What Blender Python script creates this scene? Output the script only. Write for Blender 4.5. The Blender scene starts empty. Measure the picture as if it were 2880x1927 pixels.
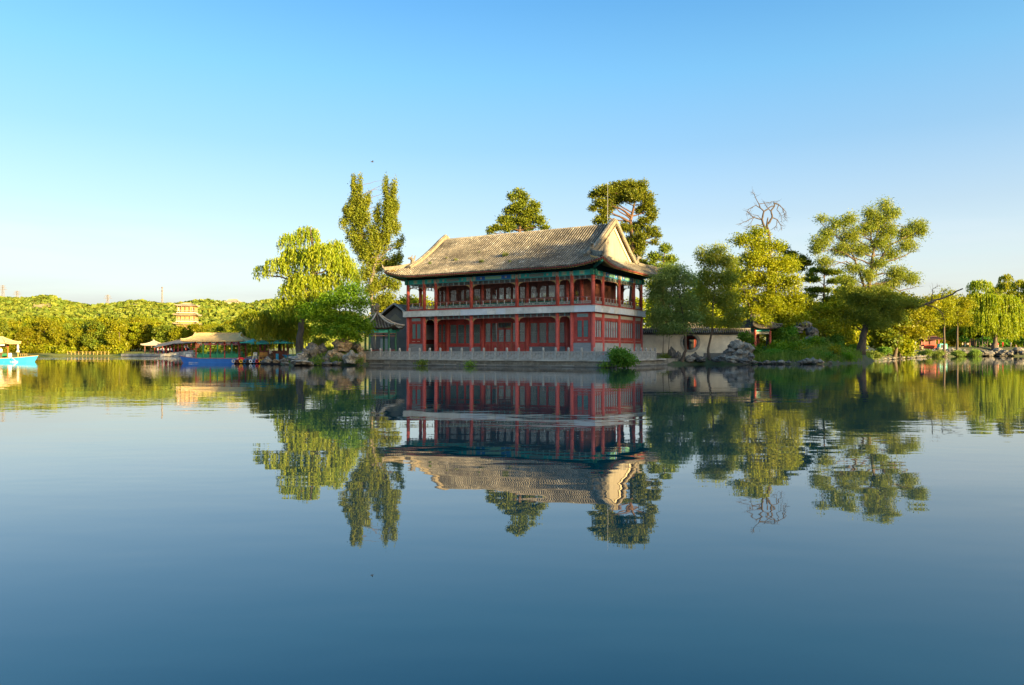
import bpy, math, random
import numpy as np
from mathutils import Vector, Matrix, noise as mnoise

SC = bpy.context.scene
COL = SC.collection
R = math.radians
random.seed(7)

# ------------------------------------------------------------------ camera
FPX, W0, H0, HOR = 2100.0, 2880.0, 1927.0, 988.0
EYE = 1.52
cam_d = bpy.data.cameras.new('camera')
cam_d.sensor_width = 36.0
cam_d.lens = 36.0 * FPX / W0
cam_d.shift_y = (HOR - H0 / 2) / W0
cam_d.clip_start = 0.2
cam_d.clip_end = 20000
cam = bpy.data.objects.new('camera', cam_d)
COL.objects.link(cam)
cam.location = (0, 0, EYE)
cam.rotation_euler = (R(90), 0, 0)
SC.camera = cam

# ------------------------------------------------------------------ sun + sky
SUN_A, SUN_E = 42.0, 8.5              # degrees from +X towards the camera side, elevation
sdir = Vector((math.cos(R(SUN_A)) * math.cos(R(SUN_E)), -math.sin(R(SUN_A)) * math.cos(R(SUN_E)), math.sin(R(SUN_E))))
sun_d = bpy.data.lights.new('sun', 'SUN')
sun_d.energy = 3.4
sun_d.angle = R(0.6)
sun_d.color = (1.0, 0.735, 0.35)
sun = bpy.data.objects.new('sun', sun_d)
COL.objects.link(sun)
sun.rotation_euler = (-sdir).to_track_quat('-Z', 'Y').to_euler()
sun.location = (60, -60, 60)

world = bpy.data.worlds.new('World')
SC.world = world
world.use_nodes = True
wt = world.node_tree
wt.nodes.clear()
def WN(t, **k):
    n = wt.nodes.new(t)
    for a, b in k.items():
        setattr(n, a, b)
    return n
sky = WN('ShaderNodeTexSky', sky_type='NISHITA')
sky.sun_disc = False
sky.sun_elevation = R(SUN_E)
sky.sun_rotation = R(90 + SUN_A)
sky.altitude = 300
sky.air_density = 1.0
sky.dust_density = 6.0
sky.ozone_density = 2.0
geo = WN('ShaderNodeTexCoord')
sep = WN('ShaderNodeSeparateXYZ')
wt.links.new(geo.outputs['Generated'], sep.inputs[0])
elev = WN('ShaderNodeMath', operation='ARCSINE')
wt.links.new(sep.outputs['Z'], elev.inputs[0])
hsv = WN('ShaderNodeHueSaturation')
hsv.inputs['Saturation'].default_value = 1.2
hsv.inputs['Hue'].default_value = 0.506
wt.links.new(sky.outputs[0], hsv.inputs['Color'])
# thin cloud banks low over the horizon
mp = WN('ShaderNodeMapping'); mp.inputs['Scale'].default_value = (4.0, 4.0, 34.0); mp.inputs['Location'].default_value = (3.1, 1.7, 0.55)
wt.links.new(geo.outputs['Generated'], mp.inputs[0])
nz = WN('ShaderNodeTexNoise'); nz.inputs['Scale'].default_value = 1.3; nz.inputs['Detail'].default_value = 5
wt.links.new(mp.outputs[0], nz.inputs['Vector'])
cl = WN('ShaderNodeMapRange'); cl.inputs['From Min'].default_value = 0.43; cl.inputs['From Max'].default_value = 0.62
wt.links.new(nz.outputs[0], cl.inputs['Value'])
band = WN('ShaderNodeMapRange'); band.inputs['From Min'].default_value = R(10); band.inputs['From Max'].default_value = R(4.5)
wt.links.new(elev.outputs[0], band.inputs['Value'])
cm = WN('ShaderNodeMath', operation='MULTIPLY')
wt.links.new(cl.outputs[0], cm.inputs[0]); wt.links.new(band.outputs[0], cm.inputs[1])
cm2 = WN('ShaderNodeMath', operation='MULTIPLY'); cm2.inputs[1].default_value = 0.8
wt.links.new(cm.outputs[0], cm2.inputs[0])
# thin haze scatters its own even light: strong and cream low down, a pale blue veil higher up, its zenith end raised as fill for the shade
mr = WN('ShaderNodeMapRange'); mr.inputs['From Min'].default_value = 0.0; mr.inputs['From Max'].default_value = R(50)
wt.links.new(elev.outputs[0], mr.inputs['Value'])
ramp = WN('ShaderNodeValToRGB'); cr = ramp.color_ramp
VEIL = [(0.0, (0.62, 0.60, 0.56)), (0.06, (0.55, 0.56, 0.55)), (0.12, (0.42, 0.455, 0.475)), (0.20, (0.28, 0.33, 0.37)), (0.30, (0.14, 0.255, 0.34)), (0.40, (0.07, 0.24, 0.36)), (0.50, (0.02, 0.16, 0.31)), (1.0, (0.07, 0.25, 0.44))]
cr.elements[0].position, cr.elements[0].color = VEIL[0][0], (*VEIL[0][1], 1)
cr.elements[1].position, cr.elements[1].color = VEIL[-1][0], (*VEIL[-1][1], 1)
for p_, c_ in VEIL[1:-1]:
    e_ = cr.elements.new(p_); e_.color = (*c_, 1)
wt.links.new(mr.outputs[0], ramp.inputs[0])
cmix = WN('ShaderNodeMix', data_type='RGBA')
cmix.inputs['B'].default_value = (0.44, 0.435, 0.46, 1)
wt.links.new(cm2.outputs[0], cmix.inputs['Factor']); wt.links.new(ramp.outputs[0], cmix.inputs['A'])
bg1 = WN('ShaderNodeBackground'); bg1.inputs['Strength'].default_value = 0.050
wt.links.new(hsv.outputs[0], bg1.inputs['Color'])
bg2 = WN('ShaderNodeBackground'); bg2.inputs['Strength'].default_value = 0.205
wt.links.new(cmix.outputs['Result'], bg2.inputs['Color'])
add = WN('ShaderNodeAddShader')
wt.links.new(bg1.outputs[0], add.inputs[0]); wt.links.new(bg2.outputs[0], add.inputs[1])
wo = WN('ShaderNodeOutputWorld')
wt.links.new(add.outputs[0], wo.inputs['Surface'])

SC.view_settings.view_transform = 'Standard'
SC.view_settings.look = 'None'
SC.view_settings.exposure = 2.56
SC.view_settings.gamma = 1.0
SC.render.engine = 'CYCLES'
SC.cycles.max_bounces = 5
SC.cycles.diffuse_bounces = 3
SC.cycles.glossy_bounces = 3
SC.cycles.transmission_bounces = 3
SC.cycles.transparent_max_bounces = 8
SC.cycles.caustics_reflective = False
SC.cycles.caustics_refractive = False
SC.cycles.use_denoising = True

# ------------------------------------------------------------------ helpers
def P(px, py, Y):
    """point of the place that stands at depth Y, from its direction in the photograph"""
    return Vector(((px - 1440.0) / FPX * Y, Y, EYE + (HOR - py) / FPX * Y))

MATS = {}
def newmat(name):
    m = bpy.data.materials.new(name); m.use_nodes = True
    nt = m.node_tree; nt.nodes.clear()
    out = nt.nodes.new('ShaderNodeOutputMaterial')
    return m, nt, out

def pm(name, c1, c2=None, scale=3.0, rough=0.8, bump=0.0, stretch=(1, 1, 1), lo=0.35, hi=0.65, bscale=None, metallic=0.0, spec=0.3, c3=None, s3=0.6, lo3=0.55, hi3=0.7, wet=False, stain=0.0, ss=0.3):
    if name in MATS:
        return MATS[name]
    m, nt, out = newmat(name)
    N, L = nt.nodes, nt.links
    b = N.new('ShaderNodeBsdfPrincipled')
    b.inputs['Roughness'].default_value = rough
    b.inputs['Metallic'].default_value = metallic
    b.inputs['Specular IOR Level'].default_value = spec
    L.new(b.outputs[0], out.inputs[0])
    if c2 is None:
        b.inputs['Base Color'].default_value = (*c1, 1)
    if c2 is not None or bump:
        tc = N.new('ShaderNodeTexCoord')
        mp = N.new('ShaderNodeMapping'); mp.inputs['Scale'].default_value = stretch
        L.new(tc.outputs['Object'], mp.inputs[0])
        if c2 is not None:
            n = N.new('ShaderNodeTexNoise'); n.inputs['Scale'].default_value = scale; n.inputs['Detail'].default_value = 6; n.inputs['Roughness'].default_value = 0.62
            L.new(mp.outputs[0], n.inputs['Vector'])
            r = N.new('ShaderNodeMapRange'); r.inputs['From Min'].default_value = lo; r.inputs['From Max'].default_value = hi
            L.new(n.outputs[0], r.inputs['Value'])
            mx = N.new('ShaderNodeMix'); mx.data_type = 'RGBA'
            mx.inputs['A'].default_value = (*c1, 1); mx.inputs['B'].default_value = (*c2, 1)
            L.new(r.outputs[0], mx.inputs['Factor'])
            res = mx.outputs['Result']
            if c3 is not None:
                n3 = N.new('ShaderNodeTexNoise'); n3.inputs['Scale'].default_value = s3; n3.inputs['Detail'].default_value = 7; n3.inputs['Roughness'].default_value = 0.7
                L.new(tc.outputs['Object'], n3.inputs['Vector'])
                r3 = N.new('ShaderNodeMapRange'); r3.inputs['From Min'].default_value = lo3; r3.inputs['From Max'].default_value = hi3
                L.new(n3.outputs[0], r3.inputs['Value'])
                m3 = N.new('ShaderNodeMix'); m3.data_type = 'RGBA'
                m3.inputs['B'].default_value = (*c3, 1)
                L.new(r3.outputs[0], m3.inputs['Factor']); L.new(res, m3.inputs['A'])
                res = m3.outputs['Result']
            if stain:
                n4 = N.new('ShaderNodeTexNoise'); n4.inputs['Scale'].default_value = ss; n4.inputs['Detail'].default_value = 8; n4.inputs['Roughness'].default_value = 0.68
                L.new(tc.outputs['Object'], n4.inputs['Vector'])
                r4 = N.new('ShaderNodeMapRange'); r4.inputs['From Min'].default_value = 0.38; r4.inputs['From Max'].default_value = 0.62; r4.inputs['To Min'].default_value = 1.0 - stain; r4.inputs['To Max'].default_value = 1.0 + stain * 0.35
                L.new(n4.outputs[0], r4.inputs['Value'])
                m4 = N.new('ShaderNodeVectorMath'); m4.operation = 'SCALE'
                L.new(res, m4.inputs[0]); L.new(r4.outputs[0], m4.inputs['Scale']); res = m4.outputs[0]
            if wet:                                              # stone soaked dark just above the water
                ge = N.new('ShaderNodeNewGeometry'); sx_ = N.new('ShaderNodeSeparateXYZ'); L.new(ge.outputs['Position'], sx_.inputs[0])
                r5 = N.new('ShaderNodeMapRange'); r5.inputs['From Min'].default_value = 0.06; r5.inputs['From Max'].default_value = 0.20; r5.inputs['To Min'].default_value = 0.33; r5.inputs['To Max'].default_value = 1.0
                L.new(sx_.outputs['Z'], r5.inputs['Value'])
                m5 = N.new('ShaderNodeVectorMath'); m5.operation = 'SCALE'
                L.new(res, m5.inputs[0]); L.new(r5.outputs[0], m5.inputs['Scale']); res = m5.outputs[0]
            L.new(res, b.inputs['Base Color'])
        if bump:
            n2 = N.new('ShaderNodeTexNoise'); n2.inputs['Scale'].default_value = bscale or scale * 3; n2.inputs['Detail'].default_value = 5
            L.new(mp.outputs[0], n2.inputs['Vector'])
            bp = N.new('ShaderNodeBump'); bp.inputs['Strength'].default_value = bump; bp.inputs['Distance'].default_value = 0.05
            L.new(n2.outputs[0], bp.inputs['Height']); L.new(bp.outputs[0], b.inputs['Normal'])
    MATS[name] = m
    return m

def leafmat(name, c1, c2, trans=0.35, c3=None):
    if name in MATS:
        return MATS[name]
    m, nt, out = newmat(name)
    N, L = nt.nodes, nt.links
    at = N.new('ShaderNodeAttribute'); at.attribute_name = 'var'
    mx = N.new('ShaderNodeMix'); mx.data_type = 'RGBA'
    mx.inputs['A'].default_value = (*c1, 1); mx.inputs['B'].default_value = (*c2, 1)
    L.new(at.outputs['Fac'], mx.inputs['Factor'])
    oi = N.new('ShaderNodeObjectInfo')
    hs = N.new('ShaderNodeHueSaturation')
    vr = N.new('ShaderNodeMapRange'); vr.inputs['To Min'].default_value = 0.82; vr.inputs['To Max'].default_value = 1.2
    L.new(oi.outputs['Random'], vr.inputs['Value']); L.new(vr.outputs[0], hs.inputs['Value'])
    hr = N.new('ShaderNodeMapRange'); hr.inputs['To Min'].default_value = 0.485; hr.inputs['To Max'].default_value = 0.515
    L.new(oi.outputs['Random'], hr.inputs['Value']); L.new(hr.outputs[0], hs.inputs['Hue'])
    L.new(mx.outputs['Result'], hs.inputs['Color'])
    d = N.new('ShaderNodeBsdfDiffuse'); t = N.new('ShaderNodeBsdfTranslucent')
    L.new(hs.outputs[0], d.inputs[0])
    tm = N.new('ShaderNodeMix'); tm.data_type = 'RGBA'; tm.blend_type = 'MULTIPLY'; tm.inputs['Factor'].default_value = 1.0
    tm.inputs['B'].default_value = (1.25, 1.15, 0.55, 1)
    L.new(hs.outputs[0], tm.inputs['A']); L.new(tm.outputs['Result'], t.inputs[0])
    ms = N.new('ShaderNodeMixShader'); ms.inputs[0].default_value = trans
    L.new(d.outputs[0], ms.inputs[1]); L.new(t.outputs[0], ms.inputs[2])
    g = N.new('ShaderNodeBsdfGlossy'); g.inputs['Roughness'].default_value = 0.45
    ms2 = N.new('ShaderNodeMixShader'); ms2.inputs[0].default_value = 0.015
    L.new(ms.outputs[0], ms2.inputs[1]); L.new(g.outputs[0], ms2.inputs[2])
    L.new(ms2.outputs[0], out.inputs[0])
    MATS[name] = m
    return m

def glassmat(name, tint, reflect=0.25, rough=0.03, through=0.6):
    if name in MATS:
        return MATS[name]
    m, nt, out = newmat(name)
    N, L = nt.nodes, nt.links
    tr = N.new('ShaderNodeBsdfTransparent'); tr.inputs[0].default_value = (0.9, 0.95, 0.95, 1)
    d = N.new('ShaderNodeBsdfDiffuse'); d.inputs[0].default_value = (*tint, 1)
    g = N.new('ShaderNodeBsdfGlossy'); g.inputs['Roughness'].default_value = rough; g.inputs[0].default_value = (0.9, 0.93, 0.95, 1)
    a = N.new('ShaderNodeMixShader'); a.inputs[0].default_value = through
    L.new(d.outputs[0], a.inputs[1]); L.new(tr.outputs[0], a.inputs[2])
    b = N.new('ShaderNodeMixShader'); b.inputs[0].default_value = reflect
    L.new(a.outputs[0], b.inputs[1]); L.new(g.outputs[0], b.inputs[2])
    L.new(b.outputs[0], out.inputs[0])
    MATS[name] = m
    return m

class MB:
    def __init__(s):
        s.v, s.f = [], []
    def add(s, vs, fs):
        o = len(s.v)
        s.v += [tuple(p) for p in vs]
        s.f += [tuple(i + o for i in f) for f in fs]
        return s
    def box(s, x0, x1, y0, y1, z0, z1):
        return s.add([(x0, y0, z0), (x1, y0, z0), (x1, y1, z0), (x0, y1, z0), (x0, y0, z1), (x1, y0, z1), (x1, y1, z1), (x0, y1, z1)],
                     [(3, 2, 1, 0), (4, 5, 6, 7), (0, 1, 5, 4), (1, 2, 6, 5), (2, 3, 7, 6), (3, 0, 4, 7)])
    def cbox(s, c, d):
        return s.box(c[0] - d[0] / 2, c[0] + d[0] / 2, c[1] - d[1] / 2, c[1] + d[1] / 2, c[2] - d[2] / 2, c[2] + d[2] / 2)
    def bar(s, a, b, w, h=None, up=(0, 0, 1)):
        a, b = Vector(a), Vector(b); h = h or w
        t = (b - a)
        if t.length < 1e-6: return s
        t.normalize(); u = Vector(up)
        if abs(t.dot(u)) > 0.97: u = Vector((1, 0, 0))
        n = t.cross(u).normalized(); m = n.cross(t).normalized()
        vs = []
        for q in (a, b):
            for i, j in ((-1, -1), (1, -1), (1, 1), (-1, 1)):
                vs.append(q + n * (i * w / 2) + m * (j * h / 2))
        return s.add(vs, [(3, 2, 1, 0), (4, 5, 6, 7), (0, 1, 5, 4), (1, 2, 6, 5), (2, 3, 7, 6), (3, 0, 4, 7)])
    def tube(s, pts, rad, n=6, cap=True, half=None):
        pts = [Vector(p) for p in pts]
        if not hasattr(rad, '__len__'): rad = [rad] * len(pts)
        vs, fs = [], []
        ref = None
        for i, p in enumerate(pts):
            t = (pts[min(i + 1, len(pts) - 1)] - pts[max(i - 1, 0)])
            t = t.normalized() if t.length > 1e-9 else Vector((0, 0, 1))
            if ref is None:
                ref = Vector((0, 0, 1)) if abs(t.z) < 0.9 else Vector((1, 0, 0))
            a = t.cross(ref)
            a = a.normalized() if a.length > 1e-6 else t.orthogonal().normalized()
            b = a.cross(t).normalized(); ref = b
            for k in range(n):
                ang = 2 * math.pi * k / n
                vs.append(p + (a * math.cos(ang) + b * math.sin(ang)) * rad[i])
        for i in range(len(pts) - 1):
            for k in range(n):
                k2 = (k + 1) % n
                fs.append((i * n + k, i * n + k2, (i + 1) * n + k2, (i + 1) * n + k))
        if cap:
            fs.append(tuple(range(n - 1, -1, -1)))
            o = (len(pts) - 1) * n
            fs.append(tuple(range(o, o + n)))
        return s.add(vs, fs)
    def lathe(s, prof, n=12, c=(0, 0, 0)):
        vs, fs = [], []
        for r, z in prof:
            for k in range(n):
                a = 2 * math.pi * k / n
                vs.append((c[0] + r * math.cos(a), c[1] + r * math.sin(a), c[2] + z))
        for i in range(len(prof) - 1):
            for k in range(n):
                k2 = (k + 1) % n
                fs.append((i * n + k, i * n + k2, (i + 1) * n + k2, (i + 1) * n + k))
        fs.append(tuple(range(n - 1, -1, -1)))
        o = (len(prof) - 1) * n
        fs.append(tuple(range(o, o + n)))
        return s.add(vs, fs)
    def grid(s, rows):
        nr, nc = len(rows), len(rows[0])
        vs = [p for r in rows for p in r]
        fs = [(i * nc + j, i * nc + j + 1, (i + 1) * nc + j + 1, (i + 1) * nc + j) for i in range(nr - 1) for j in range(nc - 1)]
        return s.add(vs, fs)
    def prism(s, poly, axis, a, b):
        """poly of 2-D points extruded along axis (0,1,2) from a to b"""
        n = len(poly); vs = []
        for q in (a, b):
            for p in poly:
                if axis == 0: vs.append((q, p[0], p[1]))
                elif axis == 1: vs.append((p[0], q, p[1]))
                else: vs.append((p[0], p[1], q))
        fs = [tuple(range(n)), tuple(range(2 * n - 1, n - 1, -1))]
        for k in range(n):
            k2 = (k + 1) % n
            fs.append((k, k2, n + k2, n + k))
        return s.add(vs, fs)
    def mesh(s, name, mat, smooth=False):
        me = bpy.data.meshes.new(name)
        me.from_pydata(s.v, [], s.f); me.update()
        if mat is not None: me.materials.append(mat)
        if smooth:
            me.polygons.foreach_set('use_smooth', [True] * len(me.polygons))
        return me
    def build(s, name, mat, parent=None, smooth=False, loc=None, rotz=None):
        return link(name, s.mesh(name, mat, smooth), parent, loc, rotz)

def link(name, me, parent=None, loc=None, rotz=None):
    o = bpy.data.objects.new(name, me)
    COL.objects.link(o)
    if parent is not None: o.parent = parent
    if loc is not None: o.location = loc
    if rotz is not None: o.rotation_euler = (0, 0, rotz)
    return o

def tag(o, label=None, cat=None, group=None, kind=None):
    if label: o['label'] = label
    if cat: o['category'] = cat
    if group: o['group'] = group
    if kind: o['kind'] = kind
    return o

def thing(name, label, cat, loc=(0, 0, 0), rotz=0.0, group=None):
    o = bpy.data.objects.new(name, None)
    COL.objects.link(o)
    o.location = loc; o.rotation_euler = (0, 0, rotz)
    return tag(o, label, cat, group)

def copy_tree(o, parent=None):
    c = o.copy(); COL.objects.link(c); c.parent = parent
    for ch in o.children:
        copy_tree(ch, c)
    return c

def npmesh(name, V, F, mat, var=None, smooth=False):
    """fast mesh from numpy arrays, F is (n,4) or (n,3)"""
    me = bpy.data.meshes.new(name)
    V = np.asarray(V, dtype=np.float32); F = np.asarray(F, dtype=np.int32)
    k = F.shape[1]
    me.vertices.add(len(V)); me.vertices.foreach_set('co', V.ravel())
    me.loops.add(F.size); me.loops.foreach_set('vertex_index', F.ravel())
    me.polygons.add(len(F))
    me.polygons.foreach_set('loop_start', np.arange(0, F.size, k, dtype=np.int32))
    me.polygons.foreach_set('loop_total', np.full(len(F), k, dtype=np.int32))
    if smooth:
        me.polygons.foreach_set('use_smooth', np.ones(len(F), dtype=bool))
    me.update(calc_edges=True)
    if var is not None:
        a = me.attributes.new('var', 'FLOAT', 'FACE')
        a.data.foreach_set('value', np.asarray(var, dtype=np.float32))
    if mat is not None: me.materials.append(mat)
    return me
# ------------------------------------------------------------------ water
def water_material():
    m, nt, out = newmat('lake_water')
    N, L = nt.nodes, nt.links
    b = N.new('ShaderNodeBsdfPrincipled')
    b.inputs['Base Color'].default_value = (0.001, 0.024, 0.044, 1)
    b.inputs['Roughness'].default_value = 0.012
    b.inputs['IOR'].default_value = 1.58
    b.inputs['Specular IOR Level'].default_value = 0.5
    tc = N.new('ShaderNodeTexCoord')
    def noise(scale, stretch, detail, rough=0.5):
        mp = N.new('ShaderNodeMapping'); mp.inputs['Scale'].default_value = stretch
        mp.inputs['Rotation'].default_value = (0, 0, R(14))
        L.new(tc.outputs['Object'], mp.inputs[0])
        n = N.new('ShaderNodeTexNoise'); n.inputs['Scale'].default_value = scale; n.inputs['Detail'].default_value = detail; n.inputs['Roughness'].default_value = rough
        L.new(mp.outputs[0], n.inputs['Vector'])
        return n
    n1 = noise(0.55, (0.45, 1.0, 1), 3)         # slow swell
    n2 = noise(2.6, (0.6, 1.0, 1), 2)           # ripples
    patch = noise(0.035, (0.5, 1.6, 1), 2)      # calm and ruffled patches
    pr = N.new('ShaderNodeMapRange'); pr.inputs['From Min'].default_value = 0.42; pr.inputs['From Max'].default_value = 0.66
    pr.inputs['To Min'].default_value = 0.12; pr.inputs['To Max'].default_value = 1.5
    L.new(patch.outputs[0], pr.inputs['Value'])
    # a breath of wind far out on the left
    sp = N.new('ShaderNodeSeparateXYZ'); L.new(tc.outputs['Object'], sp.inputs[0])
    wy = N.new('ShaderNodeMapRange'); wy.inputs['From Min'].default_value = 122; wy.inputs['From Max'].default_value = 140
    L.new(sp.outputs['Y'], wy.inputs['Value'])
    wx = N.new('ShaderNodeMapRange'); wx.inputs['From Min'].default_value = -40; wx.inputs['From Max'].default_value = -75
    L.new(sp.outputs['X'], wx.inputs['Value'])
    wm = N.new('ShaderNodeMath'); wm.operation = 'MULTIPLY'
    L.new(wy.outputs[0], wm.inputs[0]); L.new(wx.outputs[0], wm.inputs[1])
    h1 = N.new('ShaderNodeMath'); h1.operation = 'MULTIPLY'; L.new(n1.outputs[0], h1.inputs[0]); h1.inputs[1].default_value = 0.0080
    a2 = N.new('ShaderNodeMath'); a2.operation = 'MULTIPLY_ADD'; L.new(wm.outputs[0], a2.inputs[0]); a2.inputs[1].default_value = 0.055
    pm2 = N.new('ShaderNodeMath'); pm2.operation = 'MULTIPLY'; L.new(pr.outputs[0], pm2.inputs[0]); pm2.inputs[1].default_value = 0.0036
    L.new(pm2.outputs[0], a2.inputs[2])
    h2 = N.new('ShaderNodeMath'); h2.operation = 'MULTIPLY'; L.new(n2.outputs[0], h2.inputs[0]); L.new(a2.outputs[0], h2.inputs[1])
    hs = N.new('ShaderNodeMath'); hs.operation = 'ADD'; L.new(h1.outputs[0], hs.inputs[0]); L.new(h2.outputs[0], hs.inputs[1])
    bp = N.new('ShaderNodeBump'); bp.inputs['Strength'].default_value = 1.0; bp.inputs['Distance'].default_value = 1.0
    L.new(hs.outputs[0], bp.inputs['Height']); L.new(bp.outputs[0], b.inputs['Normal'])
    L.new(b.outputs[0], out.inputs[0])
    return m
lake = MB().add([(-3000, -120, 0), (3000, -120, 0), (3000, 2600, 0), (-3000, 2600, 0)], [(0, 1, 2, 3)]).build('lake_water', water_material())
tag(lake, kind='structure')

# ------------------------------------------------------------------ the hall's frame (needed by the terrain)
HALL_O = Vector((-2.07, 85.0, 0.0)); HALL_R = -R(30.6)
_c, _s = math.cos(HALL_R), math.sin(HALL_R)
def HL(lx, ly, z=0.0):
    return Vector((HALL_O.x + lx * _c - ly * _s, HALL_O.y + lx * _s + ly * _c, z))

# ------------------------------------------------------------------ terrain
rng = np.random.default_rng(11)
def vnoise(X, Y, scale, seed=0, octaves=4):
    """value noise on numpy arrays"""
    out = np.zeros_like(X, dtype=float); amp = 1.0; tot = 0.0
    r = np.random.default_rng(seed)
    for o in range(octaves):
        T = r.random((256, 256))
        x = X / scale * 2 ** o + 1000.3; y = Y / scale * 2 ** o + 1000.7
        xi = np.floor(x).astype(int); yi = np.floor(y).astype(int)
        fx = x - xi; fy = y - yi
        fx = fx * fx * (3 - 2 * fx); fy = fy * fy * (3 - 2 * fy)
        a = T[xi % 256, yi % 256]; b = T[(xi + 1) % 256, yi % 256]; c = T[xi % 256, (yi + 1) % 256]; d = T[(xi + 1) % 256, (yi + 1) % 256]
        out += amp * ((a * (1 - fx) + b * fx) * (1 - fy) + (c * (1 - fx) + d * fx) * fy); tot += amp; amp *= 0.5
    return out / tot
def sdist(X, Y, poly):
    """signed distance, positive inside"""
    d2 = np.full(X.shape, 1e18); inside = np.zeros(X.shape, bool)
    n = len(poly)
    for i in range(n):
        ax, ay = poly[i]; bx, by = poly[(i + 1) % n]
        ex, ey = bx - ax, by - ay
        t = np.clip(((X - ax) * ex + (Y - ay) * ey) / (ex * ex + ey * ey + 1e-12), 0, 1)
        d2 = np.minimum(d2, (X - ax - t * ex) ** 2 + (Y - ay - t * ey) ** 2)
        cond = (ay > Y) != (by > Y)
        inside ^= cond & (X < (bx - ax) * (Y - ay) / (by - ay + 1e-12) + ax)
    return np.where(inside, 1, -1) * np.sqrt(d2)
def xy(px, Y): return ((px - 1440) / FPX * Y, Y)
tA, tB, tC = HL(-13.2, -7.2), HL(17.0, -7.2), HL(17.0, 5.4)
SHORE = [xy(640, 106), xy(735, 99), xy(790, 92), xy(822, 83), xy(960, 80.5), xy(1012, 81.5), (tA.x, tA.y), (tB.x, tB.y), (tC.x, tC.y),
         xy(1900, 86), xy(2000, 88), xy(2100, 87.5), xy(2230, 87), xy(2325, 88), xy(2420, 101), xy(2470, 122), xy(2520, 150), xy(2570, 186), xy(2630, 214),
         xy(2760, 224), xy(2900, 224), (260, 232), (330, 232), (330, 420), (-60, 420), (-74, 230), (-62, 180), (-46, 130)]
def height_near(X, Y):
    d = sdist(X, Y, SHORE) + (vnoise(X, Y, 6, 3) - 0.5) * 1.6
    far = np.clip((X - 60) / 60, 0, 1)
    top = 0.72 + 2.1 * far
    z = np.where(d > 0, np.minimum(0.28 + d * 0.35, top), d * 0.6)
    z += np.where(d > 1.5, (vnoise(X, Y, 9, 5) - 0.5) * 0.25, 0)
    # rock mound behind the red pavilion
    z += 2.4 * np.exp(-(((X - 38) / 5.5) ** 2 + ((Y - 100) / 7) ** 2))
    z += 1.3 * np.exp(-(((X + 19.5) / 5) ** 2 + ((Y - 87) / 4) ** 2))
    z += np.where(d > 0, 1.0 * np.exp(-(((X - 49.5) / 7) ** 2 + ((Y - 107.5) / 5) ** 2)), 0)
    # keep the terrace clear
    lx = (X - HALL_O.x) * _c + (Y - HALL_O.y) * _s; ly = -(X - HALL_O.x) * _s + (Y - HALL_O.y) * _c
    on = (lx > -13.6) & (lx < 17.8) & (ly > -8.2) & (ly < 19)
    return np.where(on, np.minimum(z, 0.45), z)
def heightfield(name, x0, x1, y0, y1, step, fn, mat):
    xs = np.arange(x0, x1 + step / 2, step); ys = np.arange(y0, y1 + step / 2, step)
    X, Y = np.meshgrid(xs, ys)
    Z = fn(X, Y)
    V = np.stack([X, Y, Z], -1).reshape(-1, 3)
    nx, ny = len(xs), len(ys)
    idx = np.arange(nx * ny).reshape(ny, nx)
    F = np.stack([idx[:-1, :-1], idx[:-1, 1:], idx[1:, 1:], idx[1:, :-1]], -1).reshape(-1, 4)
    zz = Z.reshape(-1)[F].max(1)
    F = F[zz > -1.2]
    me = npmesh(name, V, F, mat, smooth=True)
    o = link(name, me)
    return tag(o, kind='structure')
M_ground = pm('island_ground', (0.10, 0.085, 0.055), (0.05, 0.085, 0.025), scale=0.6, rough=0.95, bump=0.6, bscale=5)
heightfield('ground', -80, 330, 70, 420, 1.6, height_near, M_ground)
def zg(x, y):
    return float(height_near(np.array([float(x)]), np.array([float(y)]))[0])

# far left shore and its hills
HILL = [(-400, 838), (-200, 832), (0, 829), (60, 833), (110, 826), (150, 826), (170, 838), (220, 847), (262, 852), (300, 849), (345, 844), (390, 837), (430, 845), (490, 848), (530, 842), (565, 836),
        (610, 840), (650, 843), (700, 848), (750, 836), (800, 838), (860, 850), (960, 870), (1100, 885), (1300, 900), (1600, 905), (2000, 900), (2300, 880), (2600, 850), (2700, 832), (2780, 838), (2900, 862), (3300, 880)]
FAR_SHORE = [(-700, 262), (-300, 250), (-168, 238), (-120, 226), (-88, 205), (-72, 196), (-60, 188), (-40, 300), (60, 360), (700, 380), (1500, 500), (1500, 2500), (-1500, 2500), (-1500, 300)]
def height_far(X, Y):
    d = sdist(X, Y, FAR_SHORE) + (vnoise(X, Y, 14, 21) - 0.5) * 2
    base = np.where(d > 0, np.minimum(0.25 + d * 0.09, 1.4) + np.clip(d - 25, 0, 400) * 0.022, d * 0.4)
    px = 1440 + X / np.maximum(Y, 1) * FPX
    ridge = np.interp(px, [h[0] for h in HILL], [h[1] for h in HILL])
    # a chain of hills: full height from 620 m on, foothills before
    k = np.clip((Y - 330) / 300, 0, 1); k = k * k * (3 - 2 * k)
    top = EYE + (HOR - ridge - 11) / FPX * np.minimum(Y, 640.0)
    lumps = (vnoise(X, Y, 130, 31) - 0.85) * 22 + (vnoise(X, Y, 45, 32) - 0.7) * 8
    hump = top * k + lumps * k * (1 - np.clip((Y - 560) / 80, 0, 1))
    back = np.clip((Y - 700) / 300, 0, 1)
    hump = hump * (1 - 0.35 * back)
    return np.maximum(base, np.where(d > 0, hump, -5))
M_hill = pm('hill_scrub', (0.13, 0.16, 0.03), (0.22, 0.20, 0.05), scale=0.02, rough=0.95, c3=(0.36, 0.25, 0.13), s3=0.013, lo3=0.62, hi3=0.68, lo=0.4, hi=0.6)
heightfield('hills', -560, 900, 186, 1000, 6.0, height_far, M_hill)
def zf_(x, y):
    return float(height_far(np.array([float(x)]), np.array([float(y)]))[0])

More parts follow.
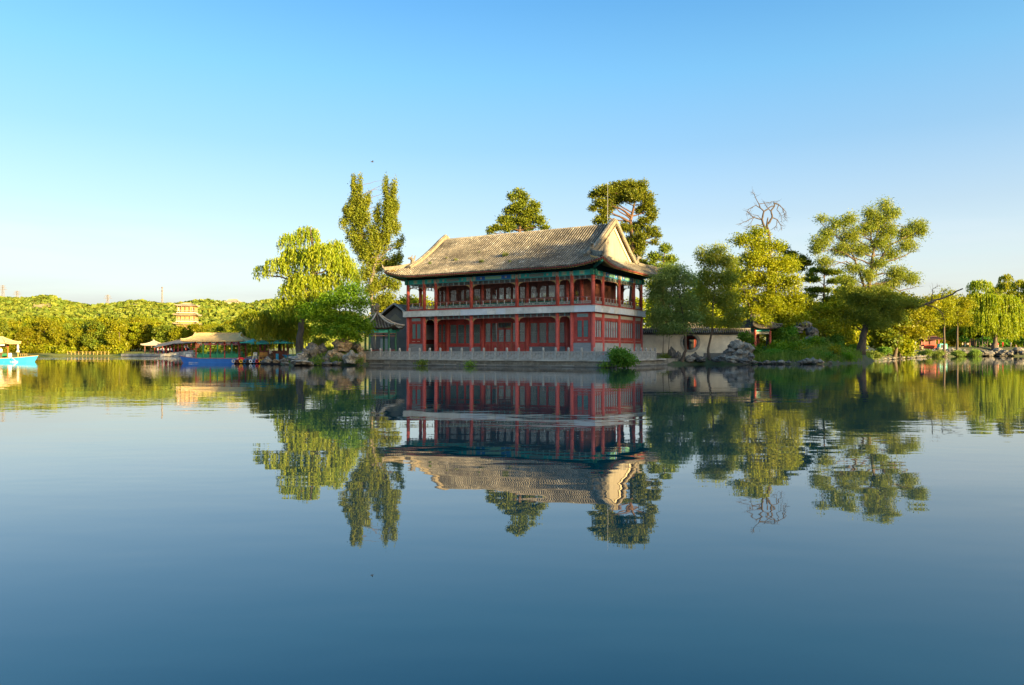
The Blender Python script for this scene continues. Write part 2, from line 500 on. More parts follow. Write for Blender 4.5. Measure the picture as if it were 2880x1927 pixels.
# bare sandy slopes on the hillside
M_sand = pm('bare_sand', (0.46, 0.35, 0.16), (0.30, 0.23, 0.10), scale=0.15, rough=0.95, bump=0.5, bscale=0.6)
PATCHES = [(108, 863, 42, 9), (400, 843, 40, 6), (372, 860, 34, 4), (6, 837, 12, 6), (300, 858, 16, 3), (420, 853, 26, 4), (560, 862, 18, 3), (690, 862, 20, 3)]
for _k, (_px, _py, _rx, _ry) in enumerate(PATCHES):
    _gx = np.linspace(_px - _rx, _px + _rx, 40); _gy = np.linspace(340, 690, 240)
    _PX, _YY = np.meshgrid(_gx, _gy); _XX = (_PX - 1440) / FPX * _YY
    _ZZ = height_far(_XX, _YY); _PY = HOR - (_ZZ - EYE) / _YY * FPX
    _in = (np.hypot((_PX - _px) / _rx, (_PY - _py) / _ry) + (vnoise(_XX, _YY, 9, 55 + _k) - 0.5) * 0.9) < 0.85
    _id = np.arange(_XX.size).reshape(_XX.shape)
    _F = np.stack([_id[:-1, :-1], _id[:-1, 1:], _id[1:, 1:], _id[1:, :-1]], -1)[_in[:-1, :-1]]
    if len(_F):
        tag(link('bare_slope', npmesh('bare_slope', np.stack([_XX, _YY, _ZZ + 1.1], -1).reshape(-1, 3), _F, M_sand, smooth=True)), kind='structure')

# the wooded bank on the near right, outside the picture, that shades the island
def cd(c, d):
    a, b = math.cos(R(SUN_A)), math.sin(R(SUN_A))
    return (b * c + a * d, a * c - b * d)
BANK = [cd(40, 16), cd(70, 18), cd(115, 18), cd(170, 22), cd(170, 80), cd(40, 80)]
def height_bank(X, Y):
    d = sdist(X, Y, BANK) + (vnoise(X, Y, 9, 41) - 0.5) * 2
    return np.where(d > 0, np.minimum(0.3 + d * 0.3, 2.2), d * 0.5)
_bx = [p[0] for p in BANK]; _by = [p[1] for p in BANK]
heightfield('bank', min(_bx) - 6, max(_bx) + 6, min(_by) - 6, max(_by) + 6, 3.0, height_bank, M_ground)
# ------------------------------------------------------------------ materials for the buildings
M_red = pm('red_lacquer', (0.47, 0.062, 0.043), (0.38, 0.050, 0.036), scale=2.0, rough=0.55, stretch=(1, 1, 0.3), spec=0.35, stain=0.35, ss=0.9, c3=(0.42, 0.10, 0.07), s3=1.1, lo3=0.58, hi3=0.8)
M_redcol = pm('red_column_paint', (0.60, 0.105, 0.070), (0.50, 0.085, 0.058), scale=1.5, rough=0.5, stretch=(1, 1, 0.25), spec=0.4, stain=0.25, ss=1.1, c3=(0.52, 0.15, 0.10), s3=1.4, lo3=0.58, hi3=0.8)
M_brown = pm('brown_red_timber', (0.20, 0.068, 0.045), (0.13, 0.045, 0.034), scale=2.5, rough=0.65, stretch=(1, 1, 0.2))
M_tile = pm('grey_roof_tile', (0.275, 0.238, 0.175), (0.145, 0.128, 0.10), scale=2.4, rough=0.9, bump=0.5, bscale=9, lo=0.42, hi=0.6, c3=(0.42, 0.395, 0.34), s3=1.6, lo3=0.56, hi3=0.66, stain=0.55, ss=0.28)
M_tiled = pm('dark_tile_bed', (0.045, 0.036, 0.026), (0.028, 0.024, 0.018), scale=3, rough=0.95)
M_verge = pm('verge_tile', (0.27, 0.22, 0.15), (0.15, 0.125, 0.085), scale=4, rough=0.9, bump=0.6, bscale=12)
M_gable = pm('cream_plaster', (0.33, 0.285, 0.205), (0.275, 0.23, 0.16), scale=1.2, rough=0.9, stretch=(1, 1, 0.35), c3=(0.30, 0.22, 0.14), s3=0.7, lo3=0.62, hi3=0.75)
M_fascia = [pm('pale_fascia_stone', (0.78, 0.74, 0.66), (0.68, 0.64, 0.56), scale=2, rough=0.75, stain=0.3, ss=0.8), pm('fascia_stone_blue', (0.70, 0.71, 0.71), (0.60, 0.61, 0.61), scale=2, rough=0.75),
            pm('fascia_stone_warm', (0.68, 0.63, 0.55), (0.57, 0.53, 0.46), scale=2, rough=0.8)]
M_brick = pm('grey_brick', (0.22, 0.22, 0.21), (0.14, 0.145, 0.145), scale=3, rough=0.9, stretch=(0.5, 0.5, 3))
M_dado = pm('pale_dado_stone', (0.44, 0.42, 0.38), (0.32, 0.31, 0.29), scale=1.6, rough=0.85)
M_teal = pm('teal_beam_paint', (0.05, 0.50, 0.45), (0.04, 0.40, 0.39), scale=3, rough=0.6)
M_blue = pm('blue_beam_paint', (0.04, 0.13, 0.55), (0.035, 0.22, 0.52), scale=5, rough=0.6)
M_sea = pm('sea_green_paint', (0.20, 0.55, 0.42), (0.32, 0.58, 0.36), scale=8, rough=0.6)
M_creamp = pm('cream_paint', (0.56, 0.50, 0.38), (0.42, 0.40, 0.32), scale=9, rough=0.7)
M_gold = pm('ochre_paint', (0.48, 0.33, 0.12), (0.40, 0.26, 0.10), scale=6, rough=0.6)
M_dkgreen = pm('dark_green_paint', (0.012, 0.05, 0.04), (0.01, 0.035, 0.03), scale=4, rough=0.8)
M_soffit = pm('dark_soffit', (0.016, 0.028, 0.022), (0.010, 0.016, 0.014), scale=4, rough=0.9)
M_lat = pm('grey_green_lattice', (0.24, 0.31, 0.29), (0.17, 0.23, 0.21), scale=6, rough=0.7)
M_latw = pm('pale_lattice', (0.48, 0.46, 0.40), (0.40, 0.38, 0.33), scale=6, rough=0.7)
M_greenp = pm('green_panel_paint', (0.03, 0.15, 0.08), (0.03, 0.11, 0.07), scale=4, rough=0.6)
M_pane = glassmat('window_glass', (0.045, 0.055, 0.055), 0.14, 0.06, 0.35)
M_pane2 = glassmat('window_glass_clear', (0.16, 0.18, 0.18), 0.14, 0.04, 0.86)
M_panew = pm('pale_reflection_pane', (0.62, 0.62, 0.62), (0.52, 0.54, 0.56), scale=1.5, rough=0.35, spec=0.5)  # bright reflection in the glass put into a pale pane colour
M_dark = pm('dark_interior', (0.025, 0.020, 0.018), (0.015, 0.012, 0.011), scale=2, rough=0.9)
M_stone = pm('balustrade_stone', (0.54, 0.51, 0.45), (0.37, 0.35, 0.31), scale=3.0, rough=0.9, bump=0.4, bscale=14, c3=(0.44, 0.42, 0.38), s3=1.5, stain=0.45, ss=0.8)
M_stonel = pm('pale_ledge_stone', (0.52, 0.48, 0.40), (0.36, 0.33, 0.275), scale=2.0, rough=0.9, bump=0.4, bscale=10, wet=True, stain=0.4, ss=0.5)
M_stoned = pm('wet_wall_stone', (0.31, 0.28, 0.225), (0.18, 0.165, 0.13), scale=2.2, rough=0.85, bump=0.5, bscale=8, wet=True, stain=0.4, ss=0.6)

# ------------------------------------------------------------------ terrace and embankment
FL = 0.71
ter = MB().box(-13.3, 17.5, -7.7, 19.5, -1.2, FL - 0.02).build('terrace', M_stoned, None)
ter.location = HALL_O; ter.rotation_euler = (0, 0, HALL_R)
tag(ter, kind='structure')
def run_blocks(x0, x1, n, z0, z1, out, proud, mat, axis, at, jit):
    L_ = (x1 - x0) / n
    for k in range(n):
        a, b = x0 + k * L_ + 0.012, x0 + (k + 1) * L_ - 0.012
        p = proud + random.uniform(0, jit); dz = random.uniform(-jit, jit) * 0.4
        mb = MB()
        if axis == 'x': mb.box(a, b, at - p, at + 0.25, z0 + dz, z1 + dz)
        else: mb.box(at - 0.25, at + p, a, b, z0 + dz, z1 + dz)
        mb.build('stone', mat, ter)
run_blocks(-13.5, 17.7, 22, 0.56, FL, 0, 0.22, M_stonel, 'x', -7.7, 0.02)
run_blocks(-13.3, 17.5, 24, 0.30, 0.53, 0, 0.03, M_stoned, 'x', -7.7, 0.03)
run_blocks(-13.5, 17.7, 25, -0.12, 0.15, 0, 0.36, M_stonel, 'x', -7.7, 0.10)
run_blocks(-7.4, 7.5, 10, 0.56, FL, 0, 0.22, M_stonel, 'y', 17.5, 0.02)
run_blocks(-7.4, 7.5, 11, -0.12, 0.15, 0, 0.36, M_stonel, 'y', 17.5, 0.10)
# paving slabs of the terrace, front strip
pv = pm('paving_stone', (0.30, 0.29, 0.27), (0.22, 0.21, 0.20), scale=2, rough=0.9)
MB().box(-13.28, 17.48, -7.68, 0.6, FL - 0.03, FL + 0.01).build('paving', pv, ter)

# ------------------------------------------------------------------ balustrade
bal = thing('stone_balustrade', 'low carved grey stone balustrade along the waterfront terrace below the red hall', 'balustrade', HALL_O, HALL_R)
def post_mesh():
    mb = MB()
    mb.box(-0.11, 0.11, -0.11, 0.11, 0, 0.84)
    mb.box(-0.085, 0.085, -0.085, 0.085, 0.84, 0.88)
    mb.lathe([(0.09, 0.88), (0.12, 0.91), (0.12, 1.10), (0.10, 1.15), (0.03, 1.18)], 8)
    return mb.mesh('post', M_stone)
def panel_mesh(L_):
    mb = MB(); h = L_ / 2 - 0.11
    mb.box(-h, h, -0.07, 0.07, 0.0, 0.12)
    mb.box(-h, h, -0.045, 0.045, 0.12, 0.46)
    mb.box(-h, h, -0.075, 0.075, 0.66, 0.80)
    # frame of the carved field
    for a, b, c, d in ((-h + 0.06, h - 0.06, 0.14, 0.18), (-h + 0.06, h - 0.06, 0.41, 0.45)):
        mb.box(a, b, -0.062, 0.062, c, d)
    for q in (-h + 0.06, h - 0.10):
        mb.box(q, q + 0.04, -0.062, 0.062, 0.18, 0.41)
    # cloud brackets under the rail
    for cx, w in ((0.0, 0.16), (-h + 0.1, 0.1), (h - 0.1, 0.1), (-h * 0.5, 0.12), (h * 0.5, 0.12)):
        mb.prism([(cx - w, 0.46), (cx + w, 0.46), (cx + w * 0.55, 0.52), (cx + w * 0.9, 0.58), (cx + w * 0.4, 0.66), (cx - w * 0.4, 0.66), (cx - w * 0.9, 0.58), (cx - w * 0.55, 0.52)], 1, -0.05, 0.05)
    # lobed relief inside
    for cx in (-h * 0.45, 0, h * 0.45):
        pts = [(cx + 0.13 * math.cos(a) * (1 + 0.2 * math.cos(4 * a)), 0.30 + 0.085 * math.sin(a)) for a in [2 * math.pi * i / 10 for i in range(10)]]
        mb.prism(pts, 1, -0.06, 0.06)
    return mb.mesh('panel', pm('panel_stone', (0.42, 0.40, 0.355), (0.27, 0.255, 0.225), scale=4, rough=0.9, bump=0.5, bscale=12, c3=(0.40, 0.38, 0.34), s3=2.5))
nF = 22; LF = (17.3 + 13.1) / nF
pmesh, psm = post_mesh(), panel_mesh(LF)
nS = 9; LS = 12.7 / nS
psm2 = panel_mesh(LS)
for k in range(nF + 1):
    link('post', pmesh, bal, (-13.1 + k * LF, -7.5, FL))
    if k < nF: link('panel', psm, bal, (-13.1 + (k + 0.5) * LF, -7.5, FL))
for k in range(nS):
    link('post', pmesh, bal, (17.3, -7.5 + (k + 1) * LS, FL))
    link('panel', psm2, bal, (17.3, -7.5 + (k + 0.5) * LS, FL), math.pi / 2)

# ------------------------------------------------------------------ the hall
hall = thing('lakeside_hall', 'large two-storey red timber hall with grey tiled roof and stone-faced balcony', 'hall', HALL_O, HALL_R)
CX = [-12.34, -9.87, -8.14, -3.06, 3.06, 8.14, 9.87, 12.34]
CY = [0.0, 2.45, 7.0, 11.55, 14.0]
Z1, Z2 = 5.68, 6.33         # fascia band
ZB0, ZB1 = 9.62, 10.14      # painted beam
def hp(name, mat, mb, parent=None, smooth=False):
    return mb.build(name, mat, parent or hall, smooth)
low = MB().lathe([(0.30, 0), (0.30, 0.07), (0.225, 0.12), (0.225, Z1 - FL)], 14).mesh('column', M_redcol, False)
upm = MB().lathe([(0.215, 0), (0.205, ZB0 - Z2 + 0.12)], 14).mesh('column', M_redcol, False)
cap = MB().cbox((0, 0, 0.2), (0.36, 0.36, 0.52))
for z in (0.06, 0.22, 0.36): cap.cbox((0, 0, z), (0.40, 0.40, 0.05))
capm = cap.mesh('column_head', M_creamp)
for me in (low, upm):
    me.polygons.foreach_set('use_smooth', [len(p.vertices) == 4 for p in me.polygons])
cols = [(x, y) for x in CX for y in (0, 14)] + [(x, y) for x in (-12.34, 12.34) for y in CY[1:-1]]
for x, y in cols:
    link('column', low, hall, (x, y, FL))
    c = link('column', upm, hall, (x, y, Z2))
    link('column_head', capm, c, (0, 0, ZB0 - Z2))
for x in CX[1:-1]:
    for y in (2.45, 11.55):
        link('column', low, hall, (x, y, FL)); link('column', upm, hall, (x, y, Z2))
# floors and ceilings
hp('floor', M_stoned, MB().box(-12.6, 12.6, -0.35, 14.35, FL + 0.005, FL + 0.05))
hp('balcony_floor', M_brown, MB().box(-12.7, 12.7, -0.36, 14.36, Z1 + 0.12, Z2 - 0.04))
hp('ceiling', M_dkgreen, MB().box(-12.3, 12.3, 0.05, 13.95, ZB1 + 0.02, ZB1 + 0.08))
# fascia slabs
def fascia(a0, a1, n, axis, at, sgn):
    L_ = (a1 - a0) / n
    for k in range(n):
        a, b = a0 + k * L_ + 0.004, a0 + (k + 1) * L_ - 0.004
        p = 0.02 + random.random() * 0.008
        m = M_fascia[random.choices((0, 1, 2), (5, 3, 2))[0]]
        mb = MB()
        if axis == 'x': mb.box(a, b, *sorted((at, at + sgn * (0.30 + p))), Z1, Z2)
        else: mb.box(*sorted((at, at + sgn * (0.30 + p))), a, b, Z1, Z2)
        hp('fascia_slab', m, mb)
fascia(-12.79, 12.79, 21, 'x', -0.15, -1); fascia(-12.79, 12.79, 12, 'x', 14.15, 1)
fascia(-0.145, 14.145, 12, 'y', 12.49, 1); fascia(-0.145, 14.145, 8, 'y', -12.49, -1)
hp('coping', M_fascia[2], MB().box(-12.84, 12.84, -0.52, -0.2, Z2 + 0.002, Z2 + 0.05).box(-12.84, 12.84, 14.2, 14.52, Z2 + 0.002, Z2 + 0.05)
   .box(12.54, 12.86, -0.198, 14.198, Z2 + 0.002, Z2 + 0.05).box(-12.86, -12.54, -0.198, 14.198, Z2 + 0.002, Z2 + 0.05))

def bays(axis):
    return list(zip(CX[:-1], CX[1:])) if axis == 'x' else list(zip(CY[:-1], CY[1:]))
def put(mb, axis, at, a0, a1, d0, d1, z0, z1):
    """box in a wall plane: a along the wall, d depth measured outward"""
    if axis == 'x': mb.box(a0, a1, at - d1, at - d0, z0, z1)      # outward = -y
    else: mb.box(at + d0, at + d1, a0, a1, z0, z1)                # outward = +x
    return mb
WALLS = [('x', 0.0, 1), ('y', 12.34, 1), ('x', 14.0, -1), ('y', -12.34, -1)]
bi = 0
for axis, at, sg in WALLS:
    for a0, a1 in bays(axis):
        w = a1 - a0; e0, e1 = a0 + 0.2, a1 - 0.2
        def pb(mb, x0, x1, d0, d1, z0, z1):
            d = sorted((d0 * sg, d1 * sg)); return put(mb, axis, at, x0, x1, d[0], d[1], z0, z1)
        front = (axis == 'x' and sg == 1) or (axis == 'y' and sg == 1)
        # painted beam over the bay
        be = hp('painted_beam', M_teal, pb(MB(), e0, e1, -0.14, 0.14, ZB0, ZB1))
        if front:
            cx = (a0 + a1) / 2; iw = w - 0.4
            blue = (abs(cx) < 0.1 and axis == 'x') or (axis == 'y' and w > 3)
            if w > 3:
                hp('beam_panel', M_blue if blue else M_teal, pb(MB(), cx - iw * 0.40, cx + iw * 0.40, 0.142, 0.150, ZB0 + 0.03, ZB1 - 0.03), be)
                hp('beam_cartouche', M_sea if blue else M_lat, pb(MB(), cx - iw * 0.19, cx + iw * 0.19, 0.152, 0.162, ZB0 + 0.09, ZB1 - 0.09), be)
                mb = MB()
                for q in (-1, 1):
                    pb(mb, cx + q * iw * 0.45 - 0.14, cx + q * iw * 0.45 + 0.14, 0.142, 0.155, ZB0 + 0.05, ZB1 - 0.05)
                    pb(mb, cx + q * iw * 0.29 - 0.10, cx + q * iw * 0.29 + 0.12, 0.152, 0.162, ZB0 + 0.16, ZB1 - 0.14)
                hp('beam_motif', M_creamp, mb, be)
            else:
                hp('beam_panel', M_sea, pb(MB(), cx - 0.30, cx + 0.30, 0.142, 0.152, ZB0 + 0.05, ZB1 - 0.05), be)
                hp('beam_motif', M_creamp, pb(MB(), cx - 0.13, cx + 0.13, 0.154, 0.164, ZB0 + 0.14, ZB1 - 0.14), be)
        # hanging lattice under the beam and its brackets, both storeys
        for zt, storey in ((ZB0, 2), (Z1 + 0.02, 1)):
            enclosed = storey == 1 and (axis == 'y' or w < 2.6 and abs(a0 + a1) > 20)
            if enclosed: continue
            mb = MB(); z0 = zt - 0.42
            pb(mb, e0, e1, -0.03, 0.03, z0, z0 + 0.045); pb(mb, e0, e1, -0.03, 0.03, zt - 0.06, zt - 0.002)
            n = max(2, int(w / 0.75))
            for k in range(n + 1):
                q = e0 + (e1 - e0) * k / n
                pb(mb, q - 0.07, q + 0.07, -0.02, 0.02, z0 + 0.046, zt - 0.061)
            for k in range(3):
                pb(mb, e0, e1, -0.012, 0.012, z0 + 0.10 + k * 0.08, z0 + 0.125 + k * 0.08)
            hp('hanging_lattice', M_lat, mb)
            if front:
                hp('lattice_rail', pm('pale_red_trim', (0.45, 0.22, 0.16)), pb(MB(), e0, e1, 0.032, 0.045, z0 - 0.005, z0 + 0.035))
            br = MB()
            for q, sx in ((e0, 1), (e1, -1)):
                Lb = 0.62 if w > 3 else 0.42
                poly = [(q, z0 + 0.0), (q + sx * Lb, z0 + 0.0), (q + sx * Lb * 0.75, z0 - 0.07), (q + sx * Lb * 0.5, z0 - 0.09), (q + sx * Lb * 0.33, z0 - 0.17), (q + sx * 0.10, z0 - 0.22), (q + sx * 0.07, z0 - 0.36), (q, z0 - 0.40)]
                if axis == 'x': br.prism(poly, 1, at - 0.03, at + 0.03)
                else: br.prism(poly, 0, at - 0.03, at + 0.03)
            hp('bracket', M_gold, br)
        # gallery railing upstairs
        mb = MB(); z = Z2 + 0.05
        pb(mb, e0, e1, -0.03, 0.03, z + 0.90, z + 0.96)
        rail = hp('railing', pm('faded_red_trim', (0.40, 0.12, 0.09), (0.34, 0.13, 0.10), rough=0.6), mb)
        mb = MB(); pb(mb, e0, e1, -0.04, 0.04, z, z + 0.20); hp('railing_board', M_red, mb, rail)
        n = max(2, round(w / 1.0)); mb = MB(); pn = MB(); gp = MB()
        for k in range(n):
            q = e0 + (e1 - e0) * (k + 0.5) / n; h = (e1 - e0) / n / 2
            pb(mb, q - h * 0.06 - 0.02, q - h * 0.06 + 0.05, -0.025, 0.025, z + 0.5, z + 0.90)
            pb(mb, q - h * 0.06 - 0.05, q - h * 0.06 + 0.08, -0.03, 0.03, z + 0.82, z + 0.90)
            for zz in (z + 0.24, z + 0.46): pb(mb, q - h * 0.92, q + h * 0.92, -0.025, 0.025, zz, zz + 0.045)
            for xx in (q - h * 0.92, q + h * 0.92 - 0.04): pb(mb, xx, xx + 0.04, -0.025, 0.025, z + 0.285, z + 0.459)
            for j in range(4):
                xx = q - h * 0.7 + j * h * 0.42; pb(mb, xx, xx + h * 0.2, -0.02, 0.02, z + 0.33, z + 0.40)
        hp('railing_baluster', M_latw, mb, rail)
        # enclosed lower rooms
        if axis == 'y' or (w < 2.6 and abs(a0 + a1) > 20):
            side = axis == 'y'
            hp('dado', M_dado if side else pm('dado_brick', (0.30, 0.30, 0.29), (0.20, 0.205, 0.205), scale=2.5, rough=0.9, stretch=(0.4, 0.4, 3), bump=0.3), pb(MB(), a0 + (0.02 if side else 0.16), a1 - (0.02 if side else 0.16), -0.12, 0.10, FL, 2.42))
            wz0, wz1 = 2.98, 4.86
            m0, m1 = (a0 + 0.32, a1 - 0.32) if side else (a0 + 0.62, a1 - 0.55)
            mb = MB()
            pb(mb, e0, e1, -0.08, 0.05, 2.42, wz0); pb(mb, e0, e1, -0.08, 0.05, wz1, Z1 - 0.01)
            pb(mb, e0, m0, -0.08, 0.05, wz0, wz1); pb(mb, m1, e1, -0.08, 0.05, wz0, wz1)
            wall = hp('wall', M_red, mb)
            hp('sill', M_red, pb(MB(), e0, e1, 0.052, 0.12, 2.43, 2.52), wall)
            hp('transom_panel', M_lat if not side else M_creamp, pb(MB(), m0, m1, 0.052, 0.06, 5.16, 5.52), wall)
            mb = MB(); nn = max(2, round((m1 - m0) / 0.28))
            if side:
                for k in range(nn):
                    q = m0 + (m1 - m0) * (k + 0.5) / nn; pb(mb, q - 0.07, q + 0.07, 0.052, 0.062, 2.66, 2.72)
                hp('inlay', M_creamp, mb, wall)
            win = hp('window', M_red, pb(pb(MB(), m0, m1, -0.03, 0.04, wz0, wz0 + 0.06), m0, m1, -0.03, 0.04, wz1 - 0.06, wz1))
            hp('pane', M_panew if side else M_pane, pb(MB(), m0, m1, -0.06, -0.045, wz0, wz1), win)
            mb = MB()
            if side:
                nb = max(2, round((m1 - m0) / 0.62))
                for k in range(nb + 1):
                    q = m0 + (m1 - m0) * k / nb; pb(mb, q - 0.045, q + 0.045, -0.03, 0.03, wz0 + 0.06, wz1 - 0.06)
                hp('mullion', M_red, mb, win)
                mb = MB()
                for zz in (3.85, 4.0): pb(mb, m0, m1, -0.04, 0.0, zz, zz + 0.03)
                for k in range(nb * 3):
                    q = m0 + (m1 - m0) * (k + 0.5) / (nb * 3); pb(mb, q - 0.012, q + 0.012, -0.042, -0.005, wz0 + 0.06, wz1 - 0.06)
                hp('lattice', M_lat, mb, win)
            else:
                c = (m0 + m1) / 2
                hp('mullion', M_red, pb(MB(), c - 0.09, c + 0.09, -0.03, 0.045, wz0 + 0.06, wz1 - 0.06), win)
                for q0, q1 in ((m0 + 0.04, c - 0.09), (c + 0.09, m1 - 0.04)):
                    for k in range(7):
                        q = q0 + (q1 - q0) * (k + 0.5) / 7; pb(mb, q - 0.018, q + 0.018, -0.04, 0.0, wz0 + 0.06, wz1 - 0.06)
                    for zz in (3.78, 3.98): pb(mb, q0, q1, -0.038, 0.002, zz, zz + 0.04)
                hp('lattice', pm('teal_grey_lattice', (0.16, 0.27, 0.25)), mb, win)
                hp('inlay', M_creamp, pb(pb(MB(), m0 + 0.06, c - 0.16, 0.052, 0.06, 2.68, 2.73), c + 0.16, m1 - 0.06, 0.052, 0.06, 2.68, 2.73), wall)

# inner walls: doors and windows set back behind the gallery
def leaf(x0, x1, y, z0, z1, split, sg, upper, mat):
    """one door leaf: frame, carved lower panel, barred upper light"""
    mb = MB(); t = 0.05
    lf = MB()
    lf.box(x0 + 0.02, x0 + 0.10, y - t, y + t, z0, z1).box(x1 - 0.10, x1 - 0.02, y - t, y + t, z0, z1)
    for a, b in ((z0, z0 + 0.12), (split - 0.05, split + 0.06), (z1 - 0.12, z1)):
        lf.box(x0 + 0.10, x1 - 0.10, y - t, y + t, a, b)
    lf.box(x0 + 0.10, x1 - 0.10, y - t * 0.4, y + t * 0.4, z0 + 0.12, split - 0.05)
    o = hp('door_leaf', mat, lf)
    fr = MB(); a, b, c, d = x0 + 0.16, x1 - 0.16, z0 + 0.22, split - 0.14
    if sg > 0 and d - c > 0.2:
        for q in ((a, b, c, c + 0.04), (a, b, d - 0.04, d), (a, a + 0.04, c + 0.04, d - 0.04), (b - 0.04, b, c + 0.04, d - 0.04)):
            fr.box(q[0], q[1], y - t - 0.004, y - t * 0.4, q[2], q[3])
        hp('panel_moulding', pm('faded_moulding', (0.42, 0.16, 0.09)) if not upper else M_gold, fr, o)
    n = max(3, int((x1 - x0 - 0.2) / 0.13))
    bars = MB()
    for k in range(n):
        q = x0 + 0.10 + (x1 - x0 - 0.2) * (k + 0.5) / n
        bars.box(q - 0.014, q + 0.014, y - 0.02, y + 0.02, split + 0.06, z1 - 0.12)
    for zz in ((split + (z1 - split) * 0.42), (split + (z1 - split) * 0.56)) if not upper else (split + (z1 - split) * 0.55, split + (z1 - split) * 0.66, split + (z1 - split) * 0.8, split + (z1 - split) * 0.9):
        bars.box(x0 + 0.10, x1 - 0.10, y - 0.021, y + 0.021, zz, zz + 0.03)
    hp('lattice', M_lat if not upper else M_brown, bars, o)
    hp('pane', M_pane2 if upper else M_pane, MB().box(x0 + 0.10, x1 - 0.10, y + 0.022, y + 0.03, split + 0.06, z1 - 0.12), o)
inner = [(CX[i], CX[i + 1]) for i in range(1, 6)]
for y, sg in ((2.45, 1), (11.55, -1)):
    for a0, a1 in inner:
        w = a1 - a0; n = 2 if w < 3 else (4 if w < 5.2 else 6)
        e0, e1 = a0 + 0.26, a1 - 0.26
        for k in range(n):     # upper storey leaves
            leaf(e0 + (e1 - e0) * k / n, e0 + (e1 - e0) * (k + 1) / n, y, Z2 + 0.05, 9.05, 7.55, sg, True, M_brown)
        hp('lintel', M_brown, MB().box(a0, a1, y - 0.1, y + 0.1, 9.05, ZB1))
        hp('jamb', M_brown, MB().box(a0, e0, y - 0.08, y + 0.08, Z2, 9.05).box(e1, a1, y - 0.08, y + 0.08, Z2, 9.05))
        # lower storey
        hp('lintel', M_red, MB().box(a0, a1, y - 0.1, y + 0.1, 4.95, Z1 + 0.1))
        hp('jamb', M_red, MB().box(a0, e0, y - 0.08, y + 0.08, FL, 4.95).box(e1, a1, y - 0.08, y + 0.08, FL, 4.95))
        if w < 3 or abs(a0 + a1) < 0.1:
            for k in range(n):
                mid = n == 6 and k in (2, 3)
                leaf(e0 + (e1 - e0) * k / n, e0 + (e1 - e0) * (k + 1) / n, y - (0.06 if mid else 0), FL + 0.05, 4.15 if mid else 4.93, 2.55, sg, False, M_red)
            if n == 6:
                q0, q1 = e0 + (e1 - e0) * 2 / 6, e0 + (e1 - e0) * 4 / 6
                mb = MB().box(q0, q1, y - 0.13, y - 0.03, 4.16, 4.26).box(q0, q1, y - 0.13, y - 0.03, 4.84, 4.93).box(q0 - 0.04, q0 + 0.05, y - 0.135, y - 0.02, FL, 4.93).box(q1 - 0.05, q1 + 0.04, y - 0.135, y - 0.02, FL, 4.93)
                o = hp('door_frame', pm('rose_door_frame', (0.38, 0.12, 0.08)), mb)
                mb = MB()
                for k in range(9): mb.box(q0 + (q1 - q0) * (k + .5) / 9 - .012, q0 + (q1 - q0) * (k + .5) / 9 + .012, y - 0.09, y - 0.06, 4.26, 4.84)
                for k in range(3): mb.box(q0, q1, y - 0.091, y - 0.059, 4.38 + k * .15, 4.40 + k * .15)
                hp('transom_lattice', M_lat, mb, o)
        else:
            hp('dado', M_brick, MB().box(e0, e1, y - 0.14, y + 0.14, FL, 2.05))
            hp('sill', M_red, MB().box(e0, e1, y - 0.18, y + 0.1, 2.055, 2.30))
            nn = 4
            for k in range(nn):
                q0, q1 = e0 + (e1 - e0) * k / nn, e0 + (e1 - e0) * (k + 1) / nn
                wd = hp('window', M_red, MB().box(q0, q0 + 0.12, y - 0.06, y + 0.06, 2.30, 4.95).box(q1 - 0.12, q1, y - 0.06, y + 0.06, 2.30, 4.95)
                        .box(q0 + 0.12, q1 - 0.12, y - 0.06, y + 0.06, 2.30, 2.46).box(q0 + 0.12, q1 - 0.12, y - 0.06, y + 0.06, 4.72, 4.95))
                mb = MB()
                for j in range(8):
                    q = q0 + 0.12 + (q1 - q0 - 0.24) * (j + 0.5) / 8; mb.box(q - 0.014, q + 0.014, y - 0.03, y + 0.01, 2.46, 4.72)
                for zz in (3.45, 3.66): mb.box(q0 + 0.12, q1 - 0.12, y - 0.031, y + 0.011, zz, zz + 0.035)
                hp('lattice', M_lat, mb, wd)
                hp('pane', M_pane, MB().box(q0 + 0.12, q1 - 0.12, y + 0.02, y + 0.03, 2.46, 4.72), wd)
# plank end walls of the upper room and the lower passage ends
for x, sg in ((9.87, 1), (-9.87, -1)):
    n = 18; Lp = (11.55 - 2.45 - 0.4) / n
    for k in range(n):
        a = 2.65 + k * Lp
        d = random.uniform(0, 0.02)
        hp('plank', M_brown, MB().box(x - 0.06, x + 0.06 + d, a + 0.006, a + Lp - 0.006, Z2 - 0.02, ZB1 + 0.01))
    hp('wall', M_red, MB().box(x - 0.08, x + 0.08, 2.66, 11.34, FL, Z1 + 0.1))
# green bench boards and pots on the gallery
for a0, a1 in inner:
    hp('bench_board', M_greenp, MB().box(a0 + 0.3, a1 - 0.3, 2.05, 2.12, Z2 + 0.06, Z2 + 0.86).box(a0 + 0.3, a1 - 0.3, 1.7, 2.12, Z2 + 0.45, Z2 + 0.5))

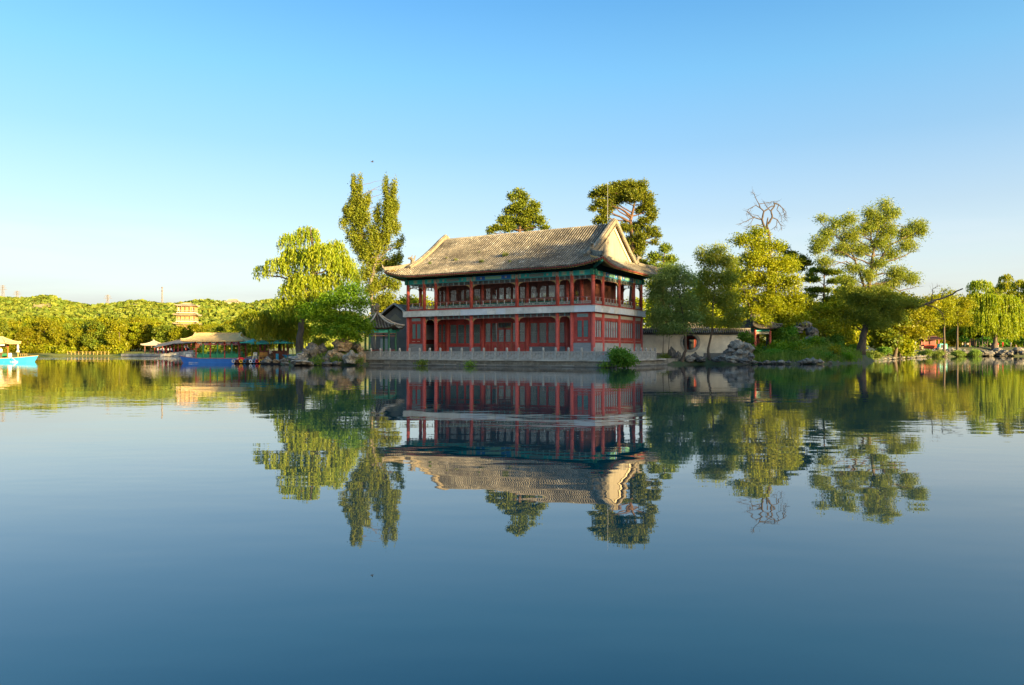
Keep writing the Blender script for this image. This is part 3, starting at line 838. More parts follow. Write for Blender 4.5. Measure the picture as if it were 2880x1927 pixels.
# ------------------------------------------------------------------ the roof
OV = 2.09; EX = 12.34 + OV; EY0, EY1 = -OV, 14.0 + OV
ZE, ZR = 10.50, 16.05; DT = (EY1 - EY0) / 2; GD = 2.75; GX = EX - GD
def roof_z(d):
    s = min(max(d / DT, 0), 1)
    z = ZE + (ZR + 0.25 - ZE) * (0.74 * s + 0.26 * s * s)
    if d > DT - 1.0: z -= 0.25 * ((d - DT + 1.0) / 1.0) ** 2
    return z
def uplift(a, d):
    return 0.72 * max(0, 1 - abs(a) / 4.6) ** 2 * max(0, 1 - d / 3.4)
def zroof(x, y):
    df = min(y - EY0, EY1 - y); ds = EX - abs(x)
    d = min(df, ds) if ds < GD + 0.01 else df
    return roof_z(d) + uplift(ds - df if ds < 8 else 9, d)
def surf(x, y, dz=0.0): return (x, y, zroof(x, y) + dz)
ND = 18
roof = None
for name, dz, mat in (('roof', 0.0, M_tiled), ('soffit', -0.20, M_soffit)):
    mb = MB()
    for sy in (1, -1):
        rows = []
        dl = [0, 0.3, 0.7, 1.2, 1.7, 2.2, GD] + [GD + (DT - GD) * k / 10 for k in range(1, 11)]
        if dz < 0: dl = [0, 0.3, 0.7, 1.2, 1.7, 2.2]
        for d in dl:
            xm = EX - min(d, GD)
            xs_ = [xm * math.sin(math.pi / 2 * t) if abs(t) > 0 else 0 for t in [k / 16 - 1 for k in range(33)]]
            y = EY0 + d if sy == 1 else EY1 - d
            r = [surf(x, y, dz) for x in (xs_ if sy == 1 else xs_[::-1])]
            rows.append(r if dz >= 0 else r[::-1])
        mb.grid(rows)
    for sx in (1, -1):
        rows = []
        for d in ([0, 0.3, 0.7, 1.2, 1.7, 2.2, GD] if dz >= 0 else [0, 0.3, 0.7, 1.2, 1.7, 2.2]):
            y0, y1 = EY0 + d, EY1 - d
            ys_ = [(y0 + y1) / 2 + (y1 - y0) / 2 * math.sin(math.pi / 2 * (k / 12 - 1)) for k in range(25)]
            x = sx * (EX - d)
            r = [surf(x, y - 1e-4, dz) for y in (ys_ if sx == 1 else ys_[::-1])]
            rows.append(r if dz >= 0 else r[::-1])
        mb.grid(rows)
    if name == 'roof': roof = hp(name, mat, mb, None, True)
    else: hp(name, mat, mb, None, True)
# barrel tile rows
mb = MB(); pitch = 0.33; rt = 0.085
def trow(pts):
    vs, fs = [], []
    n = 4
    for i, p in enumerate(pts):
        a, b = Vector(pts[max(i - 1, 0)]), Vector(pts[min(i + 1, len(pts) - 1)])
        t = (b - a).normalized(); side = Vector((t.y, -t.x, 0))
        side = side.normalized() if side.length > 1e-6 else Vector((1, 0, 0))
        up = side.cross(t).normalized()
        if up.z < 0: up = -up
        for k in range(n):
            ang = math.pi * k / (n - 1)
            vs.append(Vector(p) + side * (math.cos(ang) * rt) + up * (math.sin(ang) * rt * 1.15 - 0.01))
    for i in range(len(pts) - 1):
        for k in range(n - 1):
            fs.append((i * n + k, i * n + k + 1, (i + 1) * n + k + 1, (i + 1) * n + k))
    fs.append(tuple(range(n)))
    mb.add(vs, fs)
nrow = int((EX - 0.15) / pitch)
for k in range(-nrow, nrow + 1):
    x = k * pitch
    dmax = DT if abs(x) < GX - 0.02 else EX - abs(x)
    if dmax < 0.25: continue
    ns = max(3, int(dmax / 0.55)); jx = random.uniform(-0.012, 0.012)
    for sy in (1, -1):
        if dmax == DT and sy == -1: ns2 = 5
        else: ns2 = ns
        pts = []
        for i in range(ns2 + 1):
            d = dmax * i / ns2 - (0.06 if i == 0 else 0)
            y = EY0 + d if sy == 1 else EY1 - d
            pts.append((x + jx, y, zroof(x, min(max(y, EY0), EY1)) + random.uniform(0, 0.012)))
        trow(pts)
nrow = int((DT - 0.15) / pitch); cy = (EY0 + EY1) / 2
for k in range(-nrow, nrow + 1):
    y = cy + k * pitch
    dmax = min(GD, y - EY0, EY1 - y)
    if dmax < 0.25: continue
    for sx in (1, -1):
        pts = []
        for i in range(6):
            d = dmax * i / 5 - (0.06 if i == 0 else 0)
            x = sx * (EX - d)
            pts.append((x, y, zroof(max(-EX, min(EX, x)), y) + random.uniform(0, 0.012)))
        trow(pts)
tag(hp('tile_rows', M_tile, mb, roof), kind='stuff')
# eave fascia, drip tiles and rafter ends
edge, drip, raf = MB(), MB(), MB()
def eave_pts():
    for sy, y in ((1, EY0), (-1, EY1)):
        n = 96
        yield [(-EX + 2 * EX * k / n, y) for k in range(n + 1)], (0, -1 if sy == 1 else 1)
    for sx in (1, -1):
        n = 60
        yield [(sx * EX, EY0 + (EY1 - EY0) * k / n) for k in range(n + 1)], (sx, 0)
for pts, (ox, oy) in eave_pts():
    q = [Vector(surf(x * 0.9999, y, -0.09)) for x, y in pts]
    inn = Vector((-ox, -oy, 0))
    for a, b in zip(q[:-1], q[1:]):
        a2, b2 = a + inn * 0.10, b + inn * 0.10
        edge.bar(a2, b2, 0.06, 0.13)
    L_ = sum((b - a).length for a, b in zip(q[:-1], q[1:])); n = int(L_ / 0.30)
    for k in range(n):
        t = (k + 0.5) / n * (len(q) - 1); i = int(t); f = t - i
        p = q[i].lerp(q[min(i + 1, len(q) - 1)], f)
        a = p + inn * 0.10 + Vector((0, 0, -0.135)); b = p + inn * 1.5 + Vector((0, 0, -0.135 + 0.40))
        if abs(b.x) < EX and EY0 < b.y < EY1:
            raf.bar(a, b, 0.13, 0.13)
    n = int(L_ / 0.265)
    for k in range(n):
        t = (k + 0.5) / n * (len(q) - 1); i = int(t); f = t - i
        p = q[i].lerp(q[min(i + 1, len(q) - 1)], f) - inn * 0.02
        w = Vector((-oy, ox, 0)) * 0.09
        drip.add([p - w + Vector((0, 0, 0.10)), p + w + Vector((0, 0, 0.10)), p + w * 0.6 + Vector((0, 0, 0.0)), p + Vector((0, 0, -0.05)), p - w * 0.6 + Vector((0, 0, 0.0))], [(0, 1, 2, 3, 4)])
hp('eave_board', M_red, edge)
tag(hp('rafter_ends', M_gold, raf), kind='stuff')
tag(hp('drip_tiles', M_tile, drip, roof), kind='stuff')
# frieze board behind the rafters, above the painted beams
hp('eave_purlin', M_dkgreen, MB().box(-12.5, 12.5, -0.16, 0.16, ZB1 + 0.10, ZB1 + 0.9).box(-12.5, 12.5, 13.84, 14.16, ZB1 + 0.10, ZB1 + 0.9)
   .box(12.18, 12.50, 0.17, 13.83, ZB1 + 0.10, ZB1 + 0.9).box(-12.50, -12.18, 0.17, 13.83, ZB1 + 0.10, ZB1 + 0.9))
# gables with verge tiles
for sx in (1, -1):
    prof = []
    d = 1.55
    dl = [1.55 + (DT - 1.55) * k / 14 for k in range(15)]
    left = [(EY0 + d, roof_z(d) + uplift(GD - d if d < GD else 9, d) * 0.4) for d in dl]
    right = [(EY1 - d, z) for (y, z), d in zip(left, dl)][::-1]
    line = left[:-1] + [(cy, left[-1][1] + 0.10)] + right[1:]
    x = sx * GX
    base = [(y, z - 0.02) for y, z in line if z > roof_z(GD) - 0.1]
    poly = [(base[0][0], roof_z(GD) - 0.35)] + base + [(base[-1][0], roof_z(GD) - 0.35)]
    g = hp('gable_wall', M_gable, MB().prism(poly, 0, x - 0.3 if sx > 0 else x, x if sx > 0 else x + 0.3))
    vb = MB()
    for (a, b) in zip(line[:-1], line[1:]):
        vb.bar((x + sx * 0.10, a[0], a[1] + 0.20), (x + sx * 0.10, b[0], b[1] + 0.20), 0.62, 0.42)
    v = hp('verge_ridge', M_verge, vb)
    vt = MB()
    for (a, b) in zip(line[:-1], line[1:]):
        vt.bar((x + sx * 0.10, a[0], a[1] + 0.47), (x + sx * 0.10, b[0], b[1] + 0.47), 0.26, 0.14)
    hp('verge_cap', M_tile, vt, v)
    # little tiles hanging along the outer edge
    ht = MB(); tot = []
    for (a, b) in zip(line[:-1], line[1:]):
        L_ = math.hypot(b[0] - a[0], b[1] - a[1]); n = max(1, round(L_ / 0.26))
        for k in range(n):
            f = (k + 0.5) / n; y = a[0] + (b[0] - a[0]) * f; z = a[1] + (b[1] - a[1]) * f
            ty, tz = (b[0] - a[0]) / L_, (b[1] - a[1]) / L_
            ny, nz = (tz, -ty) if a[0] < cy else (tz, -ty)
            p = Vector((x + sx * 0.30, y, z - 0.10)); 
            ht.bar(p, p + Vector((sx * 0.22, ny * 0.0, -0.10)), 0.15, 0.15)
    hp('verge_drip_tiles', M_tile, ht, v)
    bb = MB()
    for (a, b) in zip(line[:-1], line[1:]):
        bb.bar((x + sx * 0.06, a[0] + (0.10 if a[0] < cy else -0.10), a[1] - 0.50), (x + sx * 0.06, b[0] + (0.10 if b[0] <= cy else -0.10), b[1] - 0.50), 0.12, 0.34)
    hp('barge_board', pm('cream_barge', (0.58, 0.50, 0.36), (0.50, 0.42, 0.28), scale=2, rough=0.85), bb, g)
    hp('gable_foot_ridge', M_tile, MB().box(*sorted((x + sx * 0.01, x + sx * 0.32)), EY0 + GD + 0.3, EY1 - GD - 0.3, roof_z(GD) - 0.1, roof_z(GD) + 0.18))
# hip ridges with beasts
for sx in (1, -1):
    for sy in (1, -1):
        pts = []
        for k in range(9):
            d = 2.35 - 2.30 * k / 8
            x = sx * (EX - d); y = EY0 + d if sy == 1 else EY1 - d
            pts.append(Vector((x, y, zroof(x, y) + 0.16 + (0.14 * (k / 8) ** 3))))
        hb = MB()
        for a, b in zip(pts[:-1], pts[1:]): hb.bar(a, b, 0.26, 0.40)
        h = hp('hip_ridge', M_verge if sx < 0 else M_tile, hb)
        # upturned tip
        e = pts[-1]; dr = Vector((sx, -sy, 0)).normalized()
        hp('ridge_tip', M_tile, MB().tube([e, e + dr * 0.18 + Vector((0, 0, 0.15)), e + dr * 0.25 + Vector((0, 0, 0.45))], [0.14, 0.11, 0.05], 6), h)
        # beast: body, head, mane and tail at the upper end
        s0 = pts[0] - dr * 0.1
        bm_ = MB()
        bm_.tube([s0 + Vector((0, 0, 0.1)), s0 - dr * 0.05 + Vector((0, 0, 0.55)), s0 + dr * 0.20 + Vector((0, 0, 0.92))], [0.26, 0.24, 0.17], 7)
        bm_.tube([s0 + dr * 0.12 + Vector((0, 0, 0.80)), s0 + dr * 0.50 + Vector((0, 0, 0.78))], [0.18, 0.10], 6)
        for k in range(4):
            bm_.tube([s0 - dr * (0.14 + 0.05 * k) + Vector((0, 0, 0.35 + 0.2 * k)), s0 - dr * (0.40 + 0.02 * k) + Vector((0, 0, 0.55 + 0.22 * k))], [0.10, 0.02], 5)
        bm_.tube([s0 + dr * 0.1 + Vector((0, 0, 0.9)), s0 - dr * 0.1 + Vector((0, 0, 1.25))], [0.07, 0.02], 5)
        hp('beast_ornament', M_tile, bm_, h)
        # green corner beam under the tip
        cbm = MB()
        c0 = Vector((sx * 12.4, 0.0 if sy == 1 else 14.0, ZB1 + 0.25)); c1 = Vector((sx * (EX - 0.2), EY0 + 0.2 if sy == 1 else EY1 - 0.2, ZE + 0.32))
        cbm.bar(c0, c1, 0.22, 0.26)
        hp('corner_beam', pm('bright_green_paint', (0.03, 0.26, 0.17), (0.04, 0.20, 0.14)), cbm)
        cq = MB()
        for k in range(3): cq.cbox((sx * (12.34 + 0.24 * (k == 1)), (-0.24 * sy * (k == 2)) + (0 if sy == 1 else 14), ZB0 + 0.28), (0.34, 0.34, 0.60))
        hp('corner_bracket', pm('bright_green_paint', (0.03, 0.26, 0.17)), cq)
# weeds rooted in the roof
def tuft(name, parent, p, n, s, mat):
    r_ = np.random.default_rng(int(abs(p[0]) * 100)); mb = MB()
    for k in range(n):
        a = r_.random() * 6.28; l = s * (0.5 + r_.random()); q = Vector(p) + Vector((r_.normal() * s * .4, r_.normal() * s * .3, 0))
        tip = q + Vector((math.cos(a) * l * .6, math.sin(a) * l * .6, l)); w = Vector((-math.sin(a), math.cos(a), 0)) * s * 0.14
        mb.add([q - w, q + w, tip], [(0, 1, 2)])
    return tag(mb.build(name, mat, parent), kind='stuff')
M_weed = pm('roof_weed', (0.10, 0.16, 0.03), (0.16, 0.17, 0.04), scale=2)
for x, d, s in ((0.6, 3.6, 0.42), (-6.2, 3.4, 0.25), (-1.9, 2.4, 0.30), (-9.6, 2.9, 0.22), (2.2, 1.9, 0.2), (-3.9, 5.0, 0.14), (-8.0, 4.1, 0.18)):
    tuft('weed', hall, (x, EY0 + d, zroof(x, EY0 + d) + 0.05), 60, s, M_weed)
# lightning rod on the right gable
hp('lightning_rod', pm('pale_metal', (0.6, 0.58, 0.55), rough=0.4, metallic=0.6), MB().tube([(10.9, cy + 0.2, 15.6), (10.9, cy + 0.2, 20.9)], [0.022, 0.010], 6))
# ------------------------------------------------------------------ trees
M_bark = pm('bark', (0.15, 0.112, 0.08), (0.08, 0.060, 0.045), scale=4, rough=0.95, stretch=(1, 1, 0.25), bump=0.8, bscale=8)
M_barkp = pm('pine_bark', (0.17, 0.095, 0.055), (0.09, 0.055, 0.038), scale=4, rough=0.95, stretch=(1, 1, 0.4), bump=0.8, bscale=8)
M_barkl = pm('pale_bark', (0.20, 0.17, 0.13), (0.12, 0.10, 0.08), scale=4, rough=0.95, stretch=(1, 1, 0.3))
M_dead = pm('dead_wood', (0.10, 0.078, 0.06), (0.06, 0.048, 0.04), scale=5, rough=0.95, stretch=(1, 1, 0.3))
LM = {
    'willow': leafmat('willow_leaf', (0.165, 0.245, 0.012), (0.325, 0.335, 0.012), 0.45),
    'willowd': leafmat('grey_willow_leaf', (0.145, 0.235, 0.068), (0.235, 0.305, 0.078), 0.42),
    'oldwillow': leafmat('old_willow_leaf', (0.165, 0.240, 0.034), (0.305, 0.325, 0.038), 0.44),
    'broad': leafmat('broad_leaf', (0.115, 0.245, 0.012), (0.215, 0.345, 0.015), 0.42),
    'yellow': leafmat('yellow_green_leaf', (0.195, 0.245, 0.010), (0.355, 0.345, 0.012), 0.45),
    'poplar': leafmat('poplar_leaf', (0.155, 0.225, 0.018), (0.30, 0.325, 0.028), 0.40),
    'pine': leafmat('pine_needle', (0.095, 0.142, 0.013), (0.21, 0.225, 0.016), 0.25),
    'shrub': leafmat('shrub_leaf', (0.080, 0.200, 0.020), (0.15, 0.285, 0.028), 0.38),
    'grass': leafmat('shore_grass', (0.13, 0.215, 0.035), (0.23, 0.295, 0.050), 0.38),
    'far': leafmat('far_leaf', (0.17, 0.212, 0.009), (0.32, 0.30, 0.010), 0.40),
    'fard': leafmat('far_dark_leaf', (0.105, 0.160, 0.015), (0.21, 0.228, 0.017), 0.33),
    'scrub': leafmat('hill_scrub_leaf', (0.12, 0.170, 0.022), (0.215, 0.225, 0.028), 0.30),
}
def unit(r, n):
    v = r.normal(size=(n, 3)); return v / np.linalg.norm(v, axis=1, keepdims=True)
def leaf_quads(C, A, B):
    """quads with centre C and half axes A, B: a pointed leaf-like diamond"""
    n = len(C)
    V = np.empty((n, 4, 3)); V[:, 0] = C - A; V[:, 1] = C + B * 1.0 - A * 0.15; V[:, 2] = C + A; V[:, 3] = C - B * 1.0 - A * 0.15
    F = np.arange(n * 4).reshape(n, 4)
    return V.reshape(-1, 3), F
def crown_arrays(kind, blobs, r, dens, leaf):
    """blobs: (centre xyz, radii xyz, extra).  Returns leaf centres, half axes and tone"""
    CC, AA, BB, VV = [], [], [], []
    for c, rad, ex in blobs:
        c = np.array(c); rad = np.array(rad)
        area = (rad[0] * rad[2] + rad[0] * rad[1] + rad[1] * rad[2]) * math.pi * 1.33
        if kind == 'willow':
            ns = max(6, int(area * dens * 1.1))
            d = unit(r, ns); d[:, 2] = np.abs(d[:, 2]) * 0.9 - 0.25
            S = c + d * rad * (0.45 + 0.55 * r.random((ns, 1)))
            Ln = ex * (0.35 + 0.75 * r.random(ns))
            tone = np.clip(0.5 + 0.28 * r.normal(size=ns), 0, 1)
            per = np.maximum(4, (Ln / (leaf * 0.75)).astype(int)); idx = np.repeat(np.arange(ns), per)
            t = r.random(len(idx))
            out = d[:, :2][idx]
            X = S[idx].copy()
            lean = 0.30 * np.minimum(Ln[idx], 2.0) * (1 - (1 - t) ** 2)
            X[:, 0] += out[:, 0] * lean + 0.06 * r.normal(size=len(idx)); X[:, 1] += out[:, 1] * lean + 0.06 * r.normal(size=len(idx))
            X[:, 2] -= t * Ln[idx]
            az = r.random(len(idx)) * 2 * math.pi
            A = np.stack([0.22 * r.normal(size=len(idx)), 0.22 * r.normal(size=len(idx)), -np.ones(len(idx))], 1)
            A /= np.linalg.norm(A, axis=1, keepdims=True); Bv = np.stack([np.cos(az), np.sin(az), np.zeros(len(idx))], 1)
            s = leaf * (0.7 + 0.6 * r.random((len(idx), 1)))
            CC.append(X); AA.append(A * s * 0.9); BB.append(Bv * s * 0.30); VV.append(np.clip(tone[idx] + 0.12 * r.normal(size=len(idx)), 0, 1))
        else:
            cr = {'pine': 0.42, 'poplar': 0.55}.get(kind, 0.62)      # twig-clump radius in metres
            sc = ex if ex else 1.0
            cr *= sc
            ns = max(5, int(area * dens / (cr * cr * 3.2)))
            d = unit(r, ns)
            S = c + d * rad * (r.random((ns, 1)) ** 0.42)
            m = max(8, int(22 * (cr / leaf / 2.6) ** 1.6))
            idx = np.repeat(np.arange(ns), m); n = len(idx)
            g = r.normal(size=(n, 3))
            if kind == 'pine': g *= np.array([0.95, 0.95, 0.62]) * cr * 0.62
            elif kind == 'poplar': g *= np.array([0.55, 0.55, 1.15]) * cr * 0.6
            elif kind == 'feather': g *= np.array([1.0, 1.0, 0.75]) * cr * 0.62
            else: g *= np.array([1.0, 1.0, 0.72]) * cr * 0.62
            X = S[idx] + g
            tone = np.clip(0.45 + 0.26 * r.normal(size=ns), 0, 1)
            if kind == 'pine':
                A = g * 0.9 / (cr * 0.6) + np.array([0, 0, 0.75]) + 0.5 * r.normal(size=(n, 3))
                A /= np.linalg.norm(A, axis=1, keepdims=True)
                Bv = np.cross(A, unit(r, n)); Bv /= np.linalg.norm(Bv, axis=1, keepdims=True)
                s = leaf * (0.7 + 0.6 * r.random((n, 1))); AA.append(A * s * 0.75); BB.append(Bv * s * 0.34)
            elif kind == 'feather':
                A = g / (cr * 0.6) * 0.5 + np.array([0, 0, -0.55]) + 0.6 * r.normal(size=(n, 3)); A /= np.linalg.norm(A, axis=1, keepdims=True)
                Bv = np.cross(A, unit(r, n)); Bv /= np.linalg.norm(Bv, axis=1, keepdims=True)
                s = leaf * (0.7 + 0.6 * r.random((n, 1))); AA.append(A * s * 0.85); BB.append(Bv * s * 0.24)
            else:
                N_ = unit(r, n) + np.array([0, 0, 0.7]) + d[idx] * 0.5; N_ /= np.linalg.norm(N_, axis=1, keepdims=True)
                A = np.cross(N_, unit(r, n)); A /= np.linalg.norm(A, axis=1, keepdims=True); Bv = np.cross(N_, A)
                s = leaf * (0.65 + 0.7 * r.random((n, 1))); AA.append(A * s * 0.62); BB.append(Bv * s * 0.40)
            CC.append(X); VV.append(np.clip(tone[idx] + 0.14 * r.normal(size=n), 0, 1))
    return np.concatenate(CC), np.concatenate(AA), np.concatenate(BB), np.concatenate(VV)
LEAFCOUNT = [0]
def crown(name, kind, mat, blobs, r, dens, leaf, parent, origin):
    dens = dens * {'willow': 5.0, 'pine': 3.8, 'poplar': 5.5, 'feather': 4.6, 'broad': 3.6}[kind]
    C, A, B, v = crown_arrays(kind, blobs, r, dens, leaf)
    C = C - np.array(origin)
    keep = C[:, 2] > 0.05 - origin[2]
    V, F = leaf_quads(C[keep], A[keep], B[keep])
    LEAFCOUNT[0] += len(F)
    return link(name, npmesh(name, V, F, mat, v[keep]), parent)
def wiggle(a, b, r, n=5, amp=0.08, sag=0.0):
    a, b = Vector(a), Vector(b); L_ = (b - a).length
    pts = []
    for k in range(n + 1):
        t = k / n; p = a.lerp(b, t); q = math.sin(math.pi * t)
        p = p + Vector((r.normal(), r.normal(), r.normal() * 0.6)) * (amp * L_ * (0.35 if 0 < k < n else 0)) + Vector((0, 0, sag * q * L_))
        pts.append(p)
    return pts
def tree(name, label, Y, trunk, blobs, kind='broad', mat='broad', dens=1.0, leaf=0.24, r0=0.3, bark=None, limbs=(), seed=1, cat='tree', group=None, depth=0.9, base=None, auto=True, ex=None):
    """trunk, limbs, blobs given as directions in the photograph at depth Y; the crown gets its own depth"""
    r = np.random.default_rng(seed)
    tp = [P(q[0], q[1], Y + (q[2] if len(q) > 2 else 0)) for q in trunk]
    g = zg(tp[0].x, tp[0].y) if base is None else base
    tp[0].z = g - 0.25
    o3 = (tp[0].x, tp[0].y, g)
    root = thing(name, label, cat, o3, 0, group)
    off = Vector(o3)
    mb = MB()
    n = len(tp)
    rad = [r0 * (1 - 0.82 * (k / (n - 1)) ** 0.9) for k in range(n)]
    rad[0] *= 1.35
    # smooth trunk
    fine, fr = [], []
    for k in range(n - 1):
        for j in range(4):
            t = j / 4; fine.append(tp[k].lerp(tp[k + 1], t) + (Vector((r.normal(), r.normal(), 0)) * 0.12 * rad[k] if (k or j) else Vector())); fr.append(rad[k] * (1 - t) + rad[k + 1] * t)
    fine.append(tp[-1]); fr.append(rad[-1])
    mb.tube([p - off for p in fine], fr, 9)
    bl = []
    for b in blobs:
        px, py, rx, ry = b[:4]; e = b[4] if len(b) > 4 else ex; dy = b[5] if len(b) > 5 else r.uniform(-0.5, 0.5) * depth * rx / FPX * Y * 1.1
        if kind == 'pine' and ry > 6: ry = ry * 1.35
        if kind == 'broad': ry = ry * 1.2
        if name == 'old_willow': rx, ry = rx * 1.06, ry * 1.32
        c = P(px, py, Y + dy); m = Y / FPX
        bl.append((tuple(c), (rx * m, max(rx, ry) * 0.5 * m * depth + rx * 0.4 * m * depth, ry * m), e))
    if auto:
        for c, rad_, e in bl:
            c = Vector(c)
            cand = [(abs((c - p).length - (c.z - p.z) * 0.2) + (3 if p.z > c.z else 0), i) for i, p in enumerate(fine) if i > 2]
            i = min(cand)[1]
            p = fine[i]; rr = min(fr[i] * 0.6, 0.05 + 0.03 * (c - p).length)
            if (c - p).length > 0.4:
                pts = wiggle(p, c, r, 5, 0.10, 0.06)
                mb.tube([q - off for q in pts], [rr * (1 - 0.8 * k / 5) for k in range(6)], 5, False)
            for k in range(4):
                e_ = c + Vector(tuple(unit(r, 1)[0] * np.array(rad_) * 0.75))
                pts = wiggle(c.lerp(p, 0.25 * (k / 4)), e_, r, 3, 0.1, 0.05)
                mb.tube([q - off for q in pts], [max(0.014, rr * 0.30 * (1 - 0.7 * k_ / 3)) for k_ in range(4)], 4, False)
    for lm in limbs:
        pts = [P(q[0], q[1], Y + (q[2] if len(q) > 2 else 0)) for q in lm[1]]
        ra, rb = lm[0]
        k_ = len(pts) - 1
        sp = []
        for k in range(k_):
            for j in range(3): sp.append(pts[k].lerp(pts[k + 1], j / 3) + Vector((r.normal(), r.normal(), r.normal())) * ra * 0.25 * (1 if (k or j) else 0))
        sp.append(pts[-1])
        mb.tube([q - off for q in sp], [ra + (rb - ra) * (k / (len(sp) - 1)) for k in range(len(sp))], 6, False)
        if rb <= 0.03:                                   # fine twigs along the outer half of a limb
            for k in range(len(sp) // 2, len(sp)):
                for _ in range(2):
                    v = Vector((r.normal(), r.normal(), r.normal() * 0.6 - 0.15)) + (sp[k] - sp[k - 1]).normalized() * 0.8
                    e_ = sp[k] + v.normalized() * r.uniform(0.35, 1.0)
                    mb.tube([q - off for q in wiggle(sp[k], e_, r, 3, 0.15, -0.05)], [0.020, 0.016, 0.012, 0.007], 4, False)
    mb.build('trunk', bark or M_bark, root, True)
    if bl:
        if Y < 130: leaf, dens = leaf * 0.82, dens * 1.15
        crown('crown', kind, LM[mat], bl, r, dens, leaf, root, o3)
    return root

# --- left end of the island
tree('weeping_willow', 'tall golden-topped weeping willow left of the hall, trailing over the dock', 89,
     [(845, 990), (843, 950), (850, 900), (866, 830), (878, 770), (880, 700), (872, 640)],
     [(862, 650, 38, 26, 2.2), (815, 668, 32, 22, 1.8), (832, 712, 52, 28, 2.6), (898, 700, 50, 32, 3.0), (940, 690, 36, 32, 2.4), (962, 735, 42, 36, 2.8), (985, 765, 24, 30, 1.8), (778, 735, 38, 18, 2.0),
      (735, 752, 22, 10, 1.6), (850, 775, 46, 26, 3.0), (918, 785, 46, 30, 2.6), (815, 805, 30, 20, 3.0), (832, 840, 30, 14, 2.6), (800, 845, 26, 14, 2.6), (870, 830, 34, 16, 2.4), (900, 830, 30, 18, 2.0)],
     'willow', 'willow', 1.30, 0.205, 0.46, limbs=[((0.16, 0.04), [(866, 830), (830, 790), (790, 778), (745, 775), (720, 765)]), ((0.14, 0.03), [(878, 770), (920, 740), (965, 720)])], seed=21)
tree('weeping_willow', 'lower dark green weeping willow hanging over the blue dock and its teal canopies', 97,
     [(790, 985), (785, 930), (770, 880), (760, 860)],
     [(738, 888, 34, 18, 2.6, -5.6), (775, 880, 38, 20, 3.2, -5), (820, 895, 36, 22, 3.0, -4), (752, 925, 32, 14, 1.8, -5.8), (800, 930, 40, 16, 2.4), (715, 915, 16, 10, 1.8), (860, 920, 25, 18, 2.4)],
     'willow', 'willow', 1.35, 0.215, 0.22, seed=22)
tree('broadleaf_tree', 'fresh green spreading tree over the rockery beside the small pavilion', 83,
     [(976, 990), (972, 960), (960, 915), (955, 870), (965, 830)],
     [(985, 815, 34, 16), (945, 848, 46, 22), (1008, 850, 32, 24), (905, 870, 38, 20), (935, 898, 48, 20), (990, 900, 42, 24), (1022, 915, 24, 14), (960, 932, 44, 16), (908, 925, 28, 14), (876, 888, 24, 12), (1035, 932, 14, 8), (862, 872, 22, 16), (1000, 945, 22, 10)],
     'broad', 'broad', 0.9, 0.22, 0.17, limbs=[((0.09, 0.05), [(968, 990), (980, 950), (990, 910)]), ((0.07, 0.04), [(985, 990), (968, 958), (940, 920)])], seed=23, bark=M_barkl)
tree('poplar_tree', 'tall slender twin-spired poplar left of the hall', 119,
     [(1050, 990), (1048, 880), (1040, 780), (1022, 690), (1010, 600), (1004, 505)],
     [(996, 526, 8, 24), (1013, 528, 7, 20), (994, 500, 4, 12), (1013, 502, 4, 10), (1086, 508, 4, 12), (1110, 515, 4, 10), (1000, 562, 19, 26), (1020, 572, 19, 28), (988, 600, 23, 28), (1020, 617, 23, 30), (968, 627, 12, 16), (1000, 660, 29, 27), (1037, 560, 5, 18),
      (1085, 532, 8, 22), (1106, 538, 9, 22), (1094, 575, 21, 30), (1112, 582, 10, 22), (1090, 630, 23, 32), (1080, 680, 25, 30), (1120, 690, 13, 12), (1133, 674, 7, 7),
      (1030, 712, 28, 28), (1062, 740, 30, 27), (1100, 745, 22, 25), (1030, 770, 24, 22), (1075, 795, 34, 22), (1110, 800, 19, 19), (1045, 815, 22, 14), (1050, 655, 22, 30), (1062, 600, 10, 30), (1050, 690, 26, 26), (1115, 640, 12, 20), (1010, 690, 22, 22), (1120, 725, 14, 16), (975, 595, 10, 16), (1005, 600, 22, 40), (1095, 600, 20, 45), (1085, 840, 28, 16), (1060, 850, 25, 14)],
     'poplar', 'poplar', 0.72, 0.24, 0.36, bark=M_barkl, limbs=[((0.30, 0.05), [(1040, 800), (1062, 720), (1078, 640), (1090, 560), (1098, 515)]), ((0.16, 0.03), [(1035, 760), (1030, 680), (1030, 600)]), ((0.14, 0.03), [(1055, 740), (1095, 700), (1128, 675)])], seed=24)
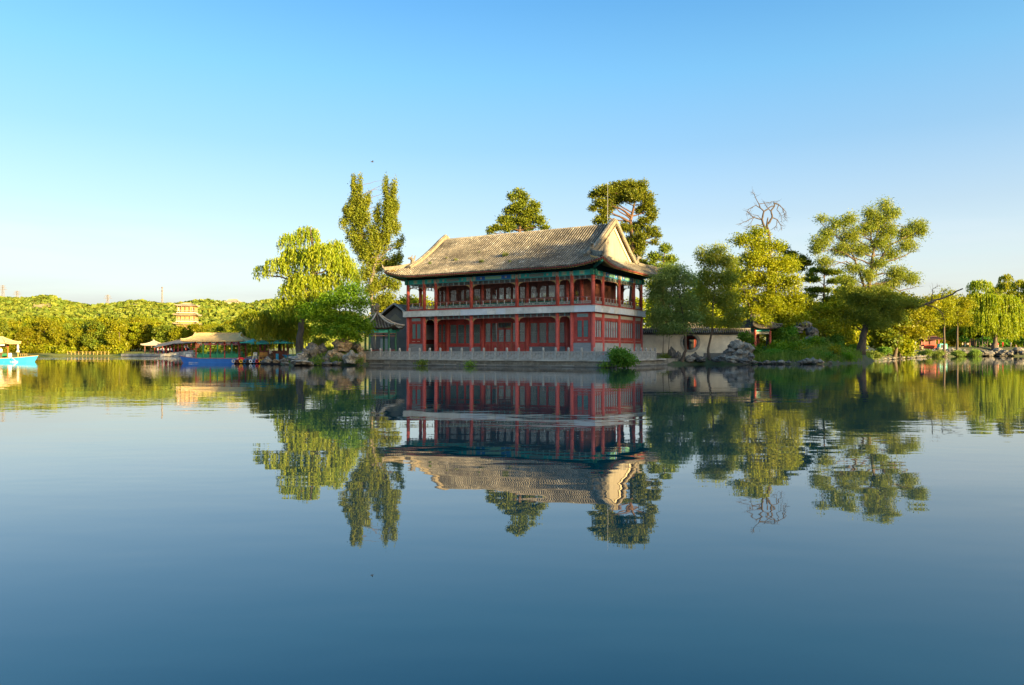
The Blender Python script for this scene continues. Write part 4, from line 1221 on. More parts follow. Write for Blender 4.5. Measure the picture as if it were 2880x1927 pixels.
# --- pines behind the hall
tree('pine_tree', 'rounded dark pine rising behind the middle of the hall roof', 103,
     [(1462, 980), (1462, 760), (1461, 650), (1463, 590), (1461, 540)],
     [(1458, 545, 14, 12), (1476, 556, 13, 10), (1440, 553, 11, 8), (1460, 578, 26, 11), (1502, 580, 18, 10), (1490, 600, 28, 10), (1440, 595, 24, 10), (1425, 620, 28, 10), (1472, 620, 28, 10), (1515, 620, 20, 9), (1400, 640, 16, 6), (1386, 645, 14, 6), (1430, 640, 23, 8), (1532, 640, 16, 6), (1482, 640, 22, 8), (1380, 653, 8, 5)],
     'pine', 'pine', 1.0, 0.24, 0.34, bark=M_barkp, seed=31)
tree('pine_tree', 'largest pine with orange trunks, standing directly behind the right gable of the hall', 103,
     [(1776, 980), (1778, 800), (1779, 690), (1773, 625), (1780, 590), (1790, 545)],
     [(1700, 537, 32, 10), (1672, 546, 17, 9), (1740, 527, 26, 11), (1772, 521, 27, 11), (1806, 521, 16, 12), (1780, 553, 32, 13), (1730, 560, 28, 13), (1690, 570, 23, 9), (1822, 560, 16, 16), (1670, 586, 13, 6), (1700, 600, 18, 10), (1690, 620, 23, 9), (1832, 600, 13, 20),
      (1802, 590, 14, 10), (1757, 640, 22, 10), (1792, 640, 22, 10), (1830, 650, 22, 11), (1850, 662, 11, 6), (1770, 682, 18, 12), (1802, 690, 18, 10), (1840, 682, 12, 6), (1785, 722, 22, 10), (1805, 742, 24, 9), (1750, 545, 28, 10), (1800, 542, 22, 10), (1715, 582, 20, 8), (1812, 622, 18, 10), (1820, 575, 14, 12), (1800, 665, 22, 9), (1790, 705, 20, 9)],
     'pine', 'pine', 1.0, 0.24, 0.46, bark=M_barkp, limbs=[((0.2, 0.06), [(1778, 700), (1800, 680), (1795, 640)]), ((0.2, 0.05), [(1776, 610), (1750, 590), (1722, 575)]), ((0.14, 0.04), [(1722, 600), (1720, 560)])], seed=32)
tree('pine_tree', 'shorter pine just right of the hall eave, behind the grey-green willows', 99,
     [(1866, 980), (1866, 800), (1868, 690)],
     [(1870, 700, 15, 10), (1845, 722, 22, 9), (1882, 730, 20, 10), (1860, 755, 28, 10), (1895, 762, 14, 12), (1840, 772, 24, 10), (1880, 788, 24, 10), (1830, 800, 14, 10), (1835, 740, 10, 6)],
     'pine', 'pine', 1.0, 0.24, 0.28, bark=M_barkp, seed=33)
# --- right of the hall
tree('willow_tree', 'grey-green feathery willow in front of the round moon gate', 86.5,
     [(1916, 1022), (1929, 985), (1927, 940), (1920, 880), (1908, 820), (1900, 770)],
     [(1895, 762, 32, 18), (1870, 790, 38, 22), (1925, 790, 28, 26), (1850, 830, 28, 25), (1900, 840, 42, 27), (1940, 850, 28, 27), (1860, 880, 33, 22), (1915, 890, 42, 25), (1955, 890, 22, 17), (1845, 905, 22, 12), (1900, 922, 42, 11)],
     'feather', 'willowd', 0.95, 0.22, 0.20, seed=41)
tree('willow_tree', 'feathery pale willow with slim leaning trunk before the cream wall, next to the rockery', 88,
     [(1995, 1022), (1992, 980), (2003, 930), (2005, 870), (2010, 800), (2018, 730)],
     [(2020, 702, 20, 14), (1995, 730, 32, 22), (1975, 710, 13, 12), (2040, 735, 28, 22), (1990, 780, 37, 25), (2045, 785, 28, 25), (1985, 830, 37, 22), (2040, 840, 32, 25), (1970, 870, 22, 17), (2070, 880, 22, 19), (2050, 908, 37, 11), (1990, 900, 28, 15)],
     'feather', 'oldwillow', 0.95, 0.23, 0.17, seed=42)
for k, (a, b) in enumerate(((1866, 1867), (1876, 1883))):
    tree('sapling', ['thin bare straight sapling stem against the wall near the hall', 'thin slightly crooked sapling stem against the wall, nearest the moon gate'][k], 88, [(a, 1010), (b - 2, 975), (b, 940)],
         [(b, 922, 16, 12)], 'feather', 'willowd', 0.6, 0.2, 0.07, seed=43 + k)
tree('broadleaf_tree', 'broad yellow-green tree with pale trunk behind the cream wall and red gate pavilion', 98,
     [(2108, 985), (2110, 920), (2114, 875), (2124, 820), (2135, 740)],
     [(2130, 657, 28, 11), (2090, 676, 32, 13), (2140, 690, 42, 18), (2190, 692, 18, 12), (2120, 730, 47, 21), (2180, 740, 42, 21), (2220, 748, 28, 21), (2108, 780, 42, 24), (2170, 790, 47, 24), (2225, 800, 32, 26), (2106, 830, 32, 21), (2170, 840, 42, 21), (2235, 850, 32, 26), (2150, 880, 36, 16), (2210, 890, 37, 18), (2250, 890, 22, 15), (2185, 915, 28, 10), (2120, 868, 26, 12), (2145, 900, 24, 10, None, -3.5)],
     'broad', 'yellow', 0.95, 0.24, 0.24, bark=M_barkl, limbs=[((0.12, 0.03), [(2114, 875), (2095, 830), (2085, 790)]), ((0.12, 0.03), [(2116, 870), (2150, 830), (2175, 790)])], seed=44)
tree('broadleaf_tree', 'golden tree glimpsed between the two feathery willows', 106, [(2050, 985), (2052, 880), (2055, 800)],
     [(2055, 800, 38, 36), (2068, 755, 26, 28), (1965, 800, 22, 28), (1960, 850, 18, 20), (2040, 860, 36, 24), (2075, 830, 25, 20)], 'broad', 'yellow', 0.7, 0.27, 0.2, seed=45)
tree('broadleaf_tree', 'golden tree glimpsed just past the far right corner of the hall gallery', 108, [(1838, 985), (1838, 900), (1840, 850)],
     [(1836, 865, 18, 26), (1850, 825, 18, 18), (1832, 900, 16, 14)], 'broad', 'yellow', 0.8, 0.27, 0.2, seed=46)
# dead tree
tree('dead_tree', 'leafless dead tree with tangled crown above the yellow-green tree', 106,
     [(2166, 985), (2166, 800), (2164, 700), (2162, 655), (2157, 632), (2160, 612)], [], r0=0.42, bark=M_dead, seed=47, auto=False,
     limbs=[((0.19, 0.07), [(2163, 660), (2150, 640), (2143, 618), (2150, 596), (2162, 585), (2175, 580)]), ((0.17, 0.06), [(2160, 630), (2172, 612), (2168, 594), (2180, 580), (2176, 570)]),
            ((0.09, 0.03), [(2143, 618), (2120, 612), (2100, 622), (2078, 630)]), ((0.08, 0.02), [(2120, 612), (2108, 602), (2104, 596)]), ((0.09, 0.02), [(2150, 640), (2130, 632), (2114, 638), (2104, 640)]),
            ((0.09, 0.02), [(2150, 596), (2138, 585), (2126, 578), (2106, 588), (2100, 600)]), ((0.08, 0.02), [(2138, 585), (2134, 574), (2120, 545), (2116, 540)]), ((0.06, 0.02), [(2134, 574), (2150, 572), (2172, 568)]),
            ((0.09, 0.02), [(2176, 572), (2190, 575), (2200, 585), (2206, 600), (2205, 612)]), ((0.07, 0.015), [(2190, 575), (2185, 590), (2196, 604), (2198, 622)]), ((0.08, 0.02), [(2172, 612), (2186, 618), (2196, 634), (2199, 644)]),
            ((0.06, 0.015), [(2186, 618), (2184, 634), (2178, 642)]), ((0.07, 0.02), [(2168, 594), (2156, 580), (2150, 570)]), ((0.06, 0.015), [(2200, 585), (2210, 596), (2208, 618)]), ((0.05, 0.012), [(2120, 612), (2112, 626), (2100, 636)]),
            ((0.05, 0.012), [(2175, 580), (2188, 566), (2172, 566)]), ((0.05, 0.012), [(2143, 618), (2130, 606), (2114, 602)])])
tree('pine_tree', 'dark spreading pine at the right shoulder of the yellow-green tree', 110, [(2172, 985), (2178, 800), (2195, 700)],
     [(2202, 700, 17, 7), (2226, 716, 18, 7), (2252, 731, 20, 8), (2270, 741, 17, 6), (2212, 742, 20, 8), (2242, 756, 20, 7), (2235, 738, 18, 6)], 'pine', 'pine', 1.0, 0.25, 0.3, bark=M_barkp, seed=48)
tree('pine_tree', 'airy tiered pine standing between the yellow-green tree and the big old willow', 114, [(2318, 985), (2317, 860), (2318, 752)],
     [(2300, 760, 27, 5), (2342, 766, 32, 5), (2280, 786, 28, 5), (2352, 791, 28, 5), (2300, 815, 38, 6), (2372, 780, 18, 5), (2270, 832, 28, 6), (2342, 842, 32, 6), (2310, 862, 38, 6), (2280, 772, 14, 4)], 'pine', 'pine', 0.95, 0.25, 0.3, bark=M_barkp, seed=49)
tree('broadleaf_tree', 'sunlit golden tree below the tiered pine, behind the shore thicket', 106, [(2300, 990), (2302, 930), (2305, 880)],
     [(2260, 850, 32, 17), (2300, 880, 42, 22), (2350, 870, 32, 22), (2270, 912, 37, 22), (2330, 920, 42, 22), (2388, 900, 22, 27), (2240, 930, 28, 17), (2370, 950, 28, 17)], 'broad', 'yellow', 0.75, 0.26, 0.22, seed=50)
tree('old_willow', 'big old willow with thick leaning trunk and long bare limb on the right shore', 106,
     [(2420, 992), (2428, 945), (2440, 900), (2440, 850), (2446, 790), (2452, 745), (2458, 700), (2470, 630)],
     [(2490, 582, 17, 15), (2510, 600, 19, 11), (2450, 597, 17, 13), (2470, 622, 30, 16), (2440, 642, 24, 14), (2390, 617, 19, 15), (2350, 630, 19, 11), (2310, 616, 12, 8), (2330, 655, 22, 11), (2390, 660, 26, 18), (2310, 680, 25, 13), (2300, 700, 18, 9), (2370, 700, 30, 14),
      (2320, 737, 22, 11), (2420, 702, 26, 14), (2480, 682, 26, 18), (2500, 650, 22, 14), (2550, 656, 27, 13), (2580, 637, 19, 16), (2595, 655, 9, 11), (2550, 690, 22, 11), (2510, 715, 22, 11), (2470, 740, 22, 12), (2520, 770, 27, 15), (2560, 785, 22, 13), (2500, 800, 27, 11), (2400, 752, 22, 11), (2445, 775, 22, 12), (2390, 790, 22, 10),
      (2400, 830, 42, 20), (2450, 830, 47, 20), (2500, 850, 47, 20), (2380, 870, 32, 20), (2440, 880, 52, 23), (2510, 885, 32, 18), (2560, 853, 30, 9), (2370, 902, 22, 15), (2470, 908, 38, 12)],
     'feather', 'oldwillow', 0.95, 0.23, 0.52, seed=51,
     limbs=[((0.20, 0.05), [(2448, 765), (2475, 730), (2500, 692), (2540, 672), (2585, 645)]), ((0.16, 0.03), [(2450, 760), (2485, 738), (2527, 727), (2560, 712), (2582, 696)]), ((0.18, 0.04), [(2440, 830), (2425, 790), (2407, 735), (2380, 715), (2345, 700), (2296, 713)]),
            ((0.13, 0.03), [(2407, 735), (2385, 690), (2358, 668), (2320, 640), (2300, 612)]), ((0.10, 0.02), [(2420, 760), (2380, 735), (2331, 750)]), ((0.16, 0.03), [(2446, 820), (2465, 795), (2489, 802), (2530, 818), (2579, 806)]),
            ((0.24, 0.09), [(2441, 880), (2480, 872), (2524, 868), (2579, 864), (2610, 854), (2640, 842), (2680, 826), (2708, 812)]), ((0.08, 0.02), [(2618, 851), (2622, 830), (2624, 812), (2640, 804)]), ((0.07, 0.02), [(2648, 838), (2652, 822), (2660, 815)]), ((0.09, 0.03), [(2605, 856), (2632, 866), (2650, 880), (2656, 900)]),
            ((0.14, 0.03), [(2458, 720), (2450, 670), (2448, 620), (2446, 595)]), ((0.12, 0.03), [(2462, 690), (2488, 640), (2492, 590)])])
# --- far right bank
tree('lakeside_tree', 'open yellow-green tree leaning from the pale stone slope right of the old willow', 143, [(2514, 1000), (2524, 955), (2530, 920), (2535, 880)],
     [(2560, 880, 46, 20), (2600, 870, 32, 20), (2540, 918, 46, 18), (2612, 905, 32, 18), (2585, 935, 36, 14), (2620, 850, 27, 16), (2500, 900, 22, 20), (2490, 935, 20, 14)], 'broad', 'yellow', 0.55, 0.32, 0.32, seed=61,
     limbs=[((0.16, 0.05), [(2526, 950), (2560, 925), (2590, 900)]), ((0.12, 0.04), [(2524, 955), (2550, 910), (2570, 880)])], ex=1.3)
tree('lakeside_tree', 'slim golden tree with a dark trunk beside the teal booth', 206, [(2655, 995), (2656, 960), (2655, 900), (2652, 860)],
     [(2640, 852, 26, 20), (2665, 832, 22, 16), (2652, 880, 27, 16), (2640, 900, 24, 12), (2672, 862, 18, 16), (2672, 900, 22, 9)], 'broad', 'yellow', 0.7, 0.32, 0.38, seed=62, ex=1.8)
tree('lakeside_tree', 'slim golden tree with straight dark trunk left of the strolling visitors', 208, [(2692, 995), (2692, 950), (2694, 880), (2696, 850)],
     [(2698, 862, 22, 18), (2706, 888, 20, 13), (2722, 850, 18, 17), (2690, 895, 18, 10), (2712, 905, 16, 9)], 'broad', 'yellow', 0.7, 0.32, 0.32, seed=63, ex=1.8)
tree('weeping_willow', 'great weeping willow with forked dark trunk on the far right bank', 228, [(2797, 985), (2799, 955), (2805, 930), (2820, 895), (2835, 860)],
     [(2755, 795, 32, 13, 3), (2742, 828, 22, 17, 5), (2780, 835, 37, 17, 6), (2828, 838, 38, 17, 6), (2728, 878, 17, 17, 7), (2768, 885, 36, 13, 6), (2822, 888, 36, 17, 7), (2862, 862, 20, 22, 8)], 'willow', 'willow', 0.62, 0.38, 0.75, seed=64, ex=5,
     limbs=[((0.45, 0.12), [(2800, 955), (2800, 910), (2792, 870)])])
tree('weeping_willow', 'golden weeping willow cut off by the right edge of the picture', 240, [(2886, 985), (2884, 930), (2880, 860)],
     [(2866, 795, 18, 18, 3), (2875, 830, 20, 20, 6), (2872, 880, 18, 18, 8), (2900, 860, 30, 30, 8), (2905, 800, 25, 20, 5)], 'willow', 'willow', 0.62, 0.38, 0.6, seed=65, ex=5)
tree('willow_tree', 'golden willow crown showing above the great weeping willow', 262, [(2826, 985), (2826, 880), (2828, 800)],
     [(2829, 778, 17, 13, 2.5), (2826, 800, 24, 12, 3), (2800, 815, 24, 10, 3), (2850, 822, 18, 10, 3)], 'willow', 'willow', 0.62, 0.42, 0.5, seed=66, ex=3)

# ------------------------------------------------------------------ prototypes for trees that stand as a wood
def proto(name, kind, mat, h, w, seed, leaf, dens, bark, blobs, r0, ex=1.6):
    """a tree at the origin, h metres tall"""
    r = np.random.default_rng(seed)
    root = bpy.data.objects.new(name, None); COL.objects.link(root)
    mb = MB()
    pts = [Vector((0, 0, -0.4)), Vector((r.normal() * .15, r.normal() * .15, h * 0.3)), Vector((r.normal() * .3, r.normal() * .3, h * 0.6)), Vector((0, 0, h * 0.9))]
    mb.tube(pts, [r0, r0 * .8, r0 * .5, r0 * .12], 7)
    bl = []
    for (x, y, z, a, c) in blobs:
        cc = (x * w, y * w, z * h); bl.append((cc, (a * w, a * w, c * h), ex))
        mb.tube(wiggle((0, 0, max(h * 0.2, cc[2] * 0.75)), cc, r, 3, 0.1), [r0 * .35, r0 * .25, r0 * .18, r0 * .1], 4, False)
    mb.build('trunk', bark, root, True)
    crown('crown', kind, LM[mat], bl, r, dens, leaf, root, (0, 0, 0))
    return root
def rb(seed, n, zlo, zhi, spread, a, c):
    r = np.random.default_rng(seed); out = []
    for k in range(n):
        z = zlo + (zhi - zlo) * k / (n - 1); s = spread * math.sin(math.pi * (0.18 + 0.74 * k / (n - 1))) 
        t = r.random() * 6.28
        out.append((math.cos(t) * s, math.sin(t) * s, z, a * (0.75 + 0.5 * r.random()), c * (0.8 + 0.4 * r.random())))
    return out
PR = {
    'round1': proto('wood_tree', 'broad', 'far', 12, 4.2, 101, 0.48, 0.8, M_bark, rb(1, 11, 0.22, 0.88, 0.55, 0.50, 0.13), 0.22),
    'round2': proto('wood_tree', 'broad', 'far', 13, 4.6, 102, 0.48, 0.75, M_bark, rb(2, 12, 0.20, 0.90, 0.6, 0.45, 0.12), 0.24),
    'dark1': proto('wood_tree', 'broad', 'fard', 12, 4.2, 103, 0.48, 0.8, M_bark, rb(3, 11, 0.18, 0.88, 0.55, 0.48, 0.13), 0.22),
    'pine1': proto('wood_pine', 'pine', 'fard', 13, 4.0, 104, 0.55, 1.0, M_barkp, rb(4, 14, 0.35, 0.95, 0.62, 0.40, 0.045), 0.2),
    'pine2': proto('wood_pine', 'pine', 'far', 13, 3.6, 105, 0.55, 1.0, M_barkp, rb(5, 13, 0.32, 0.95, 0.58, 0.42, 0.05), 0.2),
    'spire': proto('wood_poplar', 'poplar', 'far', 13, 2.0, 106, 0.55, 0.9, M_barkl, [(0, 0, z, 0.75 * math.sin(math.pi * (0.25 + 0.7 * z)), 0.11) for z in (0.14, 0.24, 0.34, 0.44, 0.54, 0.64, 0.74, 0.84, 0.92)], 0.18),
}
USED = set()
def plant_copy(key, x, y, z, s, rot, label, cat, group):
    o = PR[key] if key not in USED else copy_tree(PR[key])
    USED.add(key)
    o.location = (x, y, z); o.scale = (s[0], s[0], s[1]); o.rotation_euler = (0, 0, rot)
    tag(o, label, cat, group)
    return o
WL = {'round1': 'rounded yellow-green broadleaf tree in the wood along the far left shore', 'round2': 'wide yellow-green broadleaf tree in the wood along the far left shore', 'dark1': 'darker green broadleaf tree in the wood along the far left shore',
      'pine1': 'dark layered pine in the wood along the far left shore', 'pine2': 'olive layered pine in the wood along the far left shore', 'spire': 'narrow bright yellow poplar in the wood along the far left shore'}
rw = np.random.default_rng(77)
def shore_y(px):
    return np.interp(px, [-60, 0, 200, 330, 420, 560, 640, 720], [244, 240, 232, 225, 216, 205, 200, 200])
cnt = 0
for row, (dy, n, tops) in enumerate(((4, 30, (6, 9)), (12, 32, (8.5, 11.5)), (26, 32, (9.5, 12.5)), (46, 30, (10, 13)), (72, 28, (10, 13)))):
    for k in range(n):
        px = -60 + (720 + 60) * (k + 0.2 + 0.6 * rw.random()) / n
        y = shore_y(px) + dy + rw.uniform(-3, 3) + (7 if row == 0 else 0)
        if row == 0 and 320 < px < 570: continue
        if row == 1 and 350 < px < 560: y += 14
        x = (px - 1440) / FPX * y
        if 478 < px < 580 and row in (3, 4): continue
        h = rw.uniform(*tops) * float(np.interp(px, [0, 400, 450, 480, 575, 620, 720], [1, 1, .9, .76, .76, .85, .8]))
        key = rw.choice(['round1', 'round2', 'dark1', 'pine1', 'pine2', 'spire'], p=[.25, .23, .12, .13, .15, .12])
        sh = h / (13 if key not in ('round1', 'dark1') else 12); sw = sh * rw.uniform(0.85, 1.2)
        plant_copy(key, x, y, zf_(x, y) - 0.1, (sw, sh), rw.random() * 6.28, WL[key], 'tree', {'round1': 'rounded trees in the far left wood', 'round2': 'wide trees in the far left wood', 'dark1': 'dark trees in the far left wood', 'pine1': 'dark pines in the far left wood', 'pine2': 'olive pines in the far left wood', 'spire': 'yellow poplars in the far left wood'}[key])
# trees in the background: behind the hall and behind the right bank
def put_one(key, px, Y, h, label, group=None, w=1.0):
    x = (px - 1440) / FPX * Y; sh = h / (13 if key not in ('round1', 'dark1') else 12)
    z = zg(x, Y) if -74 < x < 325 and Y < 415 else zf_(x, Y)
    return plant_copy(key, x, Y, z - 0.1, (sh * w, sh), rw.random() * 6.28, label, 'tree', group)
put_one('round2', 700, 172, 11.5, 'single golden round tree on the skyline left of the golden-topped willow')
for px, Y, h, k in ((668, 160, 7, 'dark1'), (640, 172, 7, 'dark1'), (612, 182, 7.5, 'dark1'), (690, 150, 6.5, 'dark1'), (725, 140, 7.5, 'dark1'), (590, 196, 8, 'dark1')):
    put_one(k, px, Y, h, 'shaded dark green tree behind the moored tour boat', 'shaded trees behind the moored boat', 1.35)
for px, Y, h, k in ((1105, 135, 10.5, 'round1'), (1150, 138, 11, 'round2'), (1185, 140, 11, 'round1'), (1230, 140, 10, 'round2')):
    put_one(k, px, Y, h, 'sunlit yellow tree seen behind the left end of the hall gallery', 'yellow trees behind the hall')
for px in range(1300, 2560, 62):
    Y = 150 + rw.uniform(-10, 12)
    put_one(str(rw.choice(['round1', 'dark1', 'pine2', 'round2'])), px + rw.uniform(-20, 20), Y, rw.uniform(10, 13.5), 'background tree of the island wood behind the hall and right shore', 'island wood behind the hall')
for k in range(26):
    px = 2380 + k * 21 + rw.uniform(-8, 8); Y = 262 + rw.uniform(-14, 22)
    put_one(str(rw.choice(['round1', 'round2', 'dark1', 'pine2', 'round2'])), px, Y, rw.uniform(14, 19), 'background tree of the wood behind the far right bank', 'wood behind the right bank')
for k in range(9):
    px = 2480 + k * 26 + rw.uniform(-8, 8); Y = 238 + rw.uniform(-6, 8)
    put_one(str(rw.choice(['round1', 'round2'])), px, Y, rw.uniform(5, 8), 'low yellow tree just behind the far right promenade', 'low trees behind the promenade', 1.3)
# shade trees on the near right bank (outside the picture)
for k in range(30):
    c = 44 + k * 2.6 + rw.uniform(-1, 1); d = 30 + rw.uniform(-3, 5) + (k % 2) * 6
    if c > 200: break
    if 85.2 < c < 91.5: continue
    x, y = cd(c, d)
    h = 21.4 if c < 48 else (20.5 if c < 53 else (23.5 if c < 65 else (20.5 if c < 84 else (15.5 if c < 100 else 17.3))))
    h *= rw.uniform(0.92, 1.06)
    key = ['dark1', 'round1', 'round2'][k % 3]
    plant_copy(key, x, y, 1.6, (h / 13 * 1.15, h / 12.5), rw.random() * 6.28, 'tall shade tree on the near right bank beside the water', 'tree', 'shade trees on the near right bank')

# ------------------------------------------------------------------ scrub on the far hills
def hill_scrub():
    r = np.random.default_rng(5); n = 36000
    px = r.uniform(-60, 1000, n); Y = 330 + 440 * r.random(n) ** 0.8
    X = (px - 1440) / FPX * Y
    Z = height_far(X, Y)
    bare = vnoise(X, Y, 60, 91, 3)
    py = HOR - (Z - EYE) / Y * FPX
    patch = np.zeros(n, bool)
    for a in PATCHES: patch |= np.hypot((px - a[0]) / a[2], (py - a[1]) / a[3]) < 0.42
    ok = (bare < 9) & (Z > 3) & ~patch
    X, Y, Z = X[ok], Y[ok], Z[ok]; n = len(X)
    s = (0.6 + 1.9 * r.random(n) ** 2.6)
    # each bush: a handful of leaf fans over a dome
    m = 6
    d = unit(r, n * m); d[:, 2] = np.abs(d[:, 2])
    C = np.repeat(np.stack([X, Y, Z], 1), m, 0) + d * np.repeat(s, m)[:, None] * np.array([1, 1, 0.8])
    N_ = d + 0.5 * unit(r, n * m); N_ /= np.linalg.norm(N_, axis=1, keepdims=True)
    A = np.cross(N_, unit(r, n * m)); A /= np.linalg.norm(A, axis=1, keepdims=True); B = np.cross(N_, A)
    q = (np.repeat(s, m) * 0.85)[:, None]
    V, F = leaf_quads(C, A * q, B * q)
    o = link('hill_scrub', npmesh('hill_scrub', V, F, LM['scrub'], np.repeat(r.random(n), m)))
    tag(o, 'low scattered green scrub covering the far left hills', 'scrub', kind='stuff')
hill_scrub()
print('LEAVES', LEAFCOUNT[0])
# ------------------------------------------------------------------ rocks
M_rock = [pm('pale_limestone', (0.40, 0.36, 0.29), (0.15, 0.135, 0.11), scale=2.6, rough=0.9, bump=1.0, bscale=7, lo=0.40, hi=0.60, wet=True, stain=0.5, ss=1.2),
          pm('grey_limestone', (0.26, 0.24, 0.21), (0.09, 0.085, 0.075), scale=2.4, rough=0.9, bump=1.0, bscale=6, lo=0.40, hi=0.60, wet=True, stain=0.5, ss=1.2),
          pm('ochre_and_sunlit_limestone', (0.44, 0.32, 0.18), (0.19, 0.125, 0.07), scale=2.2, rough=0.9, bump=1.0, bscale=6, lo=0.40, hi=0.60, wet=True, stain=0.5, ss=1.2)]  # ochre stone; also paints the sunlight on the large left rockery stone
import bmesh
def rock_mesh(seed, sub=3, rough=0.36):
    bm = bmesh.new(); bmesh.ops.create_icosphere(bm, subdivisions=sub, radius=1.0)
    o = Vector((seed * 7.3, seed * 3.1, seed * 1.7))
    for v in bm.verts:
        p = v.co.copy()
        n = mnoise.noise(p * 1.1 + o) * 0.55 + mnoise.noise(p * 2.6 + o) * 0.34 + abs(mnoise.noise(p * 5.2 + o)) * -0.36 + mnoise.noise(p * 9.0 + o) * 0.10
        # cleft, layered faces
        lay = 0.10 * math.copysign(1, math.sin(p.z * 6 + 2 * mnoise.noise(p * 1.5 + o)))
        v.co = p * (1 + rough * 1.5 * n + lay * 0.7)
        if v.co.z < -0.55: v.co.z = -0.55
    me = bpy.data.meshes.new('rock'); bm.to_mesh(me); bm.free()
    return me
RK = {}
def rock(px, py, rx, ry, Y, m=0, var=None, label=None, group=None, rz=None, name='rock', dz=0.5, depth=1.0):
    """a stone whose outline is rx, ry wide and high at depth Y"""
    var = random.randrange(7) if var is None else var
    if (var, m) not in RK:
        me = rock_mesh(var + 1); me.materials.append(M_rock[m]); RK[(var, m)] = me
    c = P(px, py, Y); k = Y / FPX
    o = link(name, RK[(var, m)])
    o.location = c; o.scale = (rx * k * 1.02, rx * k * depth, ry * k * 1.25)
    o.rotation_euler = (random.uniform(-.15, .15), random.uniform(-.15, .15), random.random() * 6.28 if rz is None else rz)
    tag(o, label, 'rock', group)
    return o
G1 = 'stones of the left rockery'
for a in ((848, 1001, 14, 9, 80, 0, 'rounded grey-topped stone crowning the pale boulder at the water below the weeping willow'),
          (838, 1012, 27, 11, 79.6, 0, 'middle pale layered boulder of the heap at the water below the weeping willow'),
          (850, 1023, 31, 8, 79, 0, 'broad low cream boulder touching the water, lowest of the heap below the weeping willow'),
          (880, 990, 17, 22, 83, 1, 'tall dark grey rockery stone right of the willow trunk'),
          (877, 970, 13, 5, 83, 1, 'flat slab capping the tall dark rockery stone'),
          (962, 975, 26, 20, 83, 2, 'large rockery stone tinted ochre for sunlight, under the fresh green tree'),  # patch of sun painted as warm stone colour
          (935, 998, 16, 13, 82, 2, 'rounded ochre boulder below the large sun-tinted stone'),
          (958, 1004, 17, 11, 81.5, 2, 'low ochre boulder between the sun-tinted and the white pitted stone'),
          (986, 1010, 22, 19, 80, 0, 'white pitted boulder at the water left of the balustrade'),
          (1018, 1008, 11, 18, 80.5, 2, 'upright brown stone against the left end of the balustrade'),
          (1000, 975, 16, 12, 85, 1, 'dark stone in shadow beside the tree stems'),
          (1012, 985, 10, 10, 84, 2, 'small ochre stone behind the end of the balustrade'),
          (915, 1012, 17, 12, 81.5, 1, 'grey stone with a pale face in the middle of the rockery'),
          (905, 985, 16, 14, 83.5, 1, 'dark cleft stone between the tall stone and the sun-tinted stone'),
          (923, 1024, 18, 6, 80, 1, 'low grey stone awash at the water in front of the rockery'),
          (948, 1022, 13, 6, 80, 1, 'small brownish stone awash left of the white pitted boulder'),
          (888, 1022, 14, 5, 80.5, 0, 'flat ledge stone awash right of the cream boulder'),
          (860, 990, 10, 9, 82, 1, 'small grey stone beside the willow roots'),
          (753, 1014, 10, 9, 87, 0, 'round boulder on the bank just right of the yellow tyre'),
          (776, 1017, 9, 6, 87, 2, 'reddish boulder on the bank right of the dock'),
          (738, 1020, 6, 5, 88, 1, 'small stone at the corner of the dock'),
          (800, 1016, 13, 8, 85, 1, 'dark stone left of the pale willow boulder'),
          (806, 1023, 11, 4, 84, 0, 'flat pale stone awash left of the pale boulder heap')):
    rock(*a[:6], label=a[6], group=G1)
G2 = 'stones of the right rockery'
for k, a in enumerate(((2070, 975, 22, 16, 86, 0, 'rounded top stone of the pitted rockery at the end of the cream wall'), (2098, 982, 20, 16, 86, 0, 'right shoulder stone of the pitted rockery'), (2052, 995, 18, 15, 85.5, 1, 'left flank stone of the pitted rockery'),
          (2082, 1000, 24, 14, 85, 0, 'middle stone of the pitted rockery'), (2105, 1005, 16, 14, 85, 1, 'lower right stone of the pitted rockery'), (2060, 1013, 20, 11, 84.5, 0, 'lower left stone of the pitted rockery at the water'), (2090, 1017, 22, 9, 84.3, 1, 'lowest stone of the pitted rockery at the water'), (2035, 1008, 14, 10, 85, 1, 'outlying dark stone left of the pitted rockery'),
          (1891, 996, 11, 18, 88.5, 1, 'upright dark stone left of the moon gate'), (1906, 1004, 10, 14, 88, 1, 'second upright dark stone nearest the moon gate'), (1938, 1010, 15, 9, 87, 0, 'pale jagged stone below the moon gate'), (1955, 1006, 12, 11, 87.5, 1, 'grey jagged stone right of the moon gate foot'), (1972, 1012, 14, 8, 87, 1, 'low grey stone between the two willow trunks'), (2015, 1013, 14, 8, 86.5, 1, 'low dark stone right of the slim leaning willow'),
          (1870, 1016, 12, 6, 86, 0, 'pale shore stone below the saplings'), (1845, 1018, 11, 6, 84, 0, 'pale shore stone at the corner of the terrace'))):
    rock(*a[:6], label=a[6], group=G2)
G3 = 'shore stones below the thicket'
for x, y, rx, ry, m in ((2122, 1020, 10, 5, 0), (2140, 1022, 9, 4, 1), (2158, 1020, 10, 6, 0), (2176, 1020, 9, 5, 1), (2196, 1019, 11, 6, 0), (2216, 1020, 10, 5, 1), (2234, 1023, 6, 3, 0), (2250, 1020, 10, 5, 1), (2268, 1017, 13, 8, 0), (2288, 1016, 13, 8, 0), (2306, 1018, 11, 6, 0), (2334, 1020, 7, 4, 0), (2352, 1018, 8, 3, 0), (2372, 1010, 9, 7, 1), (2388, 1012, 8, 6, 1)):
    rock(x, y, rx, ry, float(np.interp(x, [2100, 2320, 2420], [87, 87.5, 101])), m, label='pale weathered stone along the water below the right thicket', group=G3)
